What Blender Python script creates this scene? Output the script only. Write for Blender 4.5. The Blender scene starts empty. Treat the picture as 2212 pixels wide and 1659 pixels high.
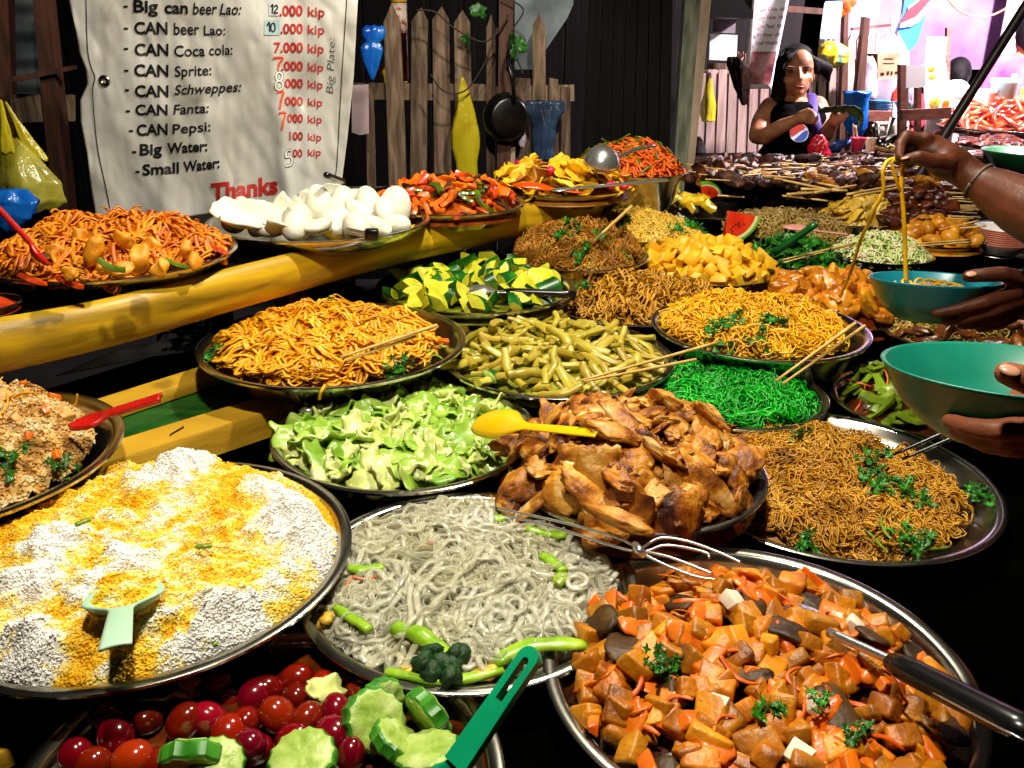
import bpy, bmesh, math, random
import numpy as np
from mathutils import Vector, Matrix

RD = random.Random(11)
rng = np.random.default_rng(11)
sc = bpy.context.scene
col = sc.collection

# ------------------------------------------------------------------ camera
PITCH, ROLL = math.radians(22.0), math.radians(-0.5)
CAMZ = 1.5
FPX, CX, CY = 3300.0 / 4000.0 * 2212.0, 1106.0, 829.5      # photo looked at as 2212 x 1659
_fw = np.array([0, math.cos(PITCH), -math.sin(PITCH)])
_up = np.array([0, math.sin(PITCH), math.cos(PITCH)])
_rt = np.array([1.0, 0, 0])
_c, _s = math.cos(ROLL), math.sin(ROLL)
C_RT, C_UP = _c * _rt - _s * _up, _s * _rt + _c * _up
cam_data = bpy.data.cameras.new('camera')
cam_data.sensor_width = 36.0
cam_data.lens = 3300.0 / 4000.0 * 36.0
cam_data.clip_start, cam_data.clip_end = 0.02, 200.0
cam = bpy.data.objects.new('camera', cam_data)
col.objects.link(cam)
cam.matrix_world = Matrix([[C_RT[i], C_UP[i], -_fw[i], (0, 0, CAMZ)[i]] for i in range(3)] + [[0, 0, 0, 1]])
sc.camera = cam

# ------------------------------------------------------------------ night sky, exposure
w = bpy.data.worlds.new('World')
sc.world = w
w.use_nodes = True
nt = w.node_tree
sky = nt.nodes.new('ShaderNodeTexSky')
sky.sky_type = 'NISHITA'
sky.sun_disc = False
sky.sun_elevation = math.radians(-4)
sky.sun_rotation = math.radians(140)
nt.links.new(sky.outputs[0], nt.nodes['Background'].inputs[0])
nt.nodes['Background'].inputs[1].default_value = 0.012
vs = sc.view_settings
vs.view_transform, vs.look, vs.exposure, vs.gamma = 'Standard', 'None', 0.0, 1.0
sc.cycles.max_bounces = 7
sc.cycles.diffuse_bounces = 5
sc.cycles.glossy_bounces = 3
sc.cycles.transparent_max_bounces = 12
sc.cycles.caustics_reflective = False
sc.cycles.caustics_refractive = False

# hanging lamps of the market (name, place, watts, colour, radius)
LAMPS = [('white bulb hanging over the front trays', (-0.08, 0.50, 2.66), 110, (1.0, 0.92, 0.74), 0.045, None, 0),
         ('white bulb hanging over the shelf and the menu sign, shade added to narrow its light', (0.30, 1.60, 2.60), 118, (1.0, 0.92, 0.74), 0.045, (-0.05, 1.75, 1.0), 130),
         ('pinkish lamp hanging over the neighbouring stall, shade added to narrow its light', (2.35, 3.95, 2.60), 620, (1.0, 0.84, 0.90), 0.06, (1.45, 4.6, 0.9), 112),
         ('pinkish lamp hanging far back over the cooking stall, shade added and light boosted for the haze glow', (3.3, 4.9, 2.9), 2300, (1.0, 0.78, 0.92), 0.08, (3.3, 6.4, 0.9), 125)]  # driven bright to stand in for the glow of hazy air
# ------------------------------------------------------------------ pixel -> world (for measuring the photo only)
def ray(px, py):
    return _fw + C_RT * ((px - CX) / FPX) - C_UP * ((py - CY) / FPX)
def PD(px, py, d):
    r = ray(px, py) * d
    return np.array([r[0], r[1], CAMZ + r[2]])
def PZ(px, py, z):
    r = ray(px, py)
    return PD(px, py, (z - CAMZ) / r[2])
def PY(px, py, Y):
    r = ray(px, py)
    return PD(px, py, Y / r[1])

# ------------------------------------------------------------------ noise
_nr = np.random.default_rng(3)
_ND = _nr.normal(size=(8, 8, 3)); _ND /= np.linalg.norm(_ND, axis=2, keepdims=True)
_NP = _nr.uniform(0, 6.28, size=(8, 8))
def nz(P, s, k=0):
    P = np.asarray(P, float) * s
    D = _ND[k % 8]; ph = _NP[k % 8] + k * 1.7
    a = np.sin(P @ D[:5].T * 1.0 + ph[:5] + 0.8 * np.sin(P @ D[5:6].T * 1.9 + ph[5]))
    return a.sum(-1) / 3.2

# ------------------------------------------------------------------ materials
def lin(h):
    h = h.lstrip('#')
    v = [int(h[i:i + 2], 16) / 255 for i in (0, 2, 4)]
    return tuple(x / 12.92 if x <= .04045 else ((x + .055) / 1.055) ** 2.4 for x in v) + (1,)
def M(name, stops, scale=30, rough=.5, bump=0., bscale=90, metal=0., spec=.5, trans=0., alpha=1., rand=0., sss=0., coat=0., stretch=None, emit=None, detail=3, dist=0., hue=0., island=0., attr=None):
    m = bpy.data.materials.new(name)
    m.use_nodes = True
    n, L = m.node_tree.nodes, m.node_tree.links
    b = n['Principled BSDF']
    if isinstance(stops, str): stops = [(0, stops)]
    tc = n.new('ShaderNodeTexCoord')
    src = tc.outputs['Object']
    oi = None
    if rand or hue:
        oi = n.new('ShaderNodeObjectInfo')
    if stretch:
        mp = n.new('ShaderNodeMapping'); mp.inputs['Scale'].default_value = stretch
        L.new(src, mp.inputs[0]); src = mp.outputs[0]
    if len(stops) > 1:
        nt_ = n.new('ShaderNodeTexNoise'); nt_.inputs['Scale'].default_value = scale; nt_.inputs['Detail'].default_value = detail
        nt_.inputs['Distortion'].default_value = dist
        L.new(src, nt_.inputs['Vector'])
        if oi:
            nt_.noise_dimensions = '4D'
            mm = n.new('ShaderNodeMath'); mm.operation = 'MULTIPLY'; mm.inputs[1].default_value = 37.0
            L.new(oi.outputs['Random'], mm.inputs[0]); L.new(mm.outputs[0], nt_.inputs['W'])
        r = n.new('ShaderNodeValToRGB')
        el = r.color_ramp.elements
        while len(el) < len(stops): el.new(0.5)
        for e, (p, c) in zip(el, stops): e.position, e.color = p, lin(c)
        if attr:
            at = n.new('ShaderNodeAttribute'); at.attribute_name = attr; L.new(at.outputs['Fac'], r.inputs[0])
        else: L.new(nt_.outputs['Fac'], r.inputs[0])
        cs = r.outputs[0]
    else:
        r = n.new('ShaderNodeRGB'); r.outputs[0].default_value = lin(stops[0][1]); cs = r.outputs[0]
    if oi:
        hs = n.new('ShaderNodeHueSaturation')
        mr = n.new('ShaderNodeMapRange'); mr.inputs[3].default_value = 1 - rand; mr.inputs[4].default_value = 1 + rand * .6
        L.new(oi.outputs['Random'], mr.inputs[0]); L.new(mr.outputs[0], hs.inputs['Value'])
        if hue:
            m3 = n.new('ShaderNodeMath'); m3.operation = 'MULTIPLY'; m3.inputs[1].default_value = 7.31
            m4 = n.new('ShaderNodeMath'); m4.operation = 'FRACT'
            mr2 = n.new('ShaderNodeMapRange'); mr2.inputs[3].default_value = .5 - hue; mr2.inputs[4].default_value = .5 + hue
            L.new(oi.outputs['Random'], m3.inputs[0]); L.new(m3.outputs[0], m4.inputs[0]); L.new(m4.outputs[0], mr2.inputs[0]); L.new(mr2.outputs[0], hs.inputs['Hue'])
        L.new(cs, hs.inputs['Color']); cs = hs.outputs[0]
    if island:
        ge = n.new('ShaderNodeNewGeometry'); h2 = n.new('ShaderNodeHueSaturation'); m5 = n.new('ShaderNodeMapRange')
        m5.inputs[3].default_value = 1 - island; m5.inputs[4].default_value = 1 + island * .5
        L.new(ge.outputs['Random Per Island'], m5.inputs[0]); L.new(m5.outputs[0], h2.inputs['Value']); L.new(cs, h2.inputs['Color']); cs = h2.outputs[0]
    L.new(cs, b.inputs['Base Color'])
    b.inputs['Roughness'].default_value = rough
    b.inputs['Metallic'].default_value = metal
    b.inputs['Specular IOR Level'].default_value = spec
    b.inputs['Transmission Weight'].default_value = trans
    b.inputs['Alpha'].default_value = alpha
    b.inputs['Coat Weight'].default_value = coat
    b.inputs['Coat Roughness'].default_value = .12
    if sss:
        b.inputs['Subsurface Weight'].default_value = sss
        b.inputs['Subsurface Radius'].default_value = (.01, .007, .004)
        b.inputs['Subsurface Scale'].default_value = 1.0
    if emit:
        b.inputs['Emission Color'].default_value = lin(emit[0]); b.inputs['Emission Strength'].default_value = emit[1]
    if bump:
        bn = n.new('ShaderNodeTexNoise'); bn.inputs['Scale'].default_value = bscale; bn.inputs['Detail'].default_value = 4
        L.new(src, bn.inputs['Vector'])
        bp = n.new('ShaderNodeBump'); bp.inputs['Strength'].default_value = min(1, bump); bp.inputs['Distance'].default_value = .004
        L.new(bn.outputs['Fac'], bp.inputs['Height']); L.new(bp.outputs[0], b.inputs['Normal'])
    return m

# ------------------------------------------------------------------ mesh building (numpy)
def mesh(name, V, F, mats, mi=None, smooth=True):
    me = bpy.data.meshes.new(name)
    V = np.asarray(V, np.float32)
    if isinstance(F, np.ndarray):
        n = len(F); k = F.shape[1]
        me.vertices.add(len(V)); me.vertices.foreach_set('co', V.ravel())
        me.loops.add(n * k); me.loops.foreach_set('vertex_index', F.astype(np.int32).ravel())
        me.polygons.add(n); me.polygons.foreach_set('loop_start', np.arange(n, dtype=np.int32) * k)
        me.update(calc_edges=True)
        me.validate()
    else:
        me.from_pydata([tuple(map(float, v)) for v in V], [], [tuple(int(i) for i in f) for f in F]); me.update()
    for m in (mats if isinstance(mats, (list, tuple)) else [mats]): me.materials.append(m)
    if mi is not None and len(mi) == len(me.polygons): me.polygons.foreach_set('material_index', np.asarray(mi, np.int32))
    if smooth is True: me.polygons.foreach_set('use_smooth', np.ones(len(me.polygons), bool))
    elif smooth == 'auto':
        me.polygons.foreach_set('use_smooth', np.ones(len(me.polygons), bool))
        try: me.set_sharp_from_angle(angle=math.radians(38))
        except Exception: pass
    me.update()
    return me
def tag(o, label=None, cat=None, group=None, kind=None):
    if label: o['label'] = label
    if cat: o['category'] = cat
    if group: o['group'] = group
    if kind: o['kind'] = kind
    return o
def link(name, me, parent=None, loc=None):
    o = bpy.data.objects.new(name, me); col.objects.link(o)
    if parent: o.parent = parent
    if loc is not None: o.location = [float(x) for x in loc]
    return o
def obj(name, geo, mats, parent=None, label=None, cat=None, group=None, kind=None, smooth=True, mi=None):
    """geo = (V, F) in world coordinates; the object sits at its own base, or in its parent's frame"""
    V, F = geo[0], geo[1]
    if mi is None and len(geo) > 2: mi = geo[2]
    V = np.asarray(V, float)
    if parent is not None:
        base = np.array(parent.location); V = V - base; loc = None
    else:
        base = np.array([*(V.min(0) + V.max(0))[:2] / 2, V[:, 2].min()]); V = V - base; loc = base
    o = link(name, mesh(name, V, F, mats, mi, smooth), parent, loc)
    return tag(o, label, cat, group, kind)
def thing(name, loc, label, cat, group=None):
    o = bpy.data.objects.new(name, None); col.objects.link(o)
    o.location = [float(x) for x in loc]; o.empty_display_size = .05
    return tag(o, label, cat, group)
def join(*gs):
    Vs, Fs, Ms, n = [], [], [], 0
    for i, g in enumerate(gs):
        V, F = np.asarray(g[0], float), g[1]
        m = g[2] if len(g) > 2 else [0] * len(F)
        Vs.append(V); Fs += [[int(a) + n for a in f] for f in F]; Ms += list(m); n += len(V)
    return np.concatenate(Vs), Fs, Ms
def withmat(g, k): return (g[0], g[1], [k] * len(g[1]))
def lathe(prof, n=64, c=(0, 0, 0)):
    prof = np.asarray(prof, float); k = len(prof); a = np.arange(n) * 2 * math.pi / n
    V = np.stack([np.outer(np.cos(a), prof[:, 0]), np.outer(np.sin(a), prof[:, 0]), np.tile(prof[:, 1], (n, 1))], 2).reshape(-1, 3) + np.array(c)
    i, j = np.meshgrid(np.arange(n), np.arange(k - 1), indexing='ij'); i2 = (i + 1) % n
    return V, np.stack([i * k + j, i2 * k + j, i2 * k + j + 1, i * k + j + 1], 2).reshape(-1, 4)
def tubes(X, rad, k=5, flat=1.0, caps=True, up=(0, 0, 1)):
    """X: (N, M, 3) paths -> many tubes as one vert / face set; rad scalar, (M,) or (N, M)"""
    X = np.asarray(X, float)
    if X.ndim == 2: X = X[None]
    N, Mm, _ = X.shape
    rad = np.broadcast_to(np.asarray(rad, float), (N, Mm))
    T = np.gradient(X, axis=1); T /= np.linalg.norm(T, axis=2, keepdims=True) + 1e-9
    U = np.broadcast_to(np.array(up, float), T.shape)
    B = np.cross(T, U); ln = np.linalg.norm(B, axis=2, keepdims=True)
    B = np.where(ln > .05, B / (ln + 1e-9), np.cross(T, np.array([1.0, .3, 0.2])))
    B /= np.linalg.norm(B, axis=2, keepdims=True) + 1e-9
    Nn = np.cross(B, T)
    a = np.arange(k) * 2 * math.pi / k
    V = X[:, :, None, :] + rad[:, :, None, None] * (flat * np.cos(a)[None, None, :, None] * B[:, :, None, :] + np.sin(a)[None, None, :, None] * Nn[:, :, None, :])
    ii = (np.arange(N) * Mm * k)[:, None, None]; jj = (np.arange(Mm - 1) * k)[None, :, None]; kk = np.arange(k)[None, None, :]; k2 = (kk + 1) % k
    F = np.stack([ii + jj + kk, ii + jj + k2, ii + jj + k + k2, ii + jj + k + kk], 3).reshape(-1, 4)
    V = V.reshape(-1, 3)
    if caps and N == 1:
        return V, [list(f) for f in F] + [list(range(k))[::-1], list(range((Mm - 1) * k, Mm * k))]
    return V, F
def tube(path, rad, k=8, flat=1.0, up=(0, 0, 1)): return tubes(np.asarray(path, float)[None], rad, k, flat, True, up)
def smoothpath(pts, n=24):
    pts = np.asarray(pts, float); m = len(pts)
    t = np.linspace(0, m - 1, n); i = np.clip(t.astype(int), 0, m - 2); f = (t - i)[:, None]
    p = lambda j: pts[np.clip(j, 0, m - 1)]
    p0, p1, p2, p3 = p(i - 1), p(i), p(i + 1), p(i + 2)
    return .5 * ((2 * p1) + (-p0 + p2) * f + (2 * p0 - 5 * p1 + 4 * p2 - p3) * f ** 2 + (-p0 + 3 * p1 - 3 * p2 + p3) * f ** 3)
def bmgeo(bm):
    bm.verts.index_update()
    V = np.array([v.co[:] for v in bm.verts]); F = [[v.index for v in f.verts] for f in bm.faces]; bm.free()
    return V, F
def box(size, c=(0, 0, 0), bevel=.0, seg=1, jit=0., rd=RD):
    bm = bmesh.new(); bmesh.ops.create_cube(bm, size=1)
    for v in bm.verts: v.co = Vector([v.co[i] * size[i] + rd.uniform(-jit, jit) * size[i] for i in range(3)])
    if bevel: bmesh.ops.bevel(bm, geom=bm.edges[:], offset=bevel, segments=seg, profile=.5, affect='EDGES')
    V, F = bmgeo(bm)
    return V + np.array(c), F
def ico(sub=2):
    bm = bmesh.new(); bmesh.ops.create_icosphere(bm, subdivisions=sub, radius=1); return bmgeo(bm)
ICO = {s: ico(s) for s in (1, 2, 3, 4)}
def blob(size, sub=2, amp=.15, sc_=2.0, seed=0, amp2=0., power=1.0):
    V, F = ICO[sub]; V = V.copy()
    if power != 1: V = np.sign(V) * np.abs(V) ** power
    o = seed * 3.7
    V = V * (1 + amp * nz(V + o, sc_, seed) + amp2 * nz(V + o, sc_ * 3.1, seed + 1))[:, None]
    return V * np.array(size) / 1.0, F
def grid(fn, nu, nv, th=0.):
    """fn(u, v) arrays -> (.., 3); optional thickness along normals"""
    u, v = np.meshgrid(np.linspace(0, 1, nu), np.linspace(0, 1, nv), indexing='ij')
    P = fn(u, v)
    idx = np.arange(nu * nv).reshape(nu, nv)
    F = np.stack([idx[:-1, :-1], idx[1:, :-1], idx[1:, 1:], idx[:-1, 1:]], 2).reshape(-1, 4)
    V = P.reshape(-1, 3)
    if not th: return V, [list(f) for f in F]
    du, dv = np.gradient(P, axis=0), np.gradient(P, axis=1)
    N = np.cross(du, dv); N /= np.linalg.norm(N, axis=2, keepdims=True) + 1e-12
    V2 = (P - N * th).reshape(-1, 3); n = nu * nv
    Fs = [list(f) for f in F] + [list(f[::-1] + n) for f in F]
    ring = list(idx[:, 0]) + list(idx[-1, 1:]) + list(idx[::-1, -1][1:]) + list(idx[0, ::-1][1:-1])
    for a, b in zip(ring, ring[1:] + ring[:1]): Fs.append([a, a + n, b + n, b])
    return np.concatenate([V, V2]), Fs
def prism_px(pts, Y, th=.02, rnd=0.):
    """outline measured in the photo, stood up in the upright plane at distance Y with a real thickness"""
    P = np.array([PY(x, y, Y) for x, y in pts]); n = len(P)
    Q = P + np.array([0, th, 0])
    F = [list(range(n)), list(range(n, 2 * n))[::-1]] + [[i, i + n, (i + 1) % n + n, (i + 1) % n] for i in range(n)]
    return np.concatenate([P, Q]), F
def rotm(a, b, c): return np.array(Matrix.Rotation(c, 3, 'Z') @ Matrix.Rotation(b, 3, 'Y') @ Matrix.Rotation(a, 3, 'X'))
def fixn(o):
    bm = bmesh.new(); bm.from_mesh(o.data); bmesh.ops.recalc_face_normals(bm, faces=bm.faces[:]); bm.to_mesh(o.data); bm.free()
def ragged_box(a, b, wid, th, nseg=14, rough=.002, upv=(0, 0, 1), seed=0):
    """a plank between two points with slightly uneven faces"""
    a, b = np.array(a, float), np.array(b, float); T = b - a; Ln = np.linalg.norm(T); T /= Ln
    S = np.cross(T, np.array(upv, float)); S /= np.linalg.norm(S); U = np.cross(S, T)
    prof = []
    for (x, y) in [(-.5, -.5), (-.44, -.5), (.44, -.5), (.5, -.5), (.5, -.1), (.5, .4), (.47, .5), (0, .5), (-.47, .5), (-.5, .4), (-.5, 0)]:
        prof.append((x * wid, y * th))
    prof = np.array(prof); k = len(prof)
    t = np.linspace(0, Ln, nseg)
    V = a + t[:, None, None] * T + prof[None, :, :1] * S + prof[None, :, 1:] * U
    V = V + (nz(V.reshape(-1, 3), 9, seed) * rough).reshape(nseg, k, 1) * U + (nz(V.reshape(-1, 3), 7, seed + 2) * rough).reshape(nseg, k, 1) * S
    F = [[i * k + j, i * k + (j + 1) % k, (i + 1) * k + (j + 1) % k, (i + 1) * k + j] for i in range(nseg - 1) for j in range(k)]
    F += [list(range(k))[::-1], list(range((nseg - 1) * k, nseg * k))]
    return V.reshape(-1, 3), F

STEEL = M('steel', [(.3, '#b9b6aa'), (.7, '#d6d2c4')], 14, rough=.2, metal=1, bump=.05, bscale=25)
STEEL2 = M('polished_steel', [(.3, '#c8c8c8'), (.7, '#e4e4e4')], 30, rough=.26, metal=.9, bump=.05)
BAMBOO = M('chopstick_wood', [(.3, '#c99a4c'), (.7, '#e8c77c')], 40, rough=.5, stretch=(1, 1, 1))
# ------------------------------------------------------------------ materials of the place
WOOD = M('weathered_wood', [(.25, '#2e2018'), (.48, '#66503f'), (.75, '#a48c76')], 8, rough=.85, bump=.9, bscale=40, stretch=(6, 6, .7), rand=.2, dist=.6)
WOODP = M('pale_fence_wood', [(.25, '#8a6f68'), (.55, '#b9a096'), (.8, '#dcc9c0')], 6, rough=.8, bump=.4, bscale=40, stretch=(6, 6, .7), rand=.15, dist=.5)
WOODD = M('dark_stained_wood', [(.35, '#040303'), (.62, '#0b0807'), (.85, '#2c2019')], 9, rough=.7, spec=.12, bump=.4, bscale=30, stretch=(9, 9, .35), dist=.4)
BROWNW = M('brown_post_wood', [(.3, '#2c150c'), (.7, '#5a3220')], 8, rough=.7, bump=.4, bscale=30, stretch=(6, 6, .6), rand=.15)
GREENW = M('greenish_post_wood', [(.3, '#3b4034'), (.55, '#6f7364'), (.8, '#9a9384')], 12, rough=.8, bump=.4, bscale=40, stretch=(3, 3, .6))
PALEW = M('pale_post_wood', [(.3, '#8d7a68'), (.7, '#b8a692')], 12, rough=.8, bump=.3, bscale=40, stretch=(4, 4, .6))
YBAM = M('yellow_bamboo', [(.22, '#524008'), (.42, '#b08a10'), (.62, '#d8b01c'), (.8, '#e8c848')], 2.6, rough=.42, bump=.25, bscale=18, spec=.5, stretch=(1, 1, 6), dist=1.0)
YWOOD = M('yellow_board', [(.25, '#9b7412'), (.6, '#cf9f24'), (.85, '#e2bc4c')], 5, rough=.55, bump=.2, bscale=30, stretch=(1, 1, 5))
SHADECLOTH = M('shade_black_cloth', [(.3, '#010101'), (.7, '#040403')], 9, rough=.95, bump=.3, bscale=12, spec=0.)  # near-black cover puts the shade under the trays into the colour
LEAFG = M('banana_leaf', [(.3, '#0f3a10'), (.6, '#1f5a1a'), (.85, '#3d7a22')], 6, rough=.4, bump=.4, bscale=60, stretch=(1, 8, 1))
TIN = M('corrugated_tin', [(.3, '#3a4148'), (.6, '#6a747a'), (.85, '#8d979b')], 7, rough=.45, metal=.6, bump=.2, bscale=20)
SOIL = M('trodden_ground', [(.3, '#0c0a09'), (.7, '#1e1814')], 3, rough=.85, bump=.5, bscale=12)
BLACKM = M('charred_metal', [(.3, '#060505'), (.7, '#14100e')], 12, rough=.6, metal=0, bump=.3, bscale=30, spec=.15)

Ux = np.array([.575, .818, 0]); Vx = np.array([-.818, .575, 0])     # along the stall / towards the vendors
def UV(u, v, z): return Ux * u + Vx * v + np.array([0, 0, z])

# ------------------------------------------------------------------ ground
V, F = grid(lambda u, v: np.stack([(u - .5) * 120, (v - .3) * 120, 0 * u], 2), 40, 40)
obj('ground', (V, F), SOIL, kind='structure')

# ------------------------------------------------------------------ stall table and its steps
def slab_poly(pts, z0, z1):
    n = len(pts)
    V = np.array([(x, y, z1) for x, y in pts] + [(x, y, z0) for x, y in pts])
    return V, [list(range(n)), list(range(n, 2 * n))[::-1]] + [[i, i + n, (i + 1) % n + n, (i + 1) % n] for i in range(n)]
tb = thing('buffet_table', UV(1.4, .5, 0), 'long low buffet table holding most of the food trays, its cover blackened for the shade between them', 'table')
c4 = [UV(-.35, -.03, 0), UV(3.25, -.05, 0), UV(3.25, 1.62, 0), UV(-.35, 1.62, 0)]
o = obj('black_top', slab_poly([p[:2] for p in c4], .835, .865), SHADECLOTH, tb, smooth=False); fixn(o)
def drape(u, v):
    P = UV(0, 0, 0) + u[..., None] * 3.6 * Ux + (-.35) * Ux + Vx * (-.034 + 0 * u[..., None]); P = P + Vx * (-.03 * (1 - v) * (.6 + .4 * np.sin(u * 55)))[..., None]
    P[..., 2] = .25 + v * .6
    return P
obj('black_skirt', grid(drape, 160, 12, .003), SHADECLOTH, tb)
for u_, v_ in ((-.25, .08), (3.1, .08), (-.25, 1.5), (3.1, 1.5), (1.4, .08), (1.4, 1.5)):
    a = UV(u_, v_, 0)
    obj('leg', box((.06, .06, .835), a + [0, 0, .4175], .006), WOODD, tb, smooth=False)

# middle step: two yellow boards with banana leaf between them
step = thing('stepped_rack', PZ(430, 900, .865), 'low raised rack of two yellow boards with a gap of banana leaf between', 'rack')
def ext(a, b, e0, e1):
    d = b - a; return a - d * e0, b + d * e1
a, b = ext(PZ(205, 875, .945), PZ(440, 800, .945), 1.2, 3.9)
a[2] = b[2] = .9335; obj('board', ragged_box(a, b, .055, .022, 30, .0015), YWOOD, step, smooth='auto')
a, b = ext(PZ(235, 975, .945), PZ(560, 872, .945), .9, 2.6)
a[2] = b[2] = .922; obj('board', ragged_box(a, b, .066, .046, 30, .003, seed=4), YWOOD, step, smooth='auto')
a, b = ext(PZ(235, 920, .93), PZ(500, 830, .93), .9, 2.9)
a[2] = b[2] = .904; obj('slat', ragged_box(a, b, .17, .012, 20, .0015), WOODD, step, smooth='auto')
for t in (.12, .5, .88):
    p = a + (b - a) * t
    obj('foot', box((.16, .05, .033), p + [0, 0, -.0225], .003), WOODD, step, smooth=False)
def leafstrip(u, v):
    P = a + (b - a) * u[..., None] * .98; s = np.cross((b - a) / np.linalg.norm(b - a), [0, 0, 1])
    P = P + s * ((v - .5) * .135)[..., None]; P[..., 2] = .916 + .0035 * nz(P, 14, 1) + .002 * np.sin(v * 60)
    return P
obj('banana_leaf', grid(leafstrip, 90, 24, .0008), LEAFG, label='long green banana leaf lying between the two yellow boards', cat='banana leaf')
# front-left board on the table
a, b = PZ(-60, 1625, .885), PZ(330, 1452, .885); a[2] = b[2] = .8765
obj('edge_board', ragged_box(a, b, .036, .02, 20, .0015), YWOOD, label='narrow yellow board lying at the lower left beneath the rice tray', cat='board', smooth='auto')
a2, b2 = a + [-.034, .03, 0], b + [-.034, .03, 0]
def leaf2(u, v):
    P = a2 + (b2 - a2) * u[..., None]; s = np.cross((b2 - a2) / np.linalg.norm(b2 - a2), [0, 0, 1])
    P = P + s * ((v - .5) * .036)[..., None]; P[..., 2] = .874 + .002 * nz(P, 20, 1); return P
obj('banana_leaf', grid(leaf2, 40, 8, .0008), LEAFG, label='strip of green banana leaf beside the narrow board under the rice tray', cat='banana leaf')

# top shelf with its fat yellow bamboo front
shelf = thing('shelf', (-.35, 1.9, 0), 'high shelf with a fat yellow bamboo front edge carrying five trays', 'shelf')
pts = np.array([PZ(-130, 765, 1.075), PZ(0, 745, 1.075), PZ(250, 692, 1.075), PZ(520, 618, 1.075), PZ(820, 540, 1.08), PZ(1000, 503, 1.08), PZ(1150, 470, 1.08), PZ(1290, 443, 1.08)])
bp = smoothpath(pts, 70)
k = 22; aa = np.arange(k) * 2 * math.pi / k
T = np.gradient(bp, axis=0); T /= np.linalg.norm(T, axis=1, keepdims=True); S = np.cross(T, [0, 0, 1.]); S /= np.linalg.norm(S, axis=1, keepdims=True)
hh = .040 * np.ones(len(bp)); hh[:18] *= np.linspace(1.12, 1, 18)
Vb = bp[:, None, :] + hh[:, None, None] * (.55 * np.cos(aa)[None, :, None] * S[:, None, :] + np.sin(aa)[None, :, None] * np.array([0, 0, 1.]) * (1 + .0 * aa)[None, :, None])
Vb = Vb + (nz(Vb.reshape(-1, 3), 4, 2) * .004 + nz(Vb.reshape(-1, 3) * [1, 1, 3], 11, 5) * .0016).reshape(len(bp), k, 1) * S[:, None, :]
Fb = [[i * k + j, i * k + (j + 1) % k, (i + 1) * k + (j + 1) % k, (i + 1) * k + j] for i in range(len(bp) - 1) for j in range(k)] + [list(range(k)), list(range((len(bp) - 1) * k, len(bp) * k))]
o = obj('bamboo_front', (Vb.reshape(-1, 3), Fb), YBAM, shelf); fixn(o)
fr = bp[:, :2] + np.array([-.02, .02]); back = fr + np.array([-.36, .44])
o = obj('shelf_board', slab_poly(list(map(tuple, fr[::6])) + list(map(tuple, back[::-6])), 1.062, 1.094), WOODD, shelf, smooth=False); fixn(o)
for t in (4, 34, 64):
    for off in ((-.06, .07), (-.33, .40)):
        p = bp[t] + np.array([off[0], off[1], 0]); obj('leg', box((.05, .05, 1.062), (p[0], p[1], .531), .004), WOOD, shelf, smooth=False)
for px, py in ((375, 637), (1071, 493)):
    p = PZ(px, py, 1.105)
for q in (12, 38, 52):
    p = bp[q] + S[q] * .0225 + [0, 0, .012]
    obj('nail_head', blob((.0028, .0028, .0028), 1, 0), BLACKM, shelf)

# grill behind the trays on the right
cg = [PZ(1486, 331, 1.05), PZ(1950, 326, 1.05), PZ(2330, 316, 1.05), PZ(2330, 420, 1.05), PZ(1900, 398, 1.05), PZ(1480, 384, 1.05)]
gr = thing('grill_counter', (*(np.mean(cg, 0)[:2]), 0), 'charred black grill counter covered with skewers in front of the vendor', 'grill')
o = obj('counter_top', slab_poly([p[:2] for p in cg], .93, 1.05), BLACKM, gr, smooth=False); fixn(o)
for p in (cg[0], cg[2], cg[3], cg[5]):
    q = p * .94 + np.mean(cg, 0) * .06; obj('leg', box((.06, .06, .93), (q[0], q[1], .465), .004), BLACKM, gr, smooth=False)

# ------------------------------------------------------------------ price sign
PAPER = M('laminated_sign_sheet', [(.22, '#7e7a72'), (.40, '#b6b3ac'), (.66, '#d2d0cc'), (.9, '#b0bab0')], 6, rough=.26, bump=.12, bscale=9, spec=.6, dist=.8, detail=6)
INK = M('black_ink', '#0a0a0a', rough=.5)
REDINK = M('red_ink', [(.3, '#9c1414'), (.7, '#c22a22')], 30, rough=.5)
WHITEINK = M('white_paint', '#dcdcd6', rough=.5)
ORINK = M('orange_marker', '#e0431c', rough=.5)
PALEBLUE = M('pale_blue_sticker', '#a9c4cc', rough=.5)
WHITEST = M('white_sticker', '#c9ccd6', rough=.5)
PENINK = M('pen_ink', '#22262c', rough=.6)
SY = 2.26
Lx = [(-90, 143), (0, 149), (70, 165), (116, 172), (150, 186), (182, 189), (217, 173), (266, 175), (333, 189), (403, 196), (469, 207), (600, 222)]
Rx = [(-90, 779), (0, 773), (168, 764), (300, 750), (395, 738), (600, 722)]
lx = lambda y: np.interp(y, *zip(*Lx)); rx = lambda y: np.interp(y, *zip(*Rx))
def signP(px, py, off=0.):
    px, py = np.asarray(px, float), np.asarray(py, float)
    q = np.stack([px, py, 0 * px], -1)
    wr = .006 * nz(q, .013, 0) + .0055 * nz(q * [1.6, .6, 1], .03, 3) - .004 * np.abs(nz(q * [1.5, .5, 1], .045, 6)) + .0018 * nz(q * [1.3, .8, 1], .09, 5)
    fold = .010 * np.exp(-((px - 590 - (py - 150) * .12) / 16.) ** 2) * np.clip((py - 60) / 120, 0, 1)
    low = .012 * np.clip((py - 330) / 150, 0, 1) * np.sin(px * .045 + 1.0)
    Y = SY + wr - fold + low + np.clip((py - 150) / 350, 0, 1) ** 2 * -.03 - off
    xx = (px - CX) / FPX; yy = -(py - CY) / FPX
    r = _fw + xx[..., None] * C_RT + yy[..., None] * C_UP
    d = Y / r[..., 1]
    P = r * d[..., None]; P[..., 2] += CAMZ
    return P
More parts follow.
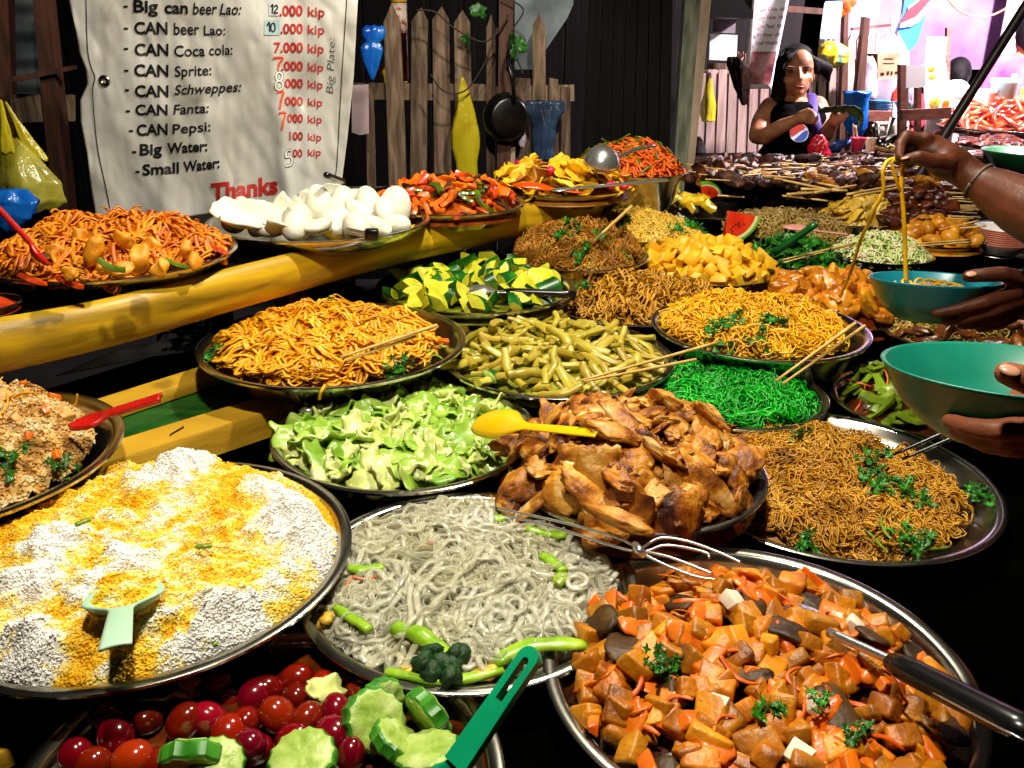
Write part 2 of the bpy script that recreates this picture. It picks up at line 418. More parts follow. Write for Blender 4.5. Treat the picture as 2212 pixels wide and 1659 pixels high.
sign = thing('menu_sign', (PY(460, 480, SY)[0], SY, 1.12), 'large crumpled white laminated price sign listing drinks in black and red lettering', 'sign')
def sf(u, v):
    py = -90 + v * (492 + 90 - 8 * np.sin(u * 3) + (1 - u) * 4) * (1 - .085 * u)
    return signP(lx(py) * (1 - u) + rx(py) * u, py)
obj('sheet', grid(sf, 130, 110, -.0012), PAPER, sign)
def text_geo(s, shear=0., bold=.0):
    cu = bpy.data.curves.new('t', 'FONT'); cu.body = s; cu.size = 1; cu.shear = shear; cu.offset = bold; cu.resolution_u = 3; cu.fill_mode = 'FRONT'
    ob = bpy.data.objects.new('t', cu); col.objects.link(ob)
    bpy.context.view_layer.update()
    me = bpy.data.meshes.new_from_object(ob.evaluated_get(bpy.context.evaluated_depsgraph_get()))
    bm = bmesh.new(); bm.from_mesh(me); bmesh.ops.triangulate(bm, faces=bm.faces[:])
    for _ in range(2):
        es = [e for e in bm.edges if e.calc_length() > .13]
        if es: bmesh.ops.subdivide_edges(bm, edges=es, cuts=1); bmesh.ops.triangulate(bm, faces=bm.faces[:])
    g = bmgeo(bm); bpy.data.objects.remove(ob); bpy.data.curves.remove(cu); bpy.data.meshes.remove(me)
    return g
CAPH = .73
def word(s, x0, x1, b0, b1, cap, shear=0., bold=.02, wob=0):
    """sheet pixels (z units of the 0.35 crop) -> lettering laid on the sign"""
    V, F = text_geo(s, shear, bold)
    x = V[:, 0]; t = (x - x.min()) / max(1e-6, x.max() - x.min())
    px = (x0 + t * (x1 - x0)) * .35; py = (b0 + t * (b1 - b0) - V[:, 1] / CAPH * cap + wob * np.sin(t * 9)) * .35
    return signP(px, py, .0022), F
def rectz(x0, y0, x1, y1, off=.0016, dy=0):
    V, F = grid(lambda u, v: signP((x0 + u * (x1 - x0)) * .35, (y0 + v * (y1 - y0) + u * dy) * .35, off), 8, 8); return V, F
rows = [('Big', 822, 975, 73, 76, 78, 0), ('can', 1015, 1160, 80, 83, 75, 0), ('beer', 1190, 1340, 87, 89, 75, .12), ('Lao:', 1355, 1490, 90, 90, 72, .25),
        ('CAN', 828, 1035, 208, 210, 76, 0), ('beer', 1073, 1230, 212, 215, 76, 0), ('Lao:', 1258, 1390, 216, 216, 62, 0),
        ('CAN', 830, 1040, 341, 343, 75, 0), ('Coca', 1075, 1265, 348, 345, 70, 0), ('cola:', 1290, 1435, 341, 337, 66, 0),
        ('CAN', 828, 1040, 468, 472, 74, 0), ('Sprite:', 1078, 1305, 472, 462, 66, 0),
        ('CAN', 832, 1040, 595, 597, 72, 0), ('Schweppes:', 1075, 1490, 585, 563, 62, .2),
        ('CAN', 835, 1035, 709, 709, 66, 0), ('Fanta:', 1070, 1290, 705, 694, 62, .1),
        ('CAN', 843, 1035, 836, 830, 70, 0), ('Pepsi:', 1065, 1300, 826, 808, 62, 0),
        ('Big', 862, 1000, 957, 950, 70, 0), ('Water:', 1030, 1280, 948, 930, 66, 0),
        ('Small', 878, 1105, 1081, 1066, 68, 0), ('Water:', 1130, 1355, 1062, 1034, 66, 0)]
G = [word(s, x0, x1, b0, b1, cap, sh, .03 if s in ('CAN', 'Big', 'Small', 'can', 'Water:') else .014) for s, x0, x1, b0, b1, cap, sh in rows]
G += [rectz(x, y - 8, x + 27, y + 5) for x, y in ((762, 42), (764, 178), (764, 303), (766, 438), (770, 558), (776, 688), (795, 810), (815, 940), (835, 1062))]
LB = [(186, -88), (186, 0), (189, 105), (197, 145), (205, 168), (200, 203), (210, 315), (228, 403), (241, 470)]
RB = [(752, -88), (749, 0), (738, 170), (728, 350), (722, 392)]
def stroke(pts, wd, off=.002):
    p = smoothpath(np.array([(x, y, 0) for x, y in pts]), 60); t = np.gradient(p, axis=0); t /= np.linalg.norm(t, axis=1, keepdims=True) + 1e-9
    nrm = np.stack([-t[:, 1], t[:, 0]], 1) * wd / 2
    A, B = p[:, :2] + nrm, p[:, :2] - nrm; n = len(p)
    return np.concatenate([signP(A[:, 0], A[:, 1], off), signP(B[:, 0], B[:, 1], off)]), [[i, i + 1, n + i + 1, n + i] for i in range(n - 1)]
G += [stroke(LB, 2.4), stroke(RB, 2.0), stroke([(371, 489), (480, 466), (560, 450), (658, 436), (722, 424)], 2.4)]
obj('black_lettering', join(*G), INK, sign, smooth=False)
G = []
for i, (s, x0, x1, b0, cap) in enumerate([('.000', 1725, 1868, 97, 66), ('.000', 1730, 1870, 206, 62), ('7.000', 1690, 1870, 322, 62), ('.000', 1735, 1870, 435, 58), ('000', 1757, 1870, 541, 56),
                          ('000', 1757, 1870, 650, 54), ('000', 1772, 1870, 755, 52), ('100', 1785, 1870, 863, 50), ('00', 1806, 1866, 968, 48)]):
    G.append(word(s, x0, x1, b0, b0, cap, 0, .03))
    G.append(word('kip', 1900, 2005 - i * 3, b0 + 3 - (8 if i == 8 else 0), b0 + 5 - (14 if i == 8 else 0), cap * .95, 0, .012))
G.append(word('Thanks', 1300, 1715, 1240, 1190, 108, 0, .04))
obj('red_lettering', join(*G), REDINK, sign, smooth=False)
obj('sticker', rectz(1660, 18, 1724, 96, .0025), WHITEST, sign); obj('sticker', rectz(1632, 122, 1726, 216, .0025), PALEBLUE, sign)
pen = [[(1672, 42), (1684, 30), (1680, 82)], [(1693, 42), (1706, 32), (1712, 48), (1692, 80), (1716, 78)],
       [(1648, 160), (1662, 140), (1664, 196)], [(1692, 142), (1676, 150), (1672, 180), (1686, 196), (1698, 176), (1692, 142)]]
obj('handwritten_prices', join(*[stroke([(x * .35, y * .35) for x, y in p], 3.2, .0035) for p in pen]), INK, sign, smooth=False)
BPX = [('B', 2010, 575), ]
def vword(s, xb, y0, y1, cap):
    V, F = text_geo(s, .2, -.012); x = V[:, 0]; t = (x - x.min()) / (x.max() - x.min())
    py = (y0 + t * (y1 - y0)) * .35; px = (xb + t * 12 - V[:, 1] / CAPH * cap) * .35
    return signP(px, py, .002), F
obj('pen_note', join(vword('Big Plate:', 2056, 578, 235, 46)), PENINK, sign, smooth=False)
sev = lambda x0, y0, x1, y1: [[(x0, y0 + 6), (x0 + 12, y0), (x1, y0 + 2), ((x0 + x1) / 2 + 8, (y0 + y1) / 2), ((x0 + x1) / 2, y1)]]
oro = [s for bx in ((1686, 356, 1745, 432), (1708, 566, 1748, 672), (1722, 695, 1760, 800)) for s in sev(*bx)]
obj('orange_numbers', join(*[stroke([(x * .35, y * .35) for x, y in p], 4.2, .003) for p in oro]), ORINK, sign, smooth=False)
e8 = [(1724 + 20 * math.sin(2 * t), 497 - 48 * math.cos(t)) for t in np.linspace(0, 2 * math.pi, 24)]
e8 = [(1724 + 20 * math.sin(t), 472 - 26 * math.cos(t)) for t in np.linspace(math.pi, 3 * math.pi, 14)] + [(1724 + 24 * math.sin(t), 526 - 28 * math.cos(t)) for t in np.linspace(0, 2 * math.pi, 14)]
f5 = [(1800, 928), (1772, 930), (1766, 968), (1790, 966), (1804, 990), (1794, 1018), (1764, 1024)]
wn = [e8, f5]
obj('number_outline', join(*[stroke([(x * .35, y * .35) for x, y in p], 5.8, .0026) for p in wn]), INK, sign, smooth=False)
obj('white_numbers', join(*[stroke([(x * .35, y * .35) for x, y in p], 3.6, .0036) for p in wn]), WHITEINK, sign, smooth=False)
Vt, Ft = lathe([(.0145, 0), (.0145, .003), (.010, .0045), (.0055, .004), (.0052, 0)], 28)
ep = signP(np.array([226.]), np.array([175.]), .001)[0]
obj('eyelet', (Vt[:, [0, 2, 1]] * [1, -1, 1] + ep, Ft), STEEL, sign)
# clear tape strip with crumpled shine down the price column
TAPE = M('clear_tape', '#f2f2ee', rough=.12, spec=.8, alpha=.16)
obj('tape', grid(lambda u, v: signP(585 + u * (22 + 30 * v) + v * 25, 60 + v * 380, .0012), 8, 60), TAPE, sign)

# ------------------------------------------------------------------ fences and posts behind
def picket(parent, pts, Y, th=.018, m=None, mat=WOOD):
    o = obj('picket', prism_px(pts, Y, th), m or mat, parent, smooth=False); fixn(o); return o
f1 = thing('picket_fence', (PY(960, 300, 3.1)[0], 3.1, 0), 'weathered grey wooden picket fence behind the shelf', 'fence')
def down(pts, Y):            # carry the lowest two points to the ground
    return pts
PK = [[(845, 9), (864, 48), (872, 220), (880, 470), (842, 470), (835, 220), (828, 50)], [(910, 16), (924, 45), (922, 250), (920, 470), (885, 470), (888, 200), (889, 45)],
      [(954, 14), (970, 42), (972, 220), (976, 470), (940, 470), (936, 210), (934, 42)], [(999, 21), (1015, 49), (1019, 220), (1022, 470), (986, 470), (983, 200), (981, 49)],
      [(1061, 30), (1070, 60), (1069, 470), (1050, 470), (1051, 60)], [(1113, 168), (1146, 170), (1147, 470), (1113, 470)],
      [(1164, 28), (1178, 56), (1180, 470), (1152, 470), (1150, 56)], [(1186, 168), (1206, 172), (1208, 470), (1186, 470)], [(1212, 186), (1232, 190), (1232, 470), (1212, 470)],
      [(790, 182), (806, 186), (812, 470), (794, 470)]]
for i, p in enumerate(PK): picket(f1, p, 3.1 + .004 * (i % 3))
for a, b in (((752, 197), (1062, 200)), ((1060, 205), (1240, 200)), ((752, 420), (1240, 420))):
    A, B = PY(*a, 3.137), PY(*b, 3.137)
    obj('rail', ragged_box(A, B, .022, .055, 16, .002), WOOD, f1, smooth='auto')
pb = thing('brown_post', (PY(1094, 300, 3.02)[0], 3.02, 0), 'tall brown timber post at the right end of the grey picket fence', 'post')
o = obj('post', prism_px([(1079, -60), (1110, -60), (1101, 480), (1072, 480)], 3.0, .06), BROWNW, pb, smooth=False); fixn(o)
o = obj('pale_batten', prism_px([(1103, 300), (1113, 300), (1113, 480), (1101, 480)], 3.02, .03), PALEW, pb, smooth=False); fixn(o)
def corr_px(name, label, cat, cs, Y, n, amp, mat, horiz=True):
    c = [PY(x, y, Y) for x, y in cs]
    def fn(u, v):
        P = (c[0] * (1 - u[..., None]) + c[1] * u[..., None]) * (1 - v[..., None]) + (c[3] * (1 - u[..., None]) + c[2] * u[..., None]) * v[..., None]
        P[..., 1] += amp * np.sin((v if horiz else u) * n * 2 * math.pi); return P
    return obj(name, grid(fn, 10 if horiz else n * 12, n * 12 if horiz else 10, .001), mat, label=label, cat=cat)
corr_px('tin_sheet', 'grey-blue corrugated tin sheet at the far left behind the brown posts', 'tin sheet', [(-40, -40), (100, -40), (98, 250), (-40, 250)], 2.85, 5, .012, TIN)
for nm, pts, Y, th, mt, lb in [
    ('timber_post', [(64, -60), (95, -60), (160, 560), (124, 560)], 2.55, .05, BROWNW, 'dark brown leaning post beside the left edge of the menu sign'),
    ('wooden_lath', [(14, 168), (160, 141), (162, 150), (15, 181)], 2.53, .015, BROWNW, 'thin brown slat nailed across the leaning post at the left'),
    ('wooden_board', [(10, 203), (156, 206), (156, 262), (14, 265)], 2.62, .02, WOOD, 'short grey board crossing behind the leaning post at the left'),
    ('timber_post', [(-14, -60), (10, -60), (22, 560), (-14, 560)], 2.6, .05, BROWNW, 'dark post at the far left edge behind the yellow bag')]:
    o = obj(nm, prism_px(pts, Y, th), mt, label=lb, cat='post' if 'post' in nm else 'board', smooth=False); fixn(o)
# dark plank door
dr = thing('plank_door', (PY(1360, 300, 3.25)[0], 3.25, 0), 'dark stained wooden plank door between the fence and the grey-green post', 'door')
xs = np.linspace(0, 1, 8)
for i in range(7):
    t0, t1 = xs[i] + .006, xs[i + 1] - .006
    tl = lambda t: (1279 + t * 176, -60); bl = lambda t: (1256 + t * 190, 480)
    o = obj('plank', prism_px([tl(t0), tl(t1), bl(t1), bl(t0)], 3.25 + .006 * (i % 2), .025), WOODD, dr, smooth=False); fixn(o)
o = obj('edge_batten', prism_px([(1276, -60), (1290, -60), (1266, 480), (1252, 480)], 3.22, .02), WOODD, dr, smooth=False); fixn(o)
gp = thing('corner_post', (PY(1490, 300, 3.3)[0], 3.3, 0), 'tall leaning grey-green corner post right of the dark door', 'post')
o = obj('greenish_face', prism_px([(1484, -60), (1518, -60), (1478, 420), (1452, 420)], 3.3, .06), GREENW, gp, smooth=False); fixn(o)  # left face darker and greenish, right face paler
o = obj('pale_face', prism_px([(1519, -60), (1543, -60), (1493, 420), (1479, 420)], 3.29, .06), PALEW, gp, smooth=False); fixn(o)
tp = obj('bent_tin_sheet', prism_px([(1112, -60), (1243, -60), (1238, 10), (1226, 38), (1181, 105), (1153, 150), (1111, 150)], 3.2, .004), TIN, label='bent grey tin sheet hanging between the brown post and the dark door', cat='tin sheet', smooth=False); fixn(tp)
# dark plank backdrop added for the black of the night
for nm, x0, x1, Y, lb in (('night_backdrop', -3.2, 1.75, 5.6, 'dark plank backdrop added for the night black far behind the grey fence'),):
    wt = thing(nm, ((x0 + x1) / 2, Y, 0), lb, 'backdrop')
    for i in range(24):
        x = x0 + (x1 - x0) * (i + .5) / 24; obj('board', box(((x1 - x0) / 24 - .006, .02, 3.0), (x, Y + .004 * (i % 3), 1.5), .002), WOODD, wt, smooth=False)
# ------------------------------------------------------------------ trays: centre x, y, rim height, radius, height of what they stand on
TR = {'noodle_ribbon': (-0.322, 1.444, 1.000, 0.238, .945), 'cabbage': (-0.165, 1.195, 0.940, 0.205, .866), 'glass': (-0.049, 0.830, 0.925, 0.196, .866),
      'rice': (-0.414, 0.822, 0.955, 0.229, .866), 'mixrice': (-0.740, 0.978, 1.000, 0.220, .946), 'squash': (-0.732, 1.520, 1.140, 0.219, 1.095),
      'crackers': (-0.422, 1.844, 1.140, 0.239, 1.095), 'cucumber': (-0.082, 1.823, 1.000, 0.221, .866), 'bamboo': (0.084, 1.487, 0.960, 0.217, .866),
      'green': (0.395, 1.412, 0.920, 0.170, .866), 'yellow': (0.492, 1.612, 0.980, 0.213, .866), 'curry': (0.749, 1.899, 0.930, 0.165, .866),
      'chicken': (0.172, 1.037, 0.960, 0.176, .866), 'vermicelli': (0.472, 1.122, 0.905, 0.239, .866), 'tofu': (0.245, 0.681, 0.925, 0.212, .866),
      'potato': (0.508, 2.208, 0.950, 0.200, .866), 'redbrown': (0.157, 2.136, 1.000, 0.190, .866), 'pale': (0.362, 2.453, 1.000, 0.190, .866),
      'shreds': (0.278, 1.923, 0.940, 0.205, .866), 'stirfry': (-0.161, 2.076, 1.140, 0.190, 1.095), 'chips': (0.128, 2.359, 1.140, 0.200, 1.095),
      'carrot': (0.352, 2.677, 1.140, 0.190, 1.0)}
def tray_px(key, px, py, hw, z, zb=.866):
    p = PZ(px, py, z); d = np.linalg.norm((p - [0, 0, CAMZ]) @ _fw); TR[key] = (p[0], p[1], z, hw * d / FPX, zb)
tray_px('fruit', 1478, 448, 132, .975); tray_px('tomato', 560, 1690, 400, .90); tray_px('sprouts', 1728, 492, 165, .955); tray_px('greens', 1722, 556, 105, .93)
tray_px('omelette', 1815, 464, 128, .985); tray_px('salad', 1900, 546, 110, .945); tray_px('nuggets', 2012, 512, 108, .95); tray_px('beef', 2110, 716, 200, .93)
tray_px('celery', 2012, 866, 208, .90); tray_px('beans', 1590, 418, 88, .98); tray_px('bowl', -38, 655, 78, 1.12, 1.095)
tray_px('skewertray', 2010, 455, 130, .965)
TR['tomato'] = TR['tomato'][:3] + (.215, .866)
TRL = {'noodle_ribbon': 'round steel tray holding the heap of orange-yellow ribbon noodles', 'cabbage': 'round steel tray under the stir-fried green cabbage', 'glass': 'round steel tray under the translucent glass noodles',
       'rice': 'large round steel tray under the yellow and white rice', 'mixrice': 'steel tray of brown mixed fried rice at the left edge', 'squash': 'steel tray on the high shelf under orange noodles with squash',
       'crackers': 'steel tray on the high shelf under white prawn crackers', 'cucumber': 'steel tray holding crinkle-cut cucumber chunks', 'bamboo': 'steel tray under the olive-yellow bamboo shoots', 'green': 'steel tray under the bright green noodles',
       'yellow': 'steel tray under the tall heap of thin yellow noodles', 'curry': 'steel tray under the curried chicken pieces', 'chicken': 'steel tray under the big pile of fried chicken', 'vermicelli': 'wide-rimmed steel tray under brown vermicelli with coriander',
       'tofu': 'large steel tray under tofu cubes and carrots at the lower right', 'potato': 'steel tray under yellow potato chunks', 'redbrown': 'steel tray under the reddish brown thin noodles', 'pale': 'steel tray under pale yellow rice vermicelli',
       'shreds': 'steel tray under golden brown shredded noodles', 'stirfry': 'steel tray on the shelf under red and orange stir-fried vegetables', 'chips': 'steel tray on the shelf under yellow chips beside the red ladle', 'carrot': 'steel tray under carrot and bean stir-fry with a ladle',
       'fruit': 'steel plate of watermelon wedges and pineapple', 'tomato': 'dark steel tray of tomatoes and cucumber slices at the bottom edge', 'sprouts': 'steel tray under brown bean sprout noodles with a pink spoon', 'greens': 'small steel tray of dark leafy greens',
       'omelette': 'half empty steel tray with omelette pieces', 'salad': 'steel tray of shredded cabbage and carrot salad', 'nuggets': 'steel tray of golden fried nuggets', 'beef': 'steel tray of beef strips with bean sprouts under the hand with the bowl',
       'celery': 'steel tray of green celery sticks below the near teal bowl', 'beans': 'steel plate of long green beans near the grill', 'bowl': 'small dark bowl of red chilli at the far left of the shelf', 'skewertray': 'steel tray under the stacked meat skewers'}
for k_, (x, y, z, r, zb) in TR.items():
    rb = r * (.62 if z - zb > .06 else .74); lw = min(.013, r * .07)
    pr = [(0.0005, zb + .003), (rb - .004, zb + .003), (rb + (r - lw - rb) * .5, zb + .003 + (z - zb) * .42), (r - lw - .006, z - .010), (r - lw - .002, z - .002), (r - lw + .001, z), (r - .003, z + .0015), (r, z), (r - .001, z - .004), (r - lw, z - .005),
          (r - lw - .006, z - .014), (rb + (r - lw - rb) * .5 + .002, zb + (z - zb) * .38), (rb, zb), (0.0005, zb)]
    o = obj('bowl' if k_ == 'bowl' else 'food_tray', lathe(pr, 112, (x, y, 0)), STEEL, label=TRL[k_], cat='bowl' if k_ == 'bowl' else 'tray', group='round steel food trays' if k_ != 'bowl' else None, smooth='auto')

# ------------------------------------------------------------------ mounds, noodles, grains, piles
class Mound:
    def __init__(s, key, H, rf=.9, p=.9, bump=.006, bs=18, seed=0, off=(0, 0), dz=-.012, clump=0., lumps=()):
        s.lumps = lumps
        s.cl = clump
        x, y, z, r, zb = TR[key]
        s.c = np.array([x + off[0], y + off[1]]); s.R = r * rf; s.H = H; s.p = p; s.b = bump; s.bs = bs; s.seed = seed; s.z0 = z + dz
    def h(s, x, y):
        rr = np.hypot(x - s.c[0], y - s.c[1]) / s.R
        q = np.clip(1 - rr ** 2, 0, 1)
        P = np.stack([x, y, 0 * x], -1)
        cl = s.cl * ((1 - np.abs(nz(P, 75, 2))) * .55 + (1 - np.abs(nz(P, 160, 6))) * .33 + (1 - np.abs(nz(P, 300, 1))) * .12) if s.cl else 0.
        if s.lumps: cl = cl + s.lump(x, y)
        return s.z0 + s.H * q ** s.p + (s.b * (.6 * nz(P, s.bs * 2.2, s.seed) + .55 * nz(P, s.bs * 5.5, s.seed + 3)) + cl) * np.clip(q * 4, 0, 1) - .02 * np.clip(rr - 1, 0, 1)
    def lump(s, x, y):
        v = 0. * np.asarray(x, float)
        if not s.lumps: return v
        P = np.stack([x, y, 0 * np.asarray(x)], -1); x = x + .013 * nz(P, 130, 4) + .005 * nz(P, 330, 6); y = y + .013 * nz(P, 140, 5) + .005 * nz(P, 300, 7)
        for a, b, h_, sg in s.lumps: v = np.maximum(v, h_ * np.exp(-(((x - a) ** 2 + (y - b) ** 2) / sg ** 2) ** 1.4))
        return v
    def tint(s, x, y):
        P = np.stack([x, y, 0 * x], -1)
        return .66 - .5 * np.clip(s.lump(x, y) / .02, 0, 1) + .17 * nz(P, 70, 1) + .13 * nz(P, 190, 2) + .07 * nz(P, 420, 3)
    def n(s, x, y, e=.004):
        g = np.array([(s.h(x + e, y) - s.h(x - e, y)) / (2 * e), (s.h(x, y + e) - s.h(x, y - e)) / (2 * e)])
        v = np.array([-g[0], -g[1], 1.0]); return v / np.linalg.norm(v)
    def base(s, drop=.004, nr=22, na=72, k=1.0):
        rr = np.linspace(0.001, 1, nr) * s.R * k; a = np.arange(na) * 2 * math.pi / na
        X = s.c[0] + np.outer(rr, np.cos(a)); Y = s.c[1] + np.outer(rr, np.sin(a))
        V = np.stack([X, Y, s.h(X, Y) - drop], 2).reshape(-1, 3)
        i, j = np.meshgrid(np.arange(nr - 1), np.arange(na), indexing='ij'); j2 = (j + 1) % na
        return V, np.stack([i * na + j, (i + 1) * na + j, (i + 1) * na + j2, i * na + j2], 2).reshape(-1, 4)
def noodles(name, label, md, N, Mn, step, rad, curl, mat, flat=1.0, lift=.007, wav=.003, k=5, seed=0, loop=0., inner=.96, cat='noodles', bundle=1, spread=.003):
    g = np.random.default_rng(seed + 50)
    r = md.R * inner * np.sqrt(g.uniform(0, 1, N)); a = g.uniform(0, 2 * math.pi, N)
    x, y = md.c[0] + r * np.cos(a), md.c[1] + r * np.sin(a)
    th = g.uniform(0, 2 * math.pi, N); kap = g.normal(size=N) * curl; bias = g.normal(size=N) * loop
    X = np.zeros((N, Mn, 3)); lay = g.uniform(-lift, lift, N); ph = g.uniform(0, 6.28, N); om = g.uniform(.5, 1.1, N); ww = g.uniform(.3, 1.3, N) * wav
    for t in range(Mn):
        X[:, t, 0], X[:, t, 1] = x, y
        X[:, t, 2] = md.h(x, y) + lay + ww * np.sin(ph + om * t)
        kap = .82 * kap + g.normal(size=N) * curl
        dx, dy = md.c[0] - x, md.c[1] - y; rr = np.hypot(dx, dy) / md.R
        df = (np.arctan2(dy, dx) - th + math.pi) % (2 * math.pi) - math.pi
        th = th + (kap + bias) * step + np.where(rr > inner - .06, np.sign(df) * np.minimum(abs(df), .55), 0)
        x, y = x + np.cos(th) * step, y + np.sin(th) * step
    if bundle > 1:
        off = g.normal(size=(N, bundle, 1, 2)) * spread; wob = np.cumsum(g.normal(size=(N, bundle, Mn, 3)) * np.array([.0006, .0006, .0005]), 2)
        Xb = X[:, None] + wob; Xb[..., :2] += off; Xb[..., 2] += g.uniform(-lift, lift, (N, bundle, 1)) * .5
        X = Xb.reshape(N * bundle, Mn, 3); N = N * bundle
        X[..., 2] += (md.h(X[..., 0], X[..., 1]) - md.h(X[..., 0] - 0, X[..., 1] - 0))
    if flat == 'mixed':
        sel = (g.uniform(size=N) < .55); flat = np.where(sel, .32, 2.3)[:, None, None, None]; rad_ = np.where(sel, rad * 1.9, rad)[:, None]
    else: rad_ = rad * np.ones((N, 1))
    qx = X[..., :2] - md.c; qr = np.linalg.norm(qx, axis=-1, keepdims=True); X[..., :2] = md.c + qx * np.minimum(1, md.R * 1.0 / (qr + 1e-9))
    V, F = tubes(X, rad_ * g.uniform(.8, 1.15, (N, 1)), k, flat, False)
    Vb, Fb = md.base(lift * 1.1 + rad, k=.93)
    Vs, Fs = np.concatenate([Vb, V]), np.concatenate([Fb, F + len(Vb)])
    return obj(name, (Vs, Fs), mat, label=label, cat=cat, kind='stuff')
GR_F = np.array([[0, 2 + i, 2 + (i + 1) % 5] for i in range(5)] + [[1, 2 + (i + 1) % 5, 2 + i] for i in range(5)])
def grains(name, label, md, N, ln, wd, mat, rough=.006, seed=0, cat='rice', fine=9, basedrop=.0008):
    g = np.random.default_rng(seed + 80)
    a5 = np.arange(5) * 2 * math.pi / 5
    tv = np.concatenate([[[-1, 0, 0], [1, 0, 0]], np.stack([0 * a5, np.cos(a5), np.sin(a5)], 1)])
    r = md.R * np.sqrt(g.uniform(0, 1, N)); a = g.uniform(0, 2 * math.pi, N)
    x, y = md.c[0] + r * np.cos(a), md.c[1] + r * np.sin(a)
    P = np.stack([x, y, 0 * x], 1)
    z = md.h(x, y) + rough * 1.4 * np.maximum(nz(P, 260, 4), -.5) + g.uniform(-.0012, .0001, N)
    d = g.normal(size=(N, 3)); d[:, 2] *= .45; d /= np.linalg.norm(d, axis=1, keepdims=True)
    e = np.cross(d, g.normal(size=(N, 3))); e /= np.linalg.norm(e, axis=1, keepdims=True); f = np.cross(d, e)
    L_ = ln / 2 * g.uniform(.75, 1.2, N); W_ = wd / 2 * g.uniform(.8, 1.2, N)
    V = np.stack([x, y, z], 1)[:, None, :] + tv[None, :, :1] * (d * L_[:, None])[:, None, :] + tv[None, :, 1:2] * (e * W_[:, None])[:, None, :] + tv[None, :, 2:] * (f * W_[:, None])[:, None, :]
    F = (GR_F[None] + (np.arange(N) * 7)[:, None, None]).reshape(-1, 3)
    rr = np.linspace(.001, 1, 130) * md.R; aa = np.arange(360) * 2 * math.pi / 360
    X, Y = md.c[0] + np.outer(rr, np.cos(aa)), md.c[1] + np.outer(rr, np.sin(aa)); Pq = np.stack([X, Y, 0 * X], 2)
    Vb = np.stack([X, Y, md.h(X, Y) - basedrop + rough * 1.4 * np.maximum(nz(Pq, 260, 4), -.5)], 2).reshape(-1, 3)
    i, j = np.meshgrid(np.arange(129), np.arange(360), indexing='ij'); j2 = (j + 1) % 360
    q = np.stack([i * 360 + j, (i + 1) * 360 + j, (i + 1) * 360 + j2, i * 360 + j2], 2).reshape(-1, 4)
    Fb = np.concatenate([q[:, [0, 1, 2]], q[:, [0, 2, 3]]])
    o = obj(name, (np.concatenate([Vb, V.reshape(-1, 3)]), np.concatenate([Fb, F + len(Vb)])), mat, label=label, cat=cat, kind='stuff')
    tb_ = md.tint(X, Y).ravel(); tg_ = np.repeat(md.tint(x, y) + g.normal(size=N) * .06, 7)
    if len(o.data.vertices) == len(tb_) + len(tg_):
        at = o.data.attributes.new('tint', 'FLOAT', 'POINT'); at.data.foreach_set('value', np.concatenate([tb_, tg_]).astype(np.float32))
    return o
def orient(nrm, yaw, tilt, rd):
    z = Vector(nrm); q = Vector((0, 0, 1)).rotation_difference(z)
    m = q.to_matrix() @ Matrix.Rotation(yaw, 3, 'Z') @ Matrix.Rotation(rd.uniform(-tilt, tilt), 3, 'X') @ Matrix.Rotation(rd.uniform(-tilt, tilt), 3, 'Y')
    return m.to_euler()
def pile(name, label, cat, group, md, meshes, N, tilt=.5, zo=.004, zv=.006, s0=.8, s1=1.2, rin=0., rout=.95, seed=0, jit=.35, yaw=None, keep=None):
    rd = random.Random(seed + 5); out = []
    for i in range(N):
        t = (i + .5) / N
        r = md.R * (rin + (rout - rin) * math.sqrt(t)); a = i * 2.39996 + seed * 1.3 + rd.uniform(-jit, jit)
        r = min(md.R * rout, r + rd.uniform(-jit, jit) * md.R / math.sqrt(N))
        x, y = md.c[0] + r * math.cos(a), md.c[1] + r * math.sin(a)
        if keep and not keep(x, y): continue
        z = float(md.h(np.float64(x), np.float64(y)))
        o = link(name, rd.choice(meshes), None, (x, y, z + zo + rd.uniform(-zv, zv)))
        o.rotation_euler = orient(md.n(np.float64(x), np.float64(y)), rd.uniform(0, 6.283) if yaw is None else yaw + rd.uniform(-.6, .6), tilt, rd)
        s = rd.uniform(s0, s1); o.scale = (s * rd.uniform(.9, 1.1), s * rd.uniform(.9, 1.1), s)
        tag(o, label, cat, group); out.append(o)
    return out
def sauce(label, md, mat, drop=.004, cat='sauce', name='sauce'):
    g = md.base(drop, 30, 90); return obj(name, g, mat, label=label, cat=cat, kind='stuff')
def piece(name, geo, mat, smooth=True): return mesh(name, geo[0], geo[1], mat, geo[2] if len(geo) > 2 else None, smooth)

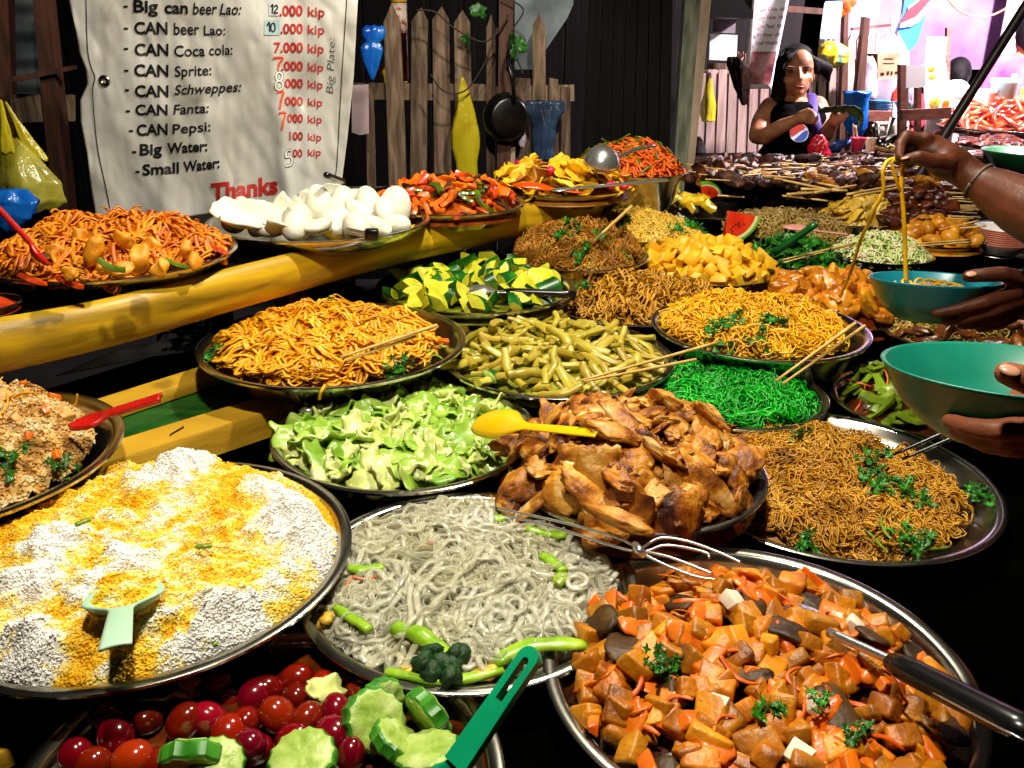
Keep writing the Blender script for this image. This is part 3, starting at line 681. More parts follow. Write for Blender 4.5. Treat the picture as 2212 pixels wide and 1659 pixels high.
# ---- piece shapes
def chunk(seed, sx, sy, sz, jit=.16, bev=.12):
    return box((sx, sy, sz), bevel=min(sx, sy, sz) * bev, seg=2, jit=jit, rd=random.Random(seed))
def strip(seed, ln, wd, th, bend=.5, taper=.5, n=12, k=6, wob=.1):
    g = np.random.default_rng(seed); t = np.linspace(-1, 1, n); b = bend * g.uniform(-1, 1); b2 = bend * g.uniform(-1, 1) * .6
    X = np.stack([t * ln / 2, b * ln * .5 * t ** 2 + wob * ln * .1 * np.sin(t * 5 + seed), b2 * ln * .4 * t ** 2], 1); X -= X.mean(0)
    rr = th / 2 * (1 - taper * np.abs(t) ** 3) * (1 + .12 * np.sin(t * 9 + seed))
    return tube(X, np.maximum(rr, th * .08), k, wd / th)
def sheetleaf(seed, a, b, ruff=.25, th=.0014, curl=.8, n=13, edge=.07):
    g = np.random.default_rng(seed); c1, c2, p1, p2 = g.uniform(-curl, curl), g.uniform(-curl, curl), g.uniform(0, 6), g.uniform(0, 6)
    def fn(u, v):
        x, y = (u - .5) * 2, (v - .5) * 2
        rr = np.sqrt(x * x + y * y) + 1e-6; m = np.maximum(abs(x), abs(y)) / rr; ang = np.arctan2(y, x)
        q = m * (1 + edge * np.sin(ang * 5 + p1) + edge * .7 * np.sin(ang * 9 + p2)); x, y = x * q, y * q
        r2 = x * x + y * y
        z = c1 * .5 * x * x + c2 * .5 * y * y + ruff * r2 * np.sin(ang * 4 + p1) * .5 + ruff * .4 * np.sin(x * 6 + p2) * r2
        return np.stack([x * a, y * b, z * (a + b) / 2], 2)
    return grid(fn, n, n, th)
def slabmeat(seed, a, b, c, amp=.22, bend=.5, sub=4):
    V, F = blob((1, 1, 1), sub, amp, 1.7, seed, amp * .35, power=.8); V = V.copy()
    V[:, 2] *= 1 - .3 * np.abs(V[:, 0])
    V[:, 2] += bend * (V[:, 0] ** 2 * math.cos(seed) + V[:, 1] ** 2 * math.sin(seed * 2.1)) * .8
    V[:, :2] *= (1 + .18 * nz(V * [1, 1, 0], 2.6, seed + 3))[:, None]
    V = V * (1 + .16 * np.abs(nz(V + seed, 4.3, seed + 4)) - .10 * np.abs(nz(V, 8.5, seed + 5)) + .04 * nz(V, 17, seed + 6))[:, None]
    V = V * [a, b, c]; return V - V.mean(0), F
def wedge(seed, R_, ln, ang, crinkle=.0):
    """a sector of cucumber: flesh (0) and skin (1)"""
    n, m = 8, 15
    a = np.linspace(-ang / 2, ang / 2, n); V, F, mi = [], [], []
    xs = np.linspace(-ln / 2, ln / 2, m)
    for i, x in enumerate(xs):
        gr = crinkle * (1 if i % 2 else -1)
        V.append((x, 0, 0.15 * R_ * (1)))
        for t in a: V.append((x, (R_ + gr) * math.sin(t), (R_ + gr) * math.cos(t)))
    k = n + 1
    for i in range(m - 1):
        for j in range(k):
            F.append([i * k + j, i * k + (j + 1) % k, (i + 1) * k + (j + 1) % k, (i + 1) * k + j]); mi.append(1 if 1 <= j < k - 1 else 0)
    F += [list(range(k))[::-1], list(range((m - 1) * k, m * k))]; mi += [0, 0]
    V = np.array(V); V[:, 2] -= R_ * .55
    return V, F, mi
def disc(seed, R_, th, crink=.035, nn=42):
    """crinkle-cut cucumber slice: flesh (0), skin (1)"""
    a = np.arange(nn) * 2 * math.pi / nn; q = 1 + crink * np.sign(np.sin(a * 14))
    rings = [(.02, th * .5), (.55, th * .52), (.86, th * .5), (.93, th * .42), (1.0, th * .3), (1.0, -th * .3), (.93, -th * .42), (.86, -th * .5), (.02, -th * .5)]
    V = np.array([(R_ * r * math.cos(t) * (q[i] if r > .6 else 1), R_ * r * math.sin(t) * (q[i] if r > .6 else 1) * .94, z + (.0006 * math.sin(7 * t + seed) if r > .4 else 0)) for r, z in rings for i, t in enumerate(a)])
    F, mi = [], []
    for i in range(len(rings) - 1):
        for j in range(nn): F.append([i * nn + j, i * nn + (j + 1) % nn, (i + 1) * nn + (j + 1) % nn, (i + 1) * nn + j]); mi.append(1 if i in (3, 4, 5) else 0)
    F += [list(range(nn))[::-1], list(range((len(rings) - 1) * nn, len(rings) * nn))]; mi += [0, 0]
    return V, F, mi
def herb(seed, R_=.03, n=9):
    """a little sprig: thin stalks with lobed leaves"""
    g = np.random.default_rng(seed); gs = []
    for i in range(n):
        a, r = g.uniform(0, 6.28), R_ * g.uniform(.1, 1); p = np.array([r * math.cos(a), r * math.sin(a) * .8, g.uniform(0, .010)])
        V, F = sheetleaf(seed * 31 + i, g.uniform(.0035, .0075), g.uniform(.0035, .0065), .4, .0005, .8, 7, .32)
        gs.append((V @ rotm(*g.uniform(-.7, .7, 2), a).T + p, F))
        if i % 2 == 0: gs.append(tube(np.array([[0, 0, .002], p * .5 + [0, 0, .004], p]), .0007, 5))
    return join(*gs)

# ---- food materials
RICE = M('yellow_white_rice', [(.40, '#f9f6f2'), (.47, '#f9f3de'), (.54, '#fbe690'), (.68, '#fbd23e'), (.86, '#f6ba1e')], 13, rough=.65, spec=.12, island=0.05, attr='tint')
MIXR = M('brown_fried_rice', [(.3, '#6b4418'), (.42, '#c08a3a'), (.55, '#ddb56a'), (.68, '#e6d3a8'), (.8, '#a8641e')], 34, rough=.45, dist=.6, island=0.25)
NRIB = M('orange_yellow_noodle', [(.3, '#dc9008'), (.55, '#f4b01a'), (.8, '#f9c844')], 26, rough=.38, spec=.5, island=0.28)
NVER = M('brown_vermicelli', [(.28, '#94600a'), (.5, '#c88c14'), (.75, '#e2b03a')], 16, rough=.42, island=0.35)
NRED = M('reddish_vermicelli', [(.28, '#86500a'), (.5, '#b87a14'), (.75, '#d29e30')], 18, rough=.45, island=0.35)
NPALE = M('pale_vermicelli', [(.3, '#e4b030'), (.6, '#f4d256'), (.8, '#f8e48c')], 18, rough=.5, island=0.25)
NSHR = M('golden_shreds', [(.3, '#9c6408'), (.55, '#cc9218'), (.8, '#e6b436')], 22, rough=.45, island=0.35)
NYEL = M('thin_yellow_noodle', [(.3, '#d89606'), (.55, '#f2ba10'), (.8, '#f8d036')], 20, rough=.35, island=0.28)
NGRN = M('green_noodle', [(.3, '#048012'), (.55, '#0cb01c'), (.8, '#2ed030')], 18, rough=.35, spec=.5, island=0.4)
NGLS = M('glass_noodle', [(.3, '#d8d4b0'), (.6, '#e8e5d0'), (.85, '#f5f4ea')], 14, rough=.12, spec=.8, alpha=.42, coat=.5, island=0.12)
NSQ = M('orange_shredded_papaya', [(.3, '#c85e06'), (.55, '#e8880e'), (.8, '#f0a82e')], 20, rough=.42, island=0.3)
SPROUT = M('bean_sprout', [(.3, '#8a6a22'), (.6, '#b89a48'), (.85, '#d8c88c')], 20, rough=.4, island=0.35)
SALAD = M('salad_shreds', [(.3, '#8cae3c'), (.5, '#d6dc94'), (.64, '#ecebcf'), (.72, '#e67a1c')], 40, rough=.45)
CARSH = M('carrot_shreds', [(.3, '#c8480a'), (.6, '#ea6a12'), (.8, '#f28a2a')], 30, rough=.4, rand=.2, island=0.25)
CHIX = M('fried_chicken', [(.33, '#341002'), (.42, '#7e4008'), (.50, '#b46e16'), (.58, '#d29638'), (.69, '#eecc90')], 17, rough=.46, bump=.8, bscale=90, spec=.4, rand=.25, dist=.8, detail=5)
CURRY = M('curried_chicken', [(.25, '#6a2c06'), (.45, '#b8690e'), (.65, '#d8961e'), (.85, '#ecc050')], 22, rough=.3, bump=.5, bscale=80, rand=.2, dist=.8, spec=.6)
TOFU = M('braised_tofu', [(.25, '#743a04'), (.5, '#c6760a'), (.75, '#e89e22')], 34, rough=.42, bump=.5, bscale=110, rand=.4, hue=.008, spec=.5)
TOFUW = M('white_tofu', [(.3, '#d8c9a8'), (.7, '#efe8da')], 40, rough=.5, bump=.2)
CARROT = M('cooked_carrot', [(.3, '#d0520a'), (.6, '#ec7810'), (.85, '#f49434')], 30, rough=.32, bump=.2, bscale=120, rand=.2, spec=.6)
MUSH = M('dark_mushroom', [(.3, '#241404'), (.6, '#4a3010'), (.85, '#7a5a22')], 40, rough=.5, bump=.5, rand=.25, spec=.35)
BROTH = M('brown_sauce', [(.3, '#2a0e02'), (.6, '#5c2606'), (.85, '#8a4208')], 30, rough=.25, bump=.6, bscale=60)
REDSAUCE = M('orange_sauce', [(.3, '#5a1a02'), (.6, '#a84a08'), (.85, '#c87012')], 40, rough=.3, bump=.6, bscale=70)
GREENSAUCE = M('pale_green_broth', [(.3, '#5a6a10'), (.6, '#9aa030'), (.85, '#c8c468')], 26, rough=.25, bump=.6, bscale=60)
POT = M('yellow_potato', [(.3, '#dc9c0a'), (.6, '#efbc22'), (.85, '#f6d65c')], 16, rough=.5, bump=.3, bscale=60, rand=.12)
SQUASH = M('squash_chunk', [(.3, '#d07a0a'), (.6, '#e89c1e'), (.85, '#f0bc50')], 18, rough=.5, bump=.4, rand=.1)
BSHOOT = M('bamboo_shoot', [(.3, '#94801c'), (.55, '#bca83a'), (.8, '#d6c868')], 14, rough=.34, bump=.2, bscale=70, rand=.15, hue=.01, spec=.5)
CABG = M('green_cabbage', [(.3, '#6e9e22'), (.55, '#a2c648'), (.8, '#cede88')], 20, rough=.32, bump=.4, bscale=60, rand=.15, spec=.6)
CABW = M('white_cabbage', [(.3, '#b4c450'), (.55, '#d8de90'), (.8, '#eef0cc')], 20, rough=.32, bump=.4, bscale=60, rand=.1, spec=.6)
CFLESH = M('cucumber_flesh', [(.3, '#b8bc20'), (.6, '#dcd83c'), (.85, '#ecea90')], 50, rough=.35, bump=.4, rand=.1, spec=.5)
CSKIN = M('cucumber_skin', [(.3, '#04300a'), (.55, '#0e5a12'), (.8, '#3f9a22')], 24, rough=.35, rand=.2, spec=.5)
SLF = M('slice_flesh', [(.3, '#82a436'), (.55, '#a8c05c'), (.8, '#ccd69a')], 60, rough=.4, bump=.4, bscale=140)
SLS = M('slice_skin', [(.3, '#1f6a14'), (.7, '#4c9a28')], 30, rough=.4)
TOM = M('cherry_tomato', [(.3, '#5a0603'), (.6, '#920e06'), (.85, '#a82408')], 12, rough=.16, spec=.6, rand=.35, hue=.012, coat=.4)
CRK = M('prawn_cracker', [(.3, '#dedac0'), (.6, '#ece9d8'), (.85, '#f4f2e8')], 30, rough=.5, bump=.25, bscale=120, rand=.08, sss=.4)
CHIPY = M('yellow_chip', [(.3, '#dfa60e'), (.6, '#f0c41e'), (.85, '#f4d654')], 26, rough=.45, bump=.2, rand=.1)
CHIPB = M('toasted_chip', [(.3, '#9a5a0c'), (.6, '#c08020'), (.85, '#d8a03a')], 26, rough=.45, bump=.2, rand=.15)
REDVEG = M('red_pepper_strip', [(.3, '#9c2004'), (.6, '#cc4408'), (.85, '#de6a18')], 26, rough=.28, rand=.25, spec=.6)
GRVEG = M('green_bean', [(.3, '#2e4606'), (.6, '#5c7410'), (.85, '#8a9a2c')], 26, rough=.3, rand=.25, spec=.6)
CELERY = M('celery_stick', [(.3, '#5a7a12'), (.6, '#86a024'), (.85, '#b4c45c')], 26, rough=.3, rand=.2, spec=.6)
HERB = M('coriander_leaf', [(.3, '#16500a'), (.6, '#2e8416'), (.85, '#6cb434')], 40, rough=.4, rand=.3, island=0.35)
STALK = M('green_stalk', [(.3, '#6a9a10'), (.6, '#9cc62a'), (.85, '#c4dc66')], 40, rough=.32)
BROC = M('broccoli_head', [(.3, '#041a04'), (.6, '#0e3a0a'), (.85, '#1f5c14')], 60, rough=.6, bump=.8, bscale=160)
RED = M('red_melon', [(.3, '#c81e08'), (.6, '#e63a12'), (.85, '#f06038')], 30, rough=.3)
RINDW = M('melon_rind', '#d8dc9a', rough=.5)
RINDG = M('melon_skin', [(.3, '#3c8a18'), (.7, '#78b430')], 20, rough=.4)
SEED = M('melon_seed', '#140804', rough=.3)
PINE = M('pineapple', [(.3, '#e0b010'), (.6, '#f2d22e'), (.85, '#f6e272')], 50, rough=.35, bump=.3, rand=.1)
NUG = M('fried_nugget', [(.3, '#a85a0a'), (.55, '#d8901c'), (.8, '#ecb850')], 26, rough=.35, bump=.3, rand=.2)
OME = M('omelette', [(.3, '#b88a1c'), (.55, '#e0b83a'), (.8, '#f0dc8a')], 50, rough=.45, bump=.4, rand=.15)
BEEF = M('beef_strip', [(.3, '#2c1204'), (.55, '#6a3408'), (.8, '#9a5a1c')], 40, rough=.3, bump=.5, rand=.25, spec=.6)
GRILLM = M('grilled_meat', [(.3, '#220804'), (.55, '#54200e'), (.8, '#84401e')], 26, rough=.4, bump=.6, bscale=70, rand=.35, spec=.4, coat=.1)
# ------------------------------------------------------------------ food on the trays
def vs_(fn, n, mat, *a, **k): return [piece('piece', fn(i * 7 + 3, *a, **k), mat) for i in range(n)]
HERBS = [piece('herb', herb(i, .022), HERB, False) for i in range(5)]
def herbs(key_md, pts, label, s=1.0, grp=None, dz=.008):
    for i, (px, py) in enumerate(pts):
        z = key_md.z0 + key_md.H * .6
        for _ in range(4):
            p = PZ(px, py, z); z = float(key_md.h(p[0], p[1])) + dz
        o = link('herb_sprig', HERBS[i % 5], None, (p[0], p[1], z)); o.scale = (s,) * 3; o.rotation_euler = orient(key_md.n(p[0], p[1]), i * 1.9, .2, RD)
        tag(o, label, 'herb', grp)
def on(md, px, py, dz=0.):
    z = md.z0 + md.H * .6
    for _ in range(5):
        p = PZ(px, py, z); z = float(md.h(np.float64(p[0]), np.float64(p[1]))) + dz
    return p
def at_px(name, me, md, px, py, label, cat, dz=.004, rot=(0, 0, 0), s=1.0, group=None):
    p = on(md, px, py, dz); o = link(name, me, None, p); o.rotation_euler = rot; o.scale = (s,) * 3
    return tag(o, label, cat, group)

# rice
def _lp(px, py, h_, sg, z=.985):
    p = PZ(px, py, z); return (p[0], p[1], h_, sg)
LUMPS = [_lp(395, 1015, .026, .036), _lp(320, 1050, .018, .03), _lp(650, 1125, .026, .040), _lp(560, 1060, .016, .028), _lp(480, 1315, .022, .032), _lp(410, 1345, .018, .028), _lp(270, 1225, .018, .026), _lp(200, 1275, .016, .026), _lp(140, 1180, .018, .032), _lp(40, 1390, .024, .030), _lp(345, 1390, .016, .022), _lp(80, 1250, .014, .03), _lp(255, 1130, .014, .024), _lp(690, 1170, .016, .026)]
m = Mound('rice', .034, .93, .5, .008, 14, 1, off=(-.003, .006), clump=.020, lumps=LUMPS); MD_rice = m
grains('rice_heap', 'big heap of fluffy rice patched yellow and white on the large near tray', m, 58000, .0056, .0024, RICE, .0012, 1)
for i, (px, py, mt, lb) in enumerate([(178, 1128, CELERY, 'green onion ring near the back of the yellow rice'), (460, 1378, STALK, 'short green onion piece at the front right of the yellow rice'), (440, 1180, CELERY, 'dark green onion scrap in the middle of the yellow rice'), (290, 1255, CELERY, 'green onion curl just behind the pale green spoon'), (332, 1320, CELERY, 'green onion scrap right beside the pale green spoon handle')]):
    at_px('onion_piece', piece('onion', strip(i, .016 if i != 1 else .026, .007, .0055, .3, .1), mt), m, px, py, lb, 'green onion', .014, (0, 0, 1.2 * i + .9))
# mixed fried rice
m = Mound('mixrice', .062, .9, .8, .010, 20, 2, off=(-.02, 0), clump=.016); MD_mix = m
grains('fried_rice', 'heap of brown mixed fried rice on the tray at the left edge', m, 15000, .0085, .0042, MIXR, .006, 2)
herbs(m, [(135, 1020), (40, 1050)], 'green herb leaf scrap in the brown fried rice', 1.2, 'herbs in the brown fried rice')
pile('vegetable_bit', 'small orange or brown vegetable bit mixed into the brown fried rice', 'vegetable', 'bits in the brown fried rice', m, vs_(chunk, 3, CARROT, .012, .009, .007) + vs_(chunk, 3, MIXR, .02, .014, .009) + vs_(strip, 3, NRIB, .05, .004, .003), 70, .9, .007, .004, seed=3)
# ribbon noodles
m = Mound('noodle_ribbon', .034, .86, .7, .012, 19, 3, off=(-.012, .0)); MD_rib = m
noodles('ribbon_noodles', 'heap of orange-yellow flat ribbon noodles', m, 250, 44, .0045, .0016, 12, NRIB, 2.0, .012, .0035, 6, 1, loop=26, bundle=5, spread=.0045)
herbs(m, [(868, 800), (850, 808), (700, 672), (475, 762)], 'dark green herb sprig at the edge of the ribbon noodles', 1.3, 'herbs on the ribbon noodles', .006)
gb = vs_(strip, 4, STALK, .035, .0035, .003)
for i, (px, py) in enumerate([(905, 745), (925, 757), (940, 770), (890, 772), (912, 780), (870, 790), (955, 742), (930, 735), (900, 765)]):
    z = 1.0 - .012; p = PZ(px, py, z + .006); o = link('sprout', (gb + vs_(strip, 1, NPALE, .04, .0035, .003))[i % 5], None, p); o.rotation_euler = (0.1, .1, i * 1.3); tag(o, 'pale sprout or stalk scattered at the right of the ribbon noodles', 'sprout', 'sprouts beside the ribbon noodles')
o = link('carrot_piece', piece('c', chunk(5, .022, .016, .01), CARROT), None, PZ(958, 738, .997)); tag(o, 'single orange carrot piece at the right of the ribbon noodles', 'carrot')
# cabbage
m = Mound('cabbage', .016, .89, .7, .007, 16, 4, off=(-.008, 0)); MD_cab = m
sauce('pale green broth under the fried cabbage', m, GREENSAUCE, .012)
lg = vs_(sheetleaf, 6, CABG, .030, .022, .3, .0014, .6) + vs_(sheetleaf, 3, CABG, .020, .014, .4, .0014, .5); lw = vs_(sheetleaf, 6, CABW, .026, .018, .35, .003, .6) + vs_(sheetleaf, 4, CABW, .016, .012, .4, .006, .5)
pile('cabbage_leaf', 'glossy green or pale piece of stir-fried cabbage leaf', 'cabbage', 'pieces of fried cabbage', m, lg + lw, 250, .55, .007, .007, .85, 1.45, seed=4)
# glass noodles
m = Mound('glass', .026, .9, .6, .008, 22, 5, off=(-.005, 0)); MD_glass = m
noodles('glass_noodles', 'heap of translucent white glass noodles with loops', m, 400, 40, .0042, .0017, 9, NGLS, 'mixed', .009, .003, 6, 5, loop=62, bundle=2, spread=.006)
BR = join(withmat(strip(3, .075, .022, .016, .25, .3), 0), *[withmat((blob((.011, .011, .010), 2, .35, 4, i)[0] + [.030 + .012 * math.cos(i * 1.1) + (i % 3) * .007, -.006 + .014 * math.sin(i * 1.1) - (i // 4) * .006, .0 + .003 * (i % 2)], ICO[2][1]), 1) for i in range(10)])
at_px('broccoli', piece('b', BR, [STALK, BROC]), m, 915, 1385, 'broccoli floret with pale stalk and dark head on the glass noodles', 'broccoli', .012, (0, .1, -.6), 1.0)
for i, (px, py, ln, wd, rz, lb) in enumerate([(1165, 1400, .085, .019, .25, 'wide pale green stalk at the front right of the glass noodles'), (960, 1460, .10, .012, .02, 'long pale green stalk along the front rim of the glass noodles'), (790, 1228, .034, .014, .1, 'green pepper piece at the left of the glass noodles'), (760, 1335, .05, .012, -.7, 'pale green stalk at the left front of the glass noodles'), (1230, 1125, .06, .018, -.15, 'pale cucumber stick behind the glass noodles under the tongs'), (1180, 1150, .045, .014, -.3, 'green stalk at the back right of the glass noodles'), (1075, 1120, .02, .014, .3, 'small green cube at the back of the glass noodles'), (1210, 1250, .02, .016, 1.2, 'green leaf piece inside a noodle loop'), (1195, 1215, .034, .014, -.9, 'pale celery piece at the right of the glass noodles')]):
    at_px('green_vegetable', piece('g', strip(i + 3, ln * 1.15, wd * 1.2, .008, .25, .25), STALK if i != 7 else CELERY), m, px, py, lb, 'vegetable', .010, (0, 0, rz))
for i, (px, py, rz) in enumerate([(920, 1178, .6), (790, 1248, .1), (765, 1250, .9), (1145, 1140, .5), (1055, 1082, 1.)]):
    at_px('carrot_shred', piece('g', strip(i, .03, .004, .003, .8), CARROT), m, px, py, 'thin orange carrot shred on the glass noodles', 'carrot', .011, (0, 0, rz), 1., 'carrot shreds on the glass noodles')
for i, (px, py) in enumerate([(690, 1345), (710, 1335), (885, 1455), (1040, 1455), (1065, 1448)]):
    at_px('egg_scrap', piece('e', blob((.012, .009, .006), 2, .3, 3, i, .2), OME), m, px, py, 'yellow scrap of egg at the edge of the glass noodles', 'egg', .006, (0, 0, i), 1., 'egg scraps in the glass noodles')
# fried chicken
m = Mound('chicken', .078, 1.0, .85, .010, 14, 6, off=(-.012, .0)); MD_chi = m
sauce('dark fried crumbs under the chicken pile', m, BROTH, .02, 'crumbs', 'crumbs')
sl = vs_(slabmeat, 8, CHIX, .042, .030, .0095, .22, .75) + vs_(slabmeat, 5, CHIX, .028, .021, .010, .3, .5) + vs_(slabmeat, 4, CHIX, .054, .019, .009, .25, .6)
pile('fried_chicken_piece', 'craggy golden brown slab of fried chicken in the big pile', 'fried chicken', 'fried chicken pieces in the big pile', m, sl, 210, .6, .006, .012, .52, .95, seed=6)
at_px('chicken_strip', piece('s', slabmeat(21, .048, .011, .010, .15, .3), CHIX), m, 1330, 1120, 'long golden chicken strip sticking out at the front of the pile', 'fried chicken', .012, (0, 0, -.75))
# brown vermicelli
m = Mound('vermicelli', .022, .84, .6, .011, 19, 7, off=(-.012, -.012)); MD_ver = m
noodles('brown_vermicelli', 'wide heap of curly brown vermicelli with coriander', m, 560, 40, .0034, .0011, 20, NVER, 1.0, .009, .0035, 4, 7, loop=75, bundle=4, spread=.003)
herbs(m, [(1880, 1000), (1905, 990), (1875, 1030), (1920, 1040), (1960, 1060), (1990, 1085), (1890, 1060), (2105, 1065), (2120, 1080), (1730, 1170), (1735, 945), (1950, 1160), (1985, 1175)], 'sprig of coriander on the brown vermicelli', 1.15, 'coriander on the brown vermicelli', .010)
for i, (px, py, rz, mt) in enumerate([(1945, 1055, -.7, CELERY), (1975, 1080, -.6, CELERY), (1910, 1140, 1.4, CELERY), (1955, 1165, -1.0, STALK), (1960, 1120, .9, STALK), (2010, 1185, .1, CELERY), (1895, 1170, 1.7, CELERY)]):
    at_px('spring_onion', piece('g', strip(i + 9, .055, .005, .004, .25), mt), m, px, py, 'spring onion stem lying on the brown vermicelli', 'spring onion', .010, (0, 0, rz), 1., 'spring onion on the brown vermicelli')
# tofu
m = Mound('tofu', .036, .87, .7, .008, 18, 8, off=(-.004, -.024)); MD_tofu = m
sauce('thick brown sauce between the tofu cubes', m, BROTH, .010)
tf = [piece('t', chunk(i + 40, *((.027, .024, .019) if i % 3 else (.034, .023, .015)), .15, .2), TOFU) for i in range(9)]; tw = [piece('t', chunk(i + 60, .020, .018, .014, .2, .1), TOFUW, 'auto') for i in range(2)]
pile('tofu_cube', 'glossy orange-brown braised tofu cube on the large lower right tray', 'tofu', 'braised tofu cubes on the lower right tray', m, tf, 230, .8, .008, .008, .7, 1.15, seed=8)
pile('white_tofu', 'small white tofu piece among the braised brown cubes', 'tofu', 'white tofu pieces among the brown cubes', m, tw, 6, .6, .016, .004, .8, 1.2, .15, .8, seed=9)
cs = [piece('t', slabmeat(i + 5, .026, .014, .006, .1, .5, 3), CARROT) for i in range(3)] + [piece('t', chunk(i + 80, .048, .017, .013, .2, .2), CARROT) for i in range(4)]
pile('carrot_slice', 'orange carrot slice among the braised tofu cubes', 'carrot', 'carrot slices among the tofu cubes', m, cs, 62, .6, .011, .006, .55, .95, seed=11)
pile('mushroom_slice', 'dark brown mushroom slice among the braised tofu cubes', 'mushroom', 'mushroom slices among the tofu cubes', m, [piece('t', slabmeat(i + 9, .028, .017, .005, .15, .8, 3), MUSH) for i in range(4)], 16, .4, .012, .006, .7, 1.1, seed=13)
noodles('carrot_shreds', 'loose orange carrot shreds strewn over the tofu cubes', Mound('tofu', .056, .84, .7, .006, 18, 8, off=(-.02, -.04)), 90, 14, .004, .0017, 45, CARSH, 1.3, .010, .004, 5, 8, loop=40, cat='carrot') if False else None
pile('carrot_shred', 'thin orange carrot shred strewn over the braised tofu cubes', 'carrot', 'carrot shreds over the tofu cubes', m, [piece('t', strip(i, .045, .0055, .002, .9, .3, 16), CARSH) for i in range(5)], 34, .3, .016, .004, .7, 1.2, 0, .85, seed=15)
herbs(m, [(1425, 1440), (1450, 1450), (1850, 1590), (1660, 1530), (1775, 1525), (1420, 1425)], 'small coriander leaf on the braised tofu', .8, 'coriander on the braised tofu', .022)
# green noodles
m = Mound('green', .040, .9, .75, .012, 22, 9); MD_grn = m
noodles('green_noodles', 'heap of bright green thin noodles', m, 240, 54, .0038, .0014, 14, NGRN, 1.0, .010, .0035, 5, 9, loop=60, bundle=4, spread=.004)
# tall yellow noodles
m = Mound('yellow', .046, .88, .85, .012, 20, 10, off=(-.012, .01)); MD_yel = m
noodles('yellow_noodles', 'tall heap of thin yellow noodles', m, 280, 50, .0042, .0015, 14, NYEL, 1.0, .011, .004, 5, 10, loop=34, bundle=4, spread=.004)
herbs(m, [(1660, 700), (1640, 712), (1665, 745), (1568, 700), (1555, 730), (1540, 712), (1575, 745), (1590, 690), (1565, 760)], 'coriander sprig on the tall yellow noodles', 1.4, 'coriander on the yellow noodles', .009)
# bamboo shoots
m = Mound('bamboo', .026, .93, .75, .008, 16, 11); MD_bam = m
sauce('olive broth under the bamboo shoots', m, GREENSAUCE, .012)
pile('bamboo_shoot', 'olive-yellow strip of cooked bamboo shoot', 'bamboo shoot', 'cooked bamboo shoots', m, [piece('t', strip(i, .085 if i % 2 else .06, .0145, .012, .35, .14, 14, 10, .2), BSHOOT, 'auto') for i in range(9)], 150, .35, .006, .009, .7, 1.3, seed=16)
at_px('lime_wedge', piece('l', wedge(3, .03, .02, 1.5), [SLF, CSKIN]), m, 1063, 818, 'green-skinned lime wedge at the front left of the bamboo shoots', 'lime', .012, (.3, .2, .8))
# cucumbers
m = Mound('cucumber', .016, .95, .7, .006, 16, 12); MD_cuc = m
def flipw(g, f):
    V = g[0] * (np.array([1, -1, -1]) if f else 1); return V, g[1], g[2]
wd = [piece('t', flipw(wedge(i, .028, .030 + .010 * (i % 3), 1.9 + .4 * (i % 2), .0010 if i % 2 else .0006), i % 2), [CFLESH, CSKIN], 'auto') for i in range(9)]
pile('cucumber_chunk', 'yellow-green crinkle-cut cucumber chunk with dark green skin', 'cucumber', 'crinkle-cut cucumber chunks', m, wd, 84, 1.0, .012, .006, .75, 1.15, seed=17)
sauce('pale juice under the cucumber chunks', m, GREENSAUCE, .014)
# potatoes
m = Mound('potato', .068, .93, .8, .008, 16, 13); MD_pot = m
sauce('yellow potato mash under the potato chunks', m, POT, .014, 'mash', 'mash')
pile('potato_chunk', 'rough yellow potato chunk in the tall heap', 'potato', 'yellow potato chunks', m, [piece('t', chunk(i + 200, .038, .030, .024, .32, .22), POT, 'auto') for i in range(8)], 140, 1.2, .005, .008, .75, 1.2, seed=18)
# reddish noodles
m = Mound('redbrown', .074, .93, .85, .016, 22, 14, off=(0, .01)); MD_red = m
noodles('reddish_noodles', 'heap of reddish brown thin noodles with coriander', m, 360, 34, .0042, .0011, 28, NRED, 1.0, .014, .008, 4, 14, loop=45, bundle=4, spread=.004)
herbs(m, [(1230, 495), (1245, 505), (1260, 515), (1220, 500), (1170, 495), (1262, 545), (1290, 580), (1300, 570), (1340, 575)], 'coriander sprig on the reddish brown noodles', 1.4, 'coriander on the reddish noodles', .010)
# pale vermicelli
m = Mound('pale', .05, .93, .8, .010, 16, 15); MD_pal = m
noodles('pale_vermicelli', 'heap of pale yellow rice vermicelli', m, 900, 22, .0045, .0013, 50, NPALE, 1.0, .009, .007, 4, 15, loop=60)
herbs(m, [(1330, 480), (1345, 492), (1490, 490), (1505, 497), (1350, 475), (1460, 500)], 'green herb sprig on the pale vermicelli', 1.6, 'herbs on the pale vermicelli', .008)
# golden shreds
m = Mound('shreds', .046, .93, .85, .012, 18, 16, off=(.02, .01)); MD_shr = m
noodles('golden_shreds', 'heap of golden brown shredded noodles', m, 420, 12, .005, .0018, 50, NSHR, 1.5, .016, .010, 5, 16, loop=45, bundle=3, spread=.005)
# curry chicken
m = Mound('curry', .075, .95, .7, .012, 16, 17); MD_cur = m
sauce('yellow curry sauce under the chicken pieces', m, REDSAUCE, .016)
pile('curry_chicken_piece', 'knobbly yellow-brown curried chicken piece', 'chicken', 'curried chicken pieces', m, [piece('t', slabmeat(i + 5, .034, .022, .016, .3, .3), CURRY) for i in range(7)], 60, 1.0, .008, .01, .75, 1.3, seed=19)
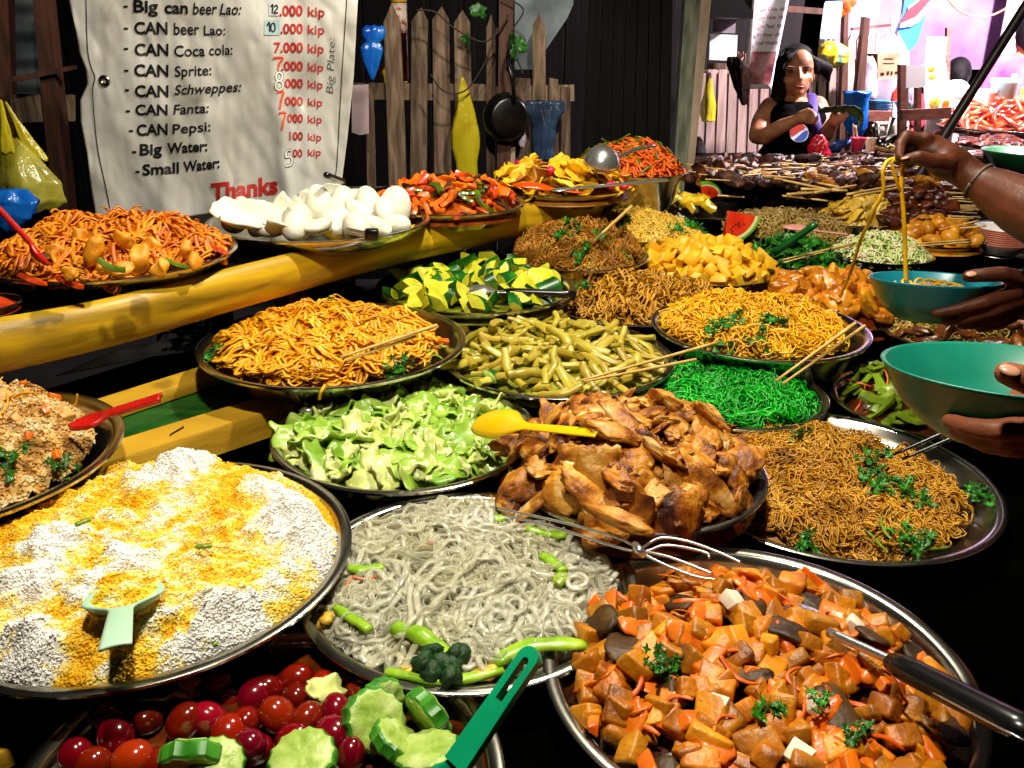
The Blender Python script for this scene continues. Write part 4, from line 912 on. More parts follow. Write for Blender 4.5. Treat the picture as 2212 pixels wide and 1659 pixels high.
# orange shredded salad with squash
m = Mound('squash', .058, .95, .8, .015, 20, 18); MD_sq = m
noodles('orange_noodles', 'tall heap of orange noodles with squash chunks on the high shelf', m, 620, 12, .0055, .0018, 26, NSQ, 2.2, .012, .005, 5, 18, loop=25, bundle=3, spread=.006)
for i, (px, py, s) in enumerate([(160, 552, 1.35), (268, 520, 1.1), (300, 560, .95), (205, 540, 1.1), (350, 575, .8), (236, 508, .8), (420, 562, .7), (120, 548, 1.), (330, 535, .8), (225, 578, .8), (90, 568, .8), (400, 540, .7), (180, 512, .8), (265, 585, .8), (150, 590, .7)]):
    at_px('squash_chunk', piece('t', slabmeat(i + 30, .027, .018, .016, .35, .5, 3), SQUASH), m, px, py, 'smooth yellow squash chunk in the orange noodles', 'squash', -.003, (i, i * .7, i * 2.), s * .78, 'squash chunks in the orange noodles')
for i, (px, py, rz, mt) in enumerate([(200, 508, 1.2, GRVEG), (240, 575, .3, GRVEG), (120, 560, .5, MUSH), (380, 570, .7, GRVEG), (310, 520, .4, MUSH), (150, 610, .2, REDVEG), (70, 605, .4, REDVEG), (470, 540, .3, REDVEG)]):
    at_px('vegetable_piece', piece('g', strip(i + 4, .038, .013, .009, .4, .15), mt, 'auto'), m, px, py, 'green, red or brown vegetable piece in the orange noodles', 'vegetable', .012, (.3, .5, rz), 1., 'vegetable pieces in the orange noodles')
# prawn crackers
def cracker(i, s):
    g = np.random.default_rng(i); V, F = blob((1, 1, 1), 3, .12, 1.5, i)
    def fn(u, v):
        a = (u - .5) * (3.6 + g.uniform(-.3, .6)); b = (v - .5) * 2.4
        r = 1 + .16 * np.sin(a * 2 + i) + .12 * np.cos(b * 3 + i)
        return np.stack([np.sin(a) * np.cos(b) * r, np.sin(b) * r * (1.15 + .2 * np.sin(i)), np.cos(a) * np.cos(b) * r * .75 + .12 * np.sin(u * 9 + i)], 2) * s
    V, F = grid(fn, 22, 18, .004); return V - V.mean(0), F
def puff(i, sx, sy, sz):
    V, F = blob((1, 1, 1), 3, .14, 1.4, i, .05); V = V.copy(); V[:, 2] += .35 * V[:, 0] ** 2; V[:, 1] *= 1 - .25 * V[:, 0]
    return V * [sx, sy, sz] - np.array([0, 0, sz * .1]), F
m = Mound('crackers', .010, .9, .6, .004, 14, 19); MD_crk = m
ck = [piece('t', sheetleaf(i + 3, .040, .028, .05, .0045, 2.2, 18, .03), CRK) for i in range(2)] + [piece('t', puff(i, .044, .028, .021), CRK) for i in range(5)] + [piece('t', blob((.038, .026, .027), 3, .06, 1.3, i + 60, .02), CRK) for i in range(3)]
pile('prawn_cracker', 'puffy curled white prawn cracker', 'prawn cracker', 'white prawn crackers', m, ck, 36, .6, .014, .012, .75, 1.1, 0, .9, seed=20)
for i, (px, py, s, rx, rz, lb) in enumerate([(853, 452, 1.2, 1.35, .3, 'tall egg-shaped prawn cracker standing at the right of the heap'), (690, 448, 1.15, 1.4, 1.4, 'large rounded prawn cracker standing in the middle of the heap'), (742, 442, 1.0, 1.3, .5, 'rounded prawn cracker behind the middle of the heap'), (798, 446, 1.05, 1.2, 1.2, 'rounded prawn cracker between the two tall ones'), (640, 488, 1.0, .3, .1, 'long rolled prawn cracker lying at the front of the heap'), (648, 470, .9, .6, .6, 'plump prawn cracker left of the tall ones'), (770, 490, 1.0, .2, .3, 'smooth prawn cracker lying at the front right of the heap'), (525, 482, 1.3, .4, .2, 'wide open prawn cracker shell at the left end of the heap'), (572, 470, 1.15, .7, .8, 'folded prawn cracker shell beside the left end shell'), (716, 420, .8, 1.2, .2, 'pointed prawn cracker at the top of the heap')]):
    o = link('prawn_cracker', piece('t', blob((.030, .044, .028), 3, .05, 1.3, i + 30) if i < 7 else sheetleaf(i + 40, .048, .034, .06, .004, 2.2, 20, .04), CRK), None, on(m, px, py, .022)); o.rotation_euler = (rx, .2, rz); o.scale = (s,) * 3; tag(o, lb, 'prawn cracker', 'white prawn crackers')
# shelf stir-fry
m = Mound('stirfry', .058, .95, .8, .008, 16, 20); MD_stf = m
sauce('orange sauce under the red stir-fried vegetables', m, REDSAUCE, .014)
pile('stir_fried_vegetable', 'red, orange or olive stir-fried vegetable piece on the shelf', 'vegetable', 'red and orange stir-fried vegetables', m, [piece('t', strip(i, .05, .016, .010, .5, .15), (REDVEG, CARROT, GRVEG, CARROT, MUSH)[i % 5], 'auto') for i in range(10)] + [piece('t', chunk(i, .024, .02, .014, .25, .15), (REDVEG, CARROT)[i % 2]) for i in range(4)], 170, .7, .006, .009, .7, 1.2, seed=21)
# chips
m = Mound('chips', .052, .95, .7, .008, 16, 21); MD_chp = m
sauce('broken yellow chips under the chip heap', m, CHIPB, .016, 'crumbs', 'crumbs')
cp = [piece('t', sheetleaf(i + 70, .032, .026, .12, .0022, .7, 12, .08), (CHIPY, CHIPY, CHIPB)[i % 3]) for i in range(8)]
pile('chip', 'curved yellow or toasted chip in the heap on the shelf', 'chip', 'yellow and toasted chips', m, cp, 100, .8, .008, .01, .8, 1.4, seed=22)
pk = M('pink_radish', '#d81848', rough=.4)
for i, (px, py) in enumerate([(1120, 352), (1165, 352), (1180, 362), (1340, 392), (1320, 400), (1348, 402), (1190, 368)]):
    at_px('radish_piece', piece('t', blob((.014, .01, .012), 2, .2, 2, i), pk), m, px, py, 'small bright pink radish piece among the yellow chips', 'radish', .012, (i, 0, i), 1., 'pink radish among the chips')
# carrot stir-fry with ladle
m = Mound('carrot', .082, .95, .9, .010, 18, 22, dz=-.01); MD_car = m
noodles('carrot_stir_fry', 'heap of orange shredded carrot stir-fry at the end of the shelf', m, 420, 10, .007, .0038, 40, CARSH, 1.4, .012, .006, 5, 22, loop=20, cat='carrot')
pile('green_bean', 'olive green bean in the shredded carrot stir-fry', 'green bean', 'beans in the carrot stir-fry', m, [piece('t', strip(i, .07, .010, .008, .4, .4), GRVEG) for i in range(4)], 40, .5, .012, .006, .7, 1.2, seed=23)
# fruit
m = Mound('fruit', .03, .9, .6, .004, 16, 23)
def melon(i, R_, th):
    n = 16; a = np.linspace(-.75, .75, n); V, F, mi = [], [], []
    for z in (-th / 2, th / 2):
        V.append((0, z, -.0)); [V.append((R_ * q * math.sin(t), z, R_ * q * math.cos(t))) for q in (.84, .93, 1.0) for t in a]
    k = 1 + 3 * n
    for s in (0, 1):
        b = s * k
        for j in range(n - 1):
            F.append([b, b + 1 + j, b + 2 + j][::1 if s else -1]); mi.append(0)
            for q in (0, 1): F.append([b + 1 + q * n + j, b + 1 + (q + 1) * n + j, b + 2 + (q + 1) * n + j, b + 2 + q * n + j][::1 if s else -1]); mi.append(1 + q)
    for j in range(n - 1): F.append([1 + 2 * n + j, 2 + 2 * n + j, k + 2 + 2 * n + j, k + 1 + 2 * n + j]); mi.append(2)
    for e in (0, n - 1):
        ch = [0, 1 + e, 1 + n + e, 1 + 2 * n + e]
        for p, q, mm in ((0, 1, 0), (1, 2, 1), (2, 3, 2)): F.append([ch[p], ch[q], k + ch[q], k + ch[p]]); mi.append(mm)
    V = [np.array(V)]; nv = 2 * k; rd = random.Random(i)
    for s_ in (-1, 1):
        for q in range(9):
            t, r = rd.uniform(-.55, .55), R_ * rd.uniform(.4, .72); bv, bf = blob((.0022, .0012, .0034), 1, 0)
            V.append(bv + [r * math.sin(t), s_ * th / 2, r * math.cos(t)]); F += [[x + nv for x in f] for f in bf]; mi += [3] * len(bf); nv += len(bv)
    return np.concatenate(V), F, mi
mm = [piece('melon', melon(i, .085, .022), [RED, RINDW, RINDG, SEED], False) for i in range(2)]
for i, (px, py, rx, ry, rz, s, lb) in enumerate([(1572, 455, 0.2, 2.5, .1, 1.15, 'big red watermelon wedge showing black seeds at the right of the fruit plate'), (1368, 430, .3, .5, .4, .8, 'small watermelon wedge at the left end of the fruit plate'), (1400, 428, .3, -.3, .2, .8, 'small watermelon wedge second from the left end of the fruit plate'), (1432, 428, .2, .4, .1, .8, 'small watermelon wedge beside the pineapple'), (1518, 432, .3, .4, .3, .8, 'watermelon wedge half hidden behind the biggest wedge')]):
    o = link('watermelon_wedge', mm[i % 2], None, PZ(px, py, .99 if i else 1.035)); o.rotation_euler = (rx, ry, rz); o.scale = (s,) * 3; tag(o, lb, 'watermelon')
pile('pineapple_piece', 'juicy yellow pineapple piece on the fruit plate', 'pineapple', 'pineapple pieces on the fruit plate', m, [piece('t', chunk(i, .04, .03, .022, .25, .15), PINE, 'auto') for i in range(4)], 20, .6, .006, .006, .7, 1.1, 0, .6, seed=24)
# tomatoes and cucumber slices
m = Mound('tomato', .02, .95, .6, .004, 16, 24); MD_tom = m
def tomato(i):
    V, F = blob((.0165, .0155, .0195), 3, .02, 1.5, i); return V, F
tmm = [piece('t', tomato(i), TOM) for i in range(3)]
TP = [(165, 1635), (250, 1590), (318, 1558), (285, 1640), (450, 1553), (495, 1510), (495, 1590), (530, 1560), (550, 1622), (600, 1545), (665, 1550), (637, 1598), (720, 1585), (758, 1630), (412, 1500), (540, 1610), (725, 1533), (290, 1500), (470, 1480), (580, 1490), (640, 1470), (350, 1480), (205, 1655), (345, 1655), (640, 1505), (555, 1500), (780, 1500), (700, 1480), (400, 1560), (230, 1545)]
for i, (px, py) in enumerate(TP):
    p = PZ(px, py, .918 - .018 * (py < 1520) - .008 * (i % 3 == 2)); o = link('tomato', tmm[i % 3], None, p); o.rotation_euler = (i * 1.7, i, i * .6); o.scale = ((.95 + .12 * math.sin(i * 2.3)) * .98,) * 3
    tag(o, 'small glossy red tomato on the dark tray at the bottom edge', 'tomato', 'tomatoes on the bottom tray')
dmm = [piece('t', disc(i, .027, .017), [SLF, SLS], 'auto') for i in range(3)]
for i, (px, py, rx, ry, s, lb) in enumerate([(808, 1560, .5, .7, 1.05, 'thick crinkle-cut cucumber slice right of the tomatoes, tilted'), (855, 1602, .35, .6, .85, 'cucumber slice leaning just below the tilted slice'), (925, 1545, 1.2, .9, .95, 'cucumber slice standing on edge farthest back on the right'), (925, 1632, .1, .2, 1.0, 'flat cucumber slice beside the teal handle'), (420, 1638, .7, -.9, 1.0, 'cucumber slice standing with green skin up among the tomatoes'), (655, 1645, .1, .1, 1.05, 'round cucumber slice at the bottom between two tomatoes'), (470, 1650, .3, .3, .8, 'small cucumber slice beside the green-skinned one'), (825, 1515, 1.3, .4, .8, 'dim cucumber slice at the back below the glass noodle tray')]):
    o = link('cucumber_slice', dmm[i % 3], None, PZ(px, py, .922)); o.rotation_euler = (rx, ry, i); o.scale = (s * 1.1,) * 3; tag(o, lb, 'cucumber', 'cucumber slices on the bottom tray')
for i, (px, py) in enumerate([(385, 1470), (700, 1490), (960, 1600), (350, 1500)]):
    o = link('lettuce_scrap', lw[i], None, PZ(px, py, .915)); o.rotation_euler = (.6, .4, i); o.scale = (.9,) * 3; tag(o, 'pale crumpled lettuce scrap among the bottom tomatoes', 'lettuce', 'lettuce scraps on the bottom tray')
o = sauce('dark juice in the bottom tomato tray', m, BROTH, .006)
# far trays
m = Mound('sprouts', .055, .88, .8, .012, 18, 25, off=(-.04, 0)); MD_spr = m
noodles('sprout_noodles', 'heap of brown bean sprout noodles beside the pink spoon', m, 700, 14, .006, .0019, 50, SPROUT, 1.0, .011, .008, 4, 25, loop=40)
m = Mound('greens', .05, .95, .8, .012, 18, 26)
lfd = [piece('t', sheetleaf(i, .022, .016, .5, .001, .9, 9, .25), HERB) for i in range(5)]
pile('dark_leaf', 'dark green leafy vegetable piece on the small tray', 'leafy greens', 'dark leafy greens', m, lfd, 90, .9, .006, .01, .8, 1.4, seed=26); sauce('dark green cooking juice under the leafy greens', m, CSKIN, .01)
m = Mound('omelette', .06, .6, .8, .010, 18, 27, off=(.07, -.01)); MD_ome = m
pile('omelette_piece', 'lumpy pale yellow omelette piece', 'omelette', 'omelette pieces', m, [piece('t', slabmeat(i + 3, .026, .016, .008, .3, .4), OME) for i in range(5)], 60, .7, .004, .006, .7, 1.3, seed=27); sauce('broken omelette crumbs under the omelette pieces', m, OME, .01, 'crumbs', 'crumbs')
m = Mound('salad', .055, .93, .8, .010, 18, 28); MD_sal = m
noodles('cabbage_salad', 'heap of shredded pale cabbage and carrot salad', m, 520, 14, .006, .0022, 45, SALAD, 1.3, .010, .008, 5, 28, loop=40)
m = Mound('nuggets', .06, .95, .8, .006, 18, 29); MD_nug = m
pile('fried_nugget', 'golden smooth fried nugget', 'nugget', 'golden fried nuggets', m, [piece('t', blob((.024, .018, .017), 2, .15, 1.5, i, .05), NUG) for i in range(5)], 70, .8, .004, .008, .8, 1.3, seed=29); sauce('golden batter crumbs under the fried nuggets', m, NUG, .015, 'crumbs', 'crumbs')
m = Mound('beef', .045, .93, .8, .010, 18, 30); MD_bef = m
noodles('sprout_strands', 'pale bean sprout strands among the beef strips', m, 380, 14, .006, .0018, 45, SPROUT, 1.0, .009, .006, 4, 30, loop=40)
pile('beef_strip', 'dark brown glossy beef strip among bean sprouts', 'beef', 'beef strips among bean sprouts', m, [piece('t', slabmeat(i + 8, .032, .014, .009, .3, .6), BEEF) for i in range(5)], 75, .7, .006, .006, .7, 1.3, seed=30)
m = Mound('celery', .055, .88, .7, .010, 18, 31, off=(.0, .0)); MD_cel = m
pile('celery_stick', 'olive green celery stick below the near teal bowl', 'celery', 'celery sticks below the near bowl', m, [piece('t', strip(i, .065, .018, .012, .3, .12), CELERY, 'auto') for i in range(6)], 85, .6, .006, .010, .7, 1.2, seed=31); sauce('dark juice under the celery sticks', m, BROTH, .012)
pile('carrot_shred', 'orange carrot shred among the celery sticks', 'carrot', 'carrot shreds among the celery', m, [piece('t', strip(i, .04, .004, .003, .9), CARSH) for i in range(3)], 14, .6, .016, .005, .8, 1.3, seed=32)
m = Mound('beans', .03, .93, .8, .008, 18, 33)
pile('long_bean', 'long green bean on the plate near the grill', 'green bean', 'long green beans near the grill', m, [piece('t', strip(i, .13, .009, .008, .3, .4), CELERY) for i in range(4)], 34, .3, .006, .006, .7, 1.1, seed=33)
m = Mound('bowl', .02, .9, .7, .006, 18, 34); sauce('dark red chilli paste in the small bowl at the left', m, REDVEG, 0., 'chilli paste', 'chilli_paste')
# ------------------------------------------------------------------ utensils
PLY = M('yellow_plastic', [(.3, '#dfae06'), (.7, '#f2cc14')], 8, rough=.28, spec=.5)
PLG = M('pale_mint_plastic', [(.3, '#9cc8a8'), (.7, '#b8dcc4')], 8, rough=.3)
PLR = M('red_plastic', [(.3, '#a80c0a'), (.7, '#d02418')], 8, rough=.3)
PLT = M('teal_plastic', [(.3, '#02845a'), (.7, '#06a070')], 8, rough=.3)
PLGD = M('dark_green_plastic', [(.3, '#02461a'), (.7, '#046a28')], 8, rough=.3)
PLP = M('pink_plastic', [(.3, '#d08a80'), (.7, '#e8aca2')], 8, rough=.35)
PLO = M('orange_red_plastic', [(.3, '#d23a04'), (.7, '#f05a0a')], 8, rough=.22)
PLB = M('black_plastic', [(.3, '#060606'), (.7, '#101010')], 8, rough=.25)
def stick(p, q, r0, r1, k=8): return tube(np.linspace(p, q, 8), np.linspace(r0, r1, 8), k)
def chop(p, q, label, mat=BAMBOO, grp='pairs of chopsticks', r=.0026):
    return obj('chopstick', stick(PZ(*p), PZ(*q), r * .7, r * 1.15), mat, label=label, cat='chopstick', group=grp)
for (p, q, lb) in [((735, 772, 1.052), (943, 703, 1.075), 'upper wooden chopstick stuck in the ribbon noodles'), ((748, 780, 1.044), (897, 726, 1.062), 'lower wooden chopstick stuck in the ribbon noodles'),
                   ((1255, 822, .985), (1547, 741, 1.0), 'longer wooden chopstick on the bamboo shoots'), ((1262, 824, .985), (1503, 777, .99), 'shorter wooden chopstick on the bamboo shoots'),
                   ((1395, 696, .966), (1647, 643, .99), 'longer wooden chopstick across the golden shreds'), ((1410, 692, .966), (1630, 655, .985), 'shorter wooden chopstick across the golden shreds'),
                   ((1676, 823, .99), (1848, 698, 1.06), 'left chopstick leaning from the green noodles against the yellow heap'), ((1691, 829, .985), (1868, 704, 1.05), 'right chopstick leaning from the green noodles against the yellow heap'),
                   ((1282, 521, 1.06), (1364, 446, 1.12), 'single thick wooden stick standing in the reddish noodles'),
                   ((1691, 561, .955), (1846, 525, .985), 'upper chopstick between the dark greens and the cabbage salad'), ((1693, 567, .955), (1872, 520, .98), 'lower chopstick between the dark greens and the cabbage salad'),
                   ((1962, 528, .985), (2096, 518, .99), 'upper chopstick lying across the nuggets in front'), ((1966, 533, .985), (2098, 523, .99), 'lower chopstick lying across the nuggets in front'),
                   ((2030, 496, .995), (2114, 477, 1.02), 'upper chopstick stuck in the nuggets at the back'), ((2036, 497, .99), (2130, 488, 1.01), 'lower chopstick stuck in the nuggets at the back')]:
    chop(p, q, lb, r=.0042 if 'thick' in lb else .0029)
for (p, q, lb) in [((1930, 982, .93), (2068, 923, .975), 'upper black chopstick on the rim of the brown vermicelli'), ((1948, 992, .925), (2085, 935, .97), 'lower black chopstick on the rim of the brown vermicelli')]:
    chop(p, q, lb, PLB, 'black chopsticks', .0032)
def spoon(name, tip, end, bl, bw, hw, depth, mat, label, cat='spoon', flip=1, hmat=None, th=.0018, rise=0., slot=None, hth=.004, upv=(0, 0, 1)):
    """bowl at 'tip', handle running to 'end'"""
    tip, end = np.array(tip), np.array(end); a = end - tip; Ln = np.linalg.norm(a); a /= Ln
    S = np.cross(a, np.array(upv, float)); S /= np.linalg.norm(S); U = np.cross(S, a)
    def fn(u, v, lo, hi):
        t = (lo + (hi - lo) * u) * Ln; q = np.clip(t / bl, 0, 1); vv = (v - .5) * 2
        wb = bw / 2 * np.sqrt(np.clip(1 - (2 * np.clip(q, 0, .5 if False else 1) - 1) ** 2, 0, 1)) ** .85
        nk = np.clip((t - bl * .55) / (bl * .5), 0, 1); nk = nk * nk * (3 - 2 * nk)
        wd = np.maximum(wb * (1 - nk), 0) + hw / 2 * nk * (1 + .25 * np.clip((t - bl) / (Ln - bl + 1e-6), 0, 1))
        wd = np.maximum(wd, .0005)
        z = -flip * depth * np.sin(math.pi * np.clip(q, 0, 1)) ** .7 * (1 - vv ** 2) * (1 - nk) + rise * np.clip((t - bl) / (Ln - bl + 1e-6), 0, 1) + nk * hth * .35 * (1 - vv ** 2)
        return tip + a * t[..., None] + S * (vv * wd)[..., None] + U * z[..., None]
    if hmat is None: return obj(name, grid(lambda u, v: fn(u, v, 0, 1), 44, 9, th), mat, label=label, cat=cat)
    t = thing(name, tip, label, cat); sp = bl * 1.25 / Ln
    obj('bowl', grid(lambda u, v: fn(u, v, 0, sp), 30, 9, th), mat, t)
    p = tip + a * Ln * (sp - .02); obj('handle', tube(np.linspace(p + U * hth * .3, end + U * (rise + hth * .3), 8), np.array([.8, 1, 1, 1, 1, 1, 1, .8]) * hw * .5, 10, 1, U), hmat, t)
    return t
spoon('serving_spoon', PZ(1026, 912, 1.000), PZ(1292, 937, 1.046), .098, .058, .012, .013, PLY, 'bright yellow plastic spoon lying face down on the fried cabbage', flip=-1, upv=(0, -.45, .9))
spoon('serving_spoon', PZ(272, 1258, .998), PZ(250, 1402, 1.030), .075, .074, .020, .018, PLG, 'pale mint plastic spoon half buried in the yellow rice', th=.003)
m_ = MD_rice; c_ = PZ(270, 1288, .996)
class _M2: pass
TR['scoop'] = (c_[0], c_[1], .995, .035, .99); grains('rice_scoop', 'scoop of yellow rice resting in the mint spoon', Mound('scoop', .012, .98, .6, .003, 40, 1, dz=0), 900, .0068, .0027, RICE, .004, 9)
spoon('serving_spoon', PZ(150, 925, 1.03), PZ(350, 863, 1.06), .06, .04, .0165, .008, PLR, 'red plastic spoon handle sticking out of the brown fried rice', hth=.008, th=.006)
spoon('serving_spoon', PZ(105, 575, 1.165), PZ(-10, 452, 1.26), .05, .04, .0165, .008, PLR, 'red plastic spoon standing at the left in the orange noodles', hth=.008, th=.006)
spoon('serving_spoon', PZ(1005, 628, 1.02), PZ(1245, 637, 1.02), .07, .05, .017, .012, STEEL2, 'metal spoon with a black handle in the cucumber chunks', hmat=PLB, flip=-1)
spoon('serving_ladle', PZ(1105, 400, 1.195), PZ(1262, 418, 1.175), .12, .052, .02, .010, PLO, 'orange-red plastic ladle bowl in front of the yellow chips', 'ladle', flip=-1)
spoon('spatula', PZ(1190, 413, 1.19), PZ(1440, 390, 1.20), .06, .034, .022, .002, STEEL2, 'flat steel spatula handle laid across the chip tray', 'spatula', th=.003)
ld = thing('soup_ladle', PZ(1300, 352, 1.2), 'polished steel ladle lying bowl up over the carrot stir-fry', 'ladle')
c_ = PZ(1300, 350, 1.222); V, F = lathe([(.0005, .040), (.02, .037), (.036, .024), (.045, .006), (.047, -.004), (.0455, -.004), (.0435, .006), (.034, .022), (.0005, .0375)], 40)
obj('bowl', (V @ rotm(.35, .1, 0).T + c_, F), STEEL2, ld); obj('handle', tube(smoothpath([c_ + [.03, .03, .0], c_ + [.08, .09, .015], c_ + [.16, .2, .02]], 12), .005, 8), STEEL2, ld)
spoon('serving_spoon', PZ(1690, 492, 1.01), PZ(1829, 507, .99), .10, .052, .016, .012, PLP, 'pink plastic spoon lying on the sprout noodles', flip=-1, th=.003)
obj('ladle_handle', stick(PZ(1672, 546, .965), PZ(1763, 484, 1.06), .011, .009, 10), PLGD, label='thick dark green plastic handle standing in the leafy greens', cat='handle')
# teal handle with a hanging slot
p0, p1 = PZ(985, 1655, .945), PZ(1158, 1402, 1.015); a = p1 - p0; Ln = np.linalg.norm(a); a /= Ln; S = np.cross(a, [0, 0, 1.]); S /= np.linalg.norm(S); U = np.cross(S, a)
bm = bmesh.new(); wdt = .0105
def ringpts(w_, l0, l1, n=10): return [(l1 - w_ + w_ * math.sin(t), w_ * math.cos(t)) for t in np.linspace(0, math.pi, n)] + [(l0, -w_), (l0, w_)]
ts = thing('serving_spoon', p0, 'long teal plastic spoon handle with a hanging slot above the bottom tray', 'spoon')
outer = [(0, wdt * 1.15), (Ln * .6, wdt)] + [(Ln - wdt + wdt * math.sin(t), wdt * math.cos(t)) for t in np.linspace(0, math.pi, 12)] + [(Ln * .6, -wdt), (0, -wdt * 1.15)]
hole = [(Ln - .052, .0036)] + [(Ln - .014 + .0036 * math.sin(t), .0036 * math.cos(t)) for t in np.linspace(0, math.pi, 12)] + [(Ln - .052, -.0036)]
n_ = len(outer); O = np.array(outer); H_ = np.array([hole[0], hole[0]] + hole[1:13] + [hole[-1], hole[-1]])
to3 = lambda q, z: p0 + np.outer(q[:, 0], a) + np.outer(q[:, 1], S) + U * z
Vt = np.concatenate([to3(O, .004), to3(H_, .004), to3(O, -.004), to3(H_, -.004)]); Ft = []
for i in range(n_):
    j = (i + 1) % n_
    if i < n_ - 1 or True:
        Ft += [[i, j, n_ + j, n_ + i], [2 * n_ + j, 2 * n_ + i, 3 * n_ + i, 3 * n_ + j], [j, i, 2 * n_ + i, 2 * n_ + j], [n_ + i, n_ + j, 3 * n_ + j, 3 * n_ + i]]
o = obj('handle', (Vt, Ft), PLT, ts, smooth='auto')
bmx = bmesh.new(); bmx.from_mesh(o.data); bmesh.ops.remove_doubles(bmx, verts=bmx.verts[:], dist=1e-5); bmesh.ops.recalc_face_normals(bmx, faces=bmx.faces[:]); bmx.to_mesh(o.data); bmx.free()
obj('bowl', grid(lambda u, v: (p0 + a * (-.07 * u[..., None]) + S * ((v - .5) * (.02 + .03 * np.sin(u * math.pi)))[..., None] + U * (-.01 * np.sin(u * 3.14) * (1 - (2 * v - 1) ** 2))[..., None]), 16, 9, .002), PLT, ts)
# spoon in the tofu: steel neck, black grip with steel edges
tz = thing('serving_spoon', PZ(1880, 1410, .99), 'steel spoon with a long black grip resting over the rim of the tofu tray', 'spoon')
obj('bowl', (blob((.036, .026, .010), 3, 0)[0] @ rotm(0, .2, -.6).T + PZ(1760, 1352, .945), ICO[3][1]), STEEL2, tz)
obj('neck', stick(PZ(1790, 1365, .975), PZ(1938, 1432, .988), .0048, .0042), STEEL2, tz)
g0, g1 = PZ(1925, 1428, .990), PZ(2240, 1590, 1.03)
obj('grip', tube(np.linspace(g0, g1, 10), np.array([.7, 1, 1, 1, 1, 1, 1, 1, 1, .8]) * .011, 12, 1.25), PLB, tz)
for s in (-1, 1):
    d_ = (g1 - g0) / np.linalg.norm(g1 - g0); S = np.cross(d_, [0, 0, 1.]); obj('steel_edge', stick(g0 + S * s * .0135 + d_ * .06, g1 + S * s * .0135, .0012, .0012, 6), STEEL2, tz)
# wire tongs over the glass noodles
tg = thing('wire_tongs', PZ(1380, 1190, .97), 'steel wire tongs lying from the glass noodles across to the chicken tray', 'tongs')
def wire(px, r=.0016): return tube(smoothpath([PZ(*p) for p in px], 40), r, 8)
obj('wire_arm', wire([(1075, 1098, .975), (1200, 1125, .978), (1330, 1160, .982), (1385, 1188, .984), (1450, 1205, .986), (1540, 1240, .985)]), STEEL2, tg)
obj('wire_arm', wire([(1085, 1112, .972), (1200, 1140, .975), (1320, 1178, .98), (1385, 1192, .982), (1440, 1178, .988), (1520, 1192, .986), (1532, 1205, .985)]), STEEL2, tg)
obj('wire_arm', wire([(1385, 1186, .985), (1425, 1163, .99), (1480, 1168, .992), (1545, 1190, .988), (1600, 1215, .985)]), STEEL2, tg)
obj('wire_arm', wire([(1385, 1194, .982), (1440, 1222, .98), (1500, 1245, .98), (1545, 1252, .982)]), STEEL2, tg)
obj('joint', tube(smoothpath([PZ(1372, 1178, .986), PZ(1380, 1188, .99), PZ(1390, 1198, .984)], 12), .005, 8), STEEL2, tg)
# cracker tongs
ct = thing('serving_tongs', PZ(790, 500, 1.15), 'small steel tongs with a black clip on the rim of the cracker tray', 'tongs')
obj('arm', stick(PZ(748, 494, 1.158), PZ(815, 508, 1.152), .003, .004), STEEL2, ct); obj('clip', box((.026, .018, .022), PZ(803, 506, 1.158), .004, 2), PLB, ct); obj('arm', stick(PZ(752, 503, 1.156), PZ(812, 514, 1.15), .003, .003), STEEL2, ct)
obj('ladle_handle', stick(PZ(705, 378, 1.235), PZ(742, 392, 1.2), .007, .007), PLB, label='stub of a black handle poking up behind the prawn crackers', cat='handle')
# stacks of paper bowls
BOWLW = M('white_printed_bowl', [(.3, '#dcd8d4'), (.7, '#f2f0ec')], 20, rough=.4); BOWLR = M('red_bowl_rim', [(.3, '#a03a1a'), (.7, '#c05a30')], 30, rough=.4); BOWLB = M('blue_white_bowl', '#b8c0d0', rough=.35)
def bowlstack(px, py, z, r, n, label, g):
    c = PZ(px, py, z)
    for i in range(n):
        zz = z + i * .0065
        V, F = lathe([(.001, .004), (r * .62, .004), (r * .97, .034), (r, .036), (r * 1.0, .033), (r * .97, .030), (r * .62, 0), (.001, 0)], 40, (c[0], c[1], zz))
        mi = [1 if (f % 7) in (3, 4) else 0 for f in range(len(F))]
        o = link('paper_bowl', mesh('b', V - [c[0], c[1], zz], F, [BOWLW, BOWLR], mi), None, (c[0], c[1], zz)); tag(o, label, 'bowl', g)
bowlstack(712, 655, .87, .070, 6, 'white paper bowl with red rim in the stack under the shelf beam', 'stacked paper bowls under the shelf')
bowlstack(2158, 545, .885, .088, 8, 'white bowl with red-patterned rim in the stack at the right edge', 'stacked bowls at the right edge')
CR = PZ(2158, 545, .875); obj('plate', lathe([(.001, .004), (.09, .004), (.11, .012), (.108, .008), (.09, 0), (.001, 0)], 48, (CR[0], CR[1], .867)), STEEL, label='steel plate under the stack of bowls at the right edge', cat='plate')
# things in the gap under the shelf
BLUET = M('blue_printed_sheet', [(.35, '#04103a'), (.55, '#0a2270'), (.7, '#123a9a')], 9, rough=.35, bump=.3, bscale=14)
SCR = M('white_script', '#8a98a8', rough=.5)
def fl(u, v):
    P = (PZ(170, 800, .87) * (1 - u[..., None]) + PZ(560, 720, .87) * u[..., None]) + (np.array([.05, .16, 0]) * ((v - .35))[..., None]); P[..., 2] = .8695 + .006 * (1 + nz(P, 16, 2)); return P
bs = thing('blue_sheet', PZ(360, 770, .868), 'crumpled dark blue printed sheet lying in the gap under the shelf', 'sheet')
obj('sheet', grid(fl, 40, 24, .001), BLUET, bs)
def sq(u0, v0, s):
    t = np.linspace(0, 1, 26); u = u0 + t * .16 * s; v = v0 + .10 * np.sin(t * 22) * s
    return tube(fl(u, v) + [0, 0, .002], .0012, 5)
obj('script_marks', join(sq(.52, .3, 1), sq(.62, .1, .8), sq(.4, .45, .9)), SCR, bs)
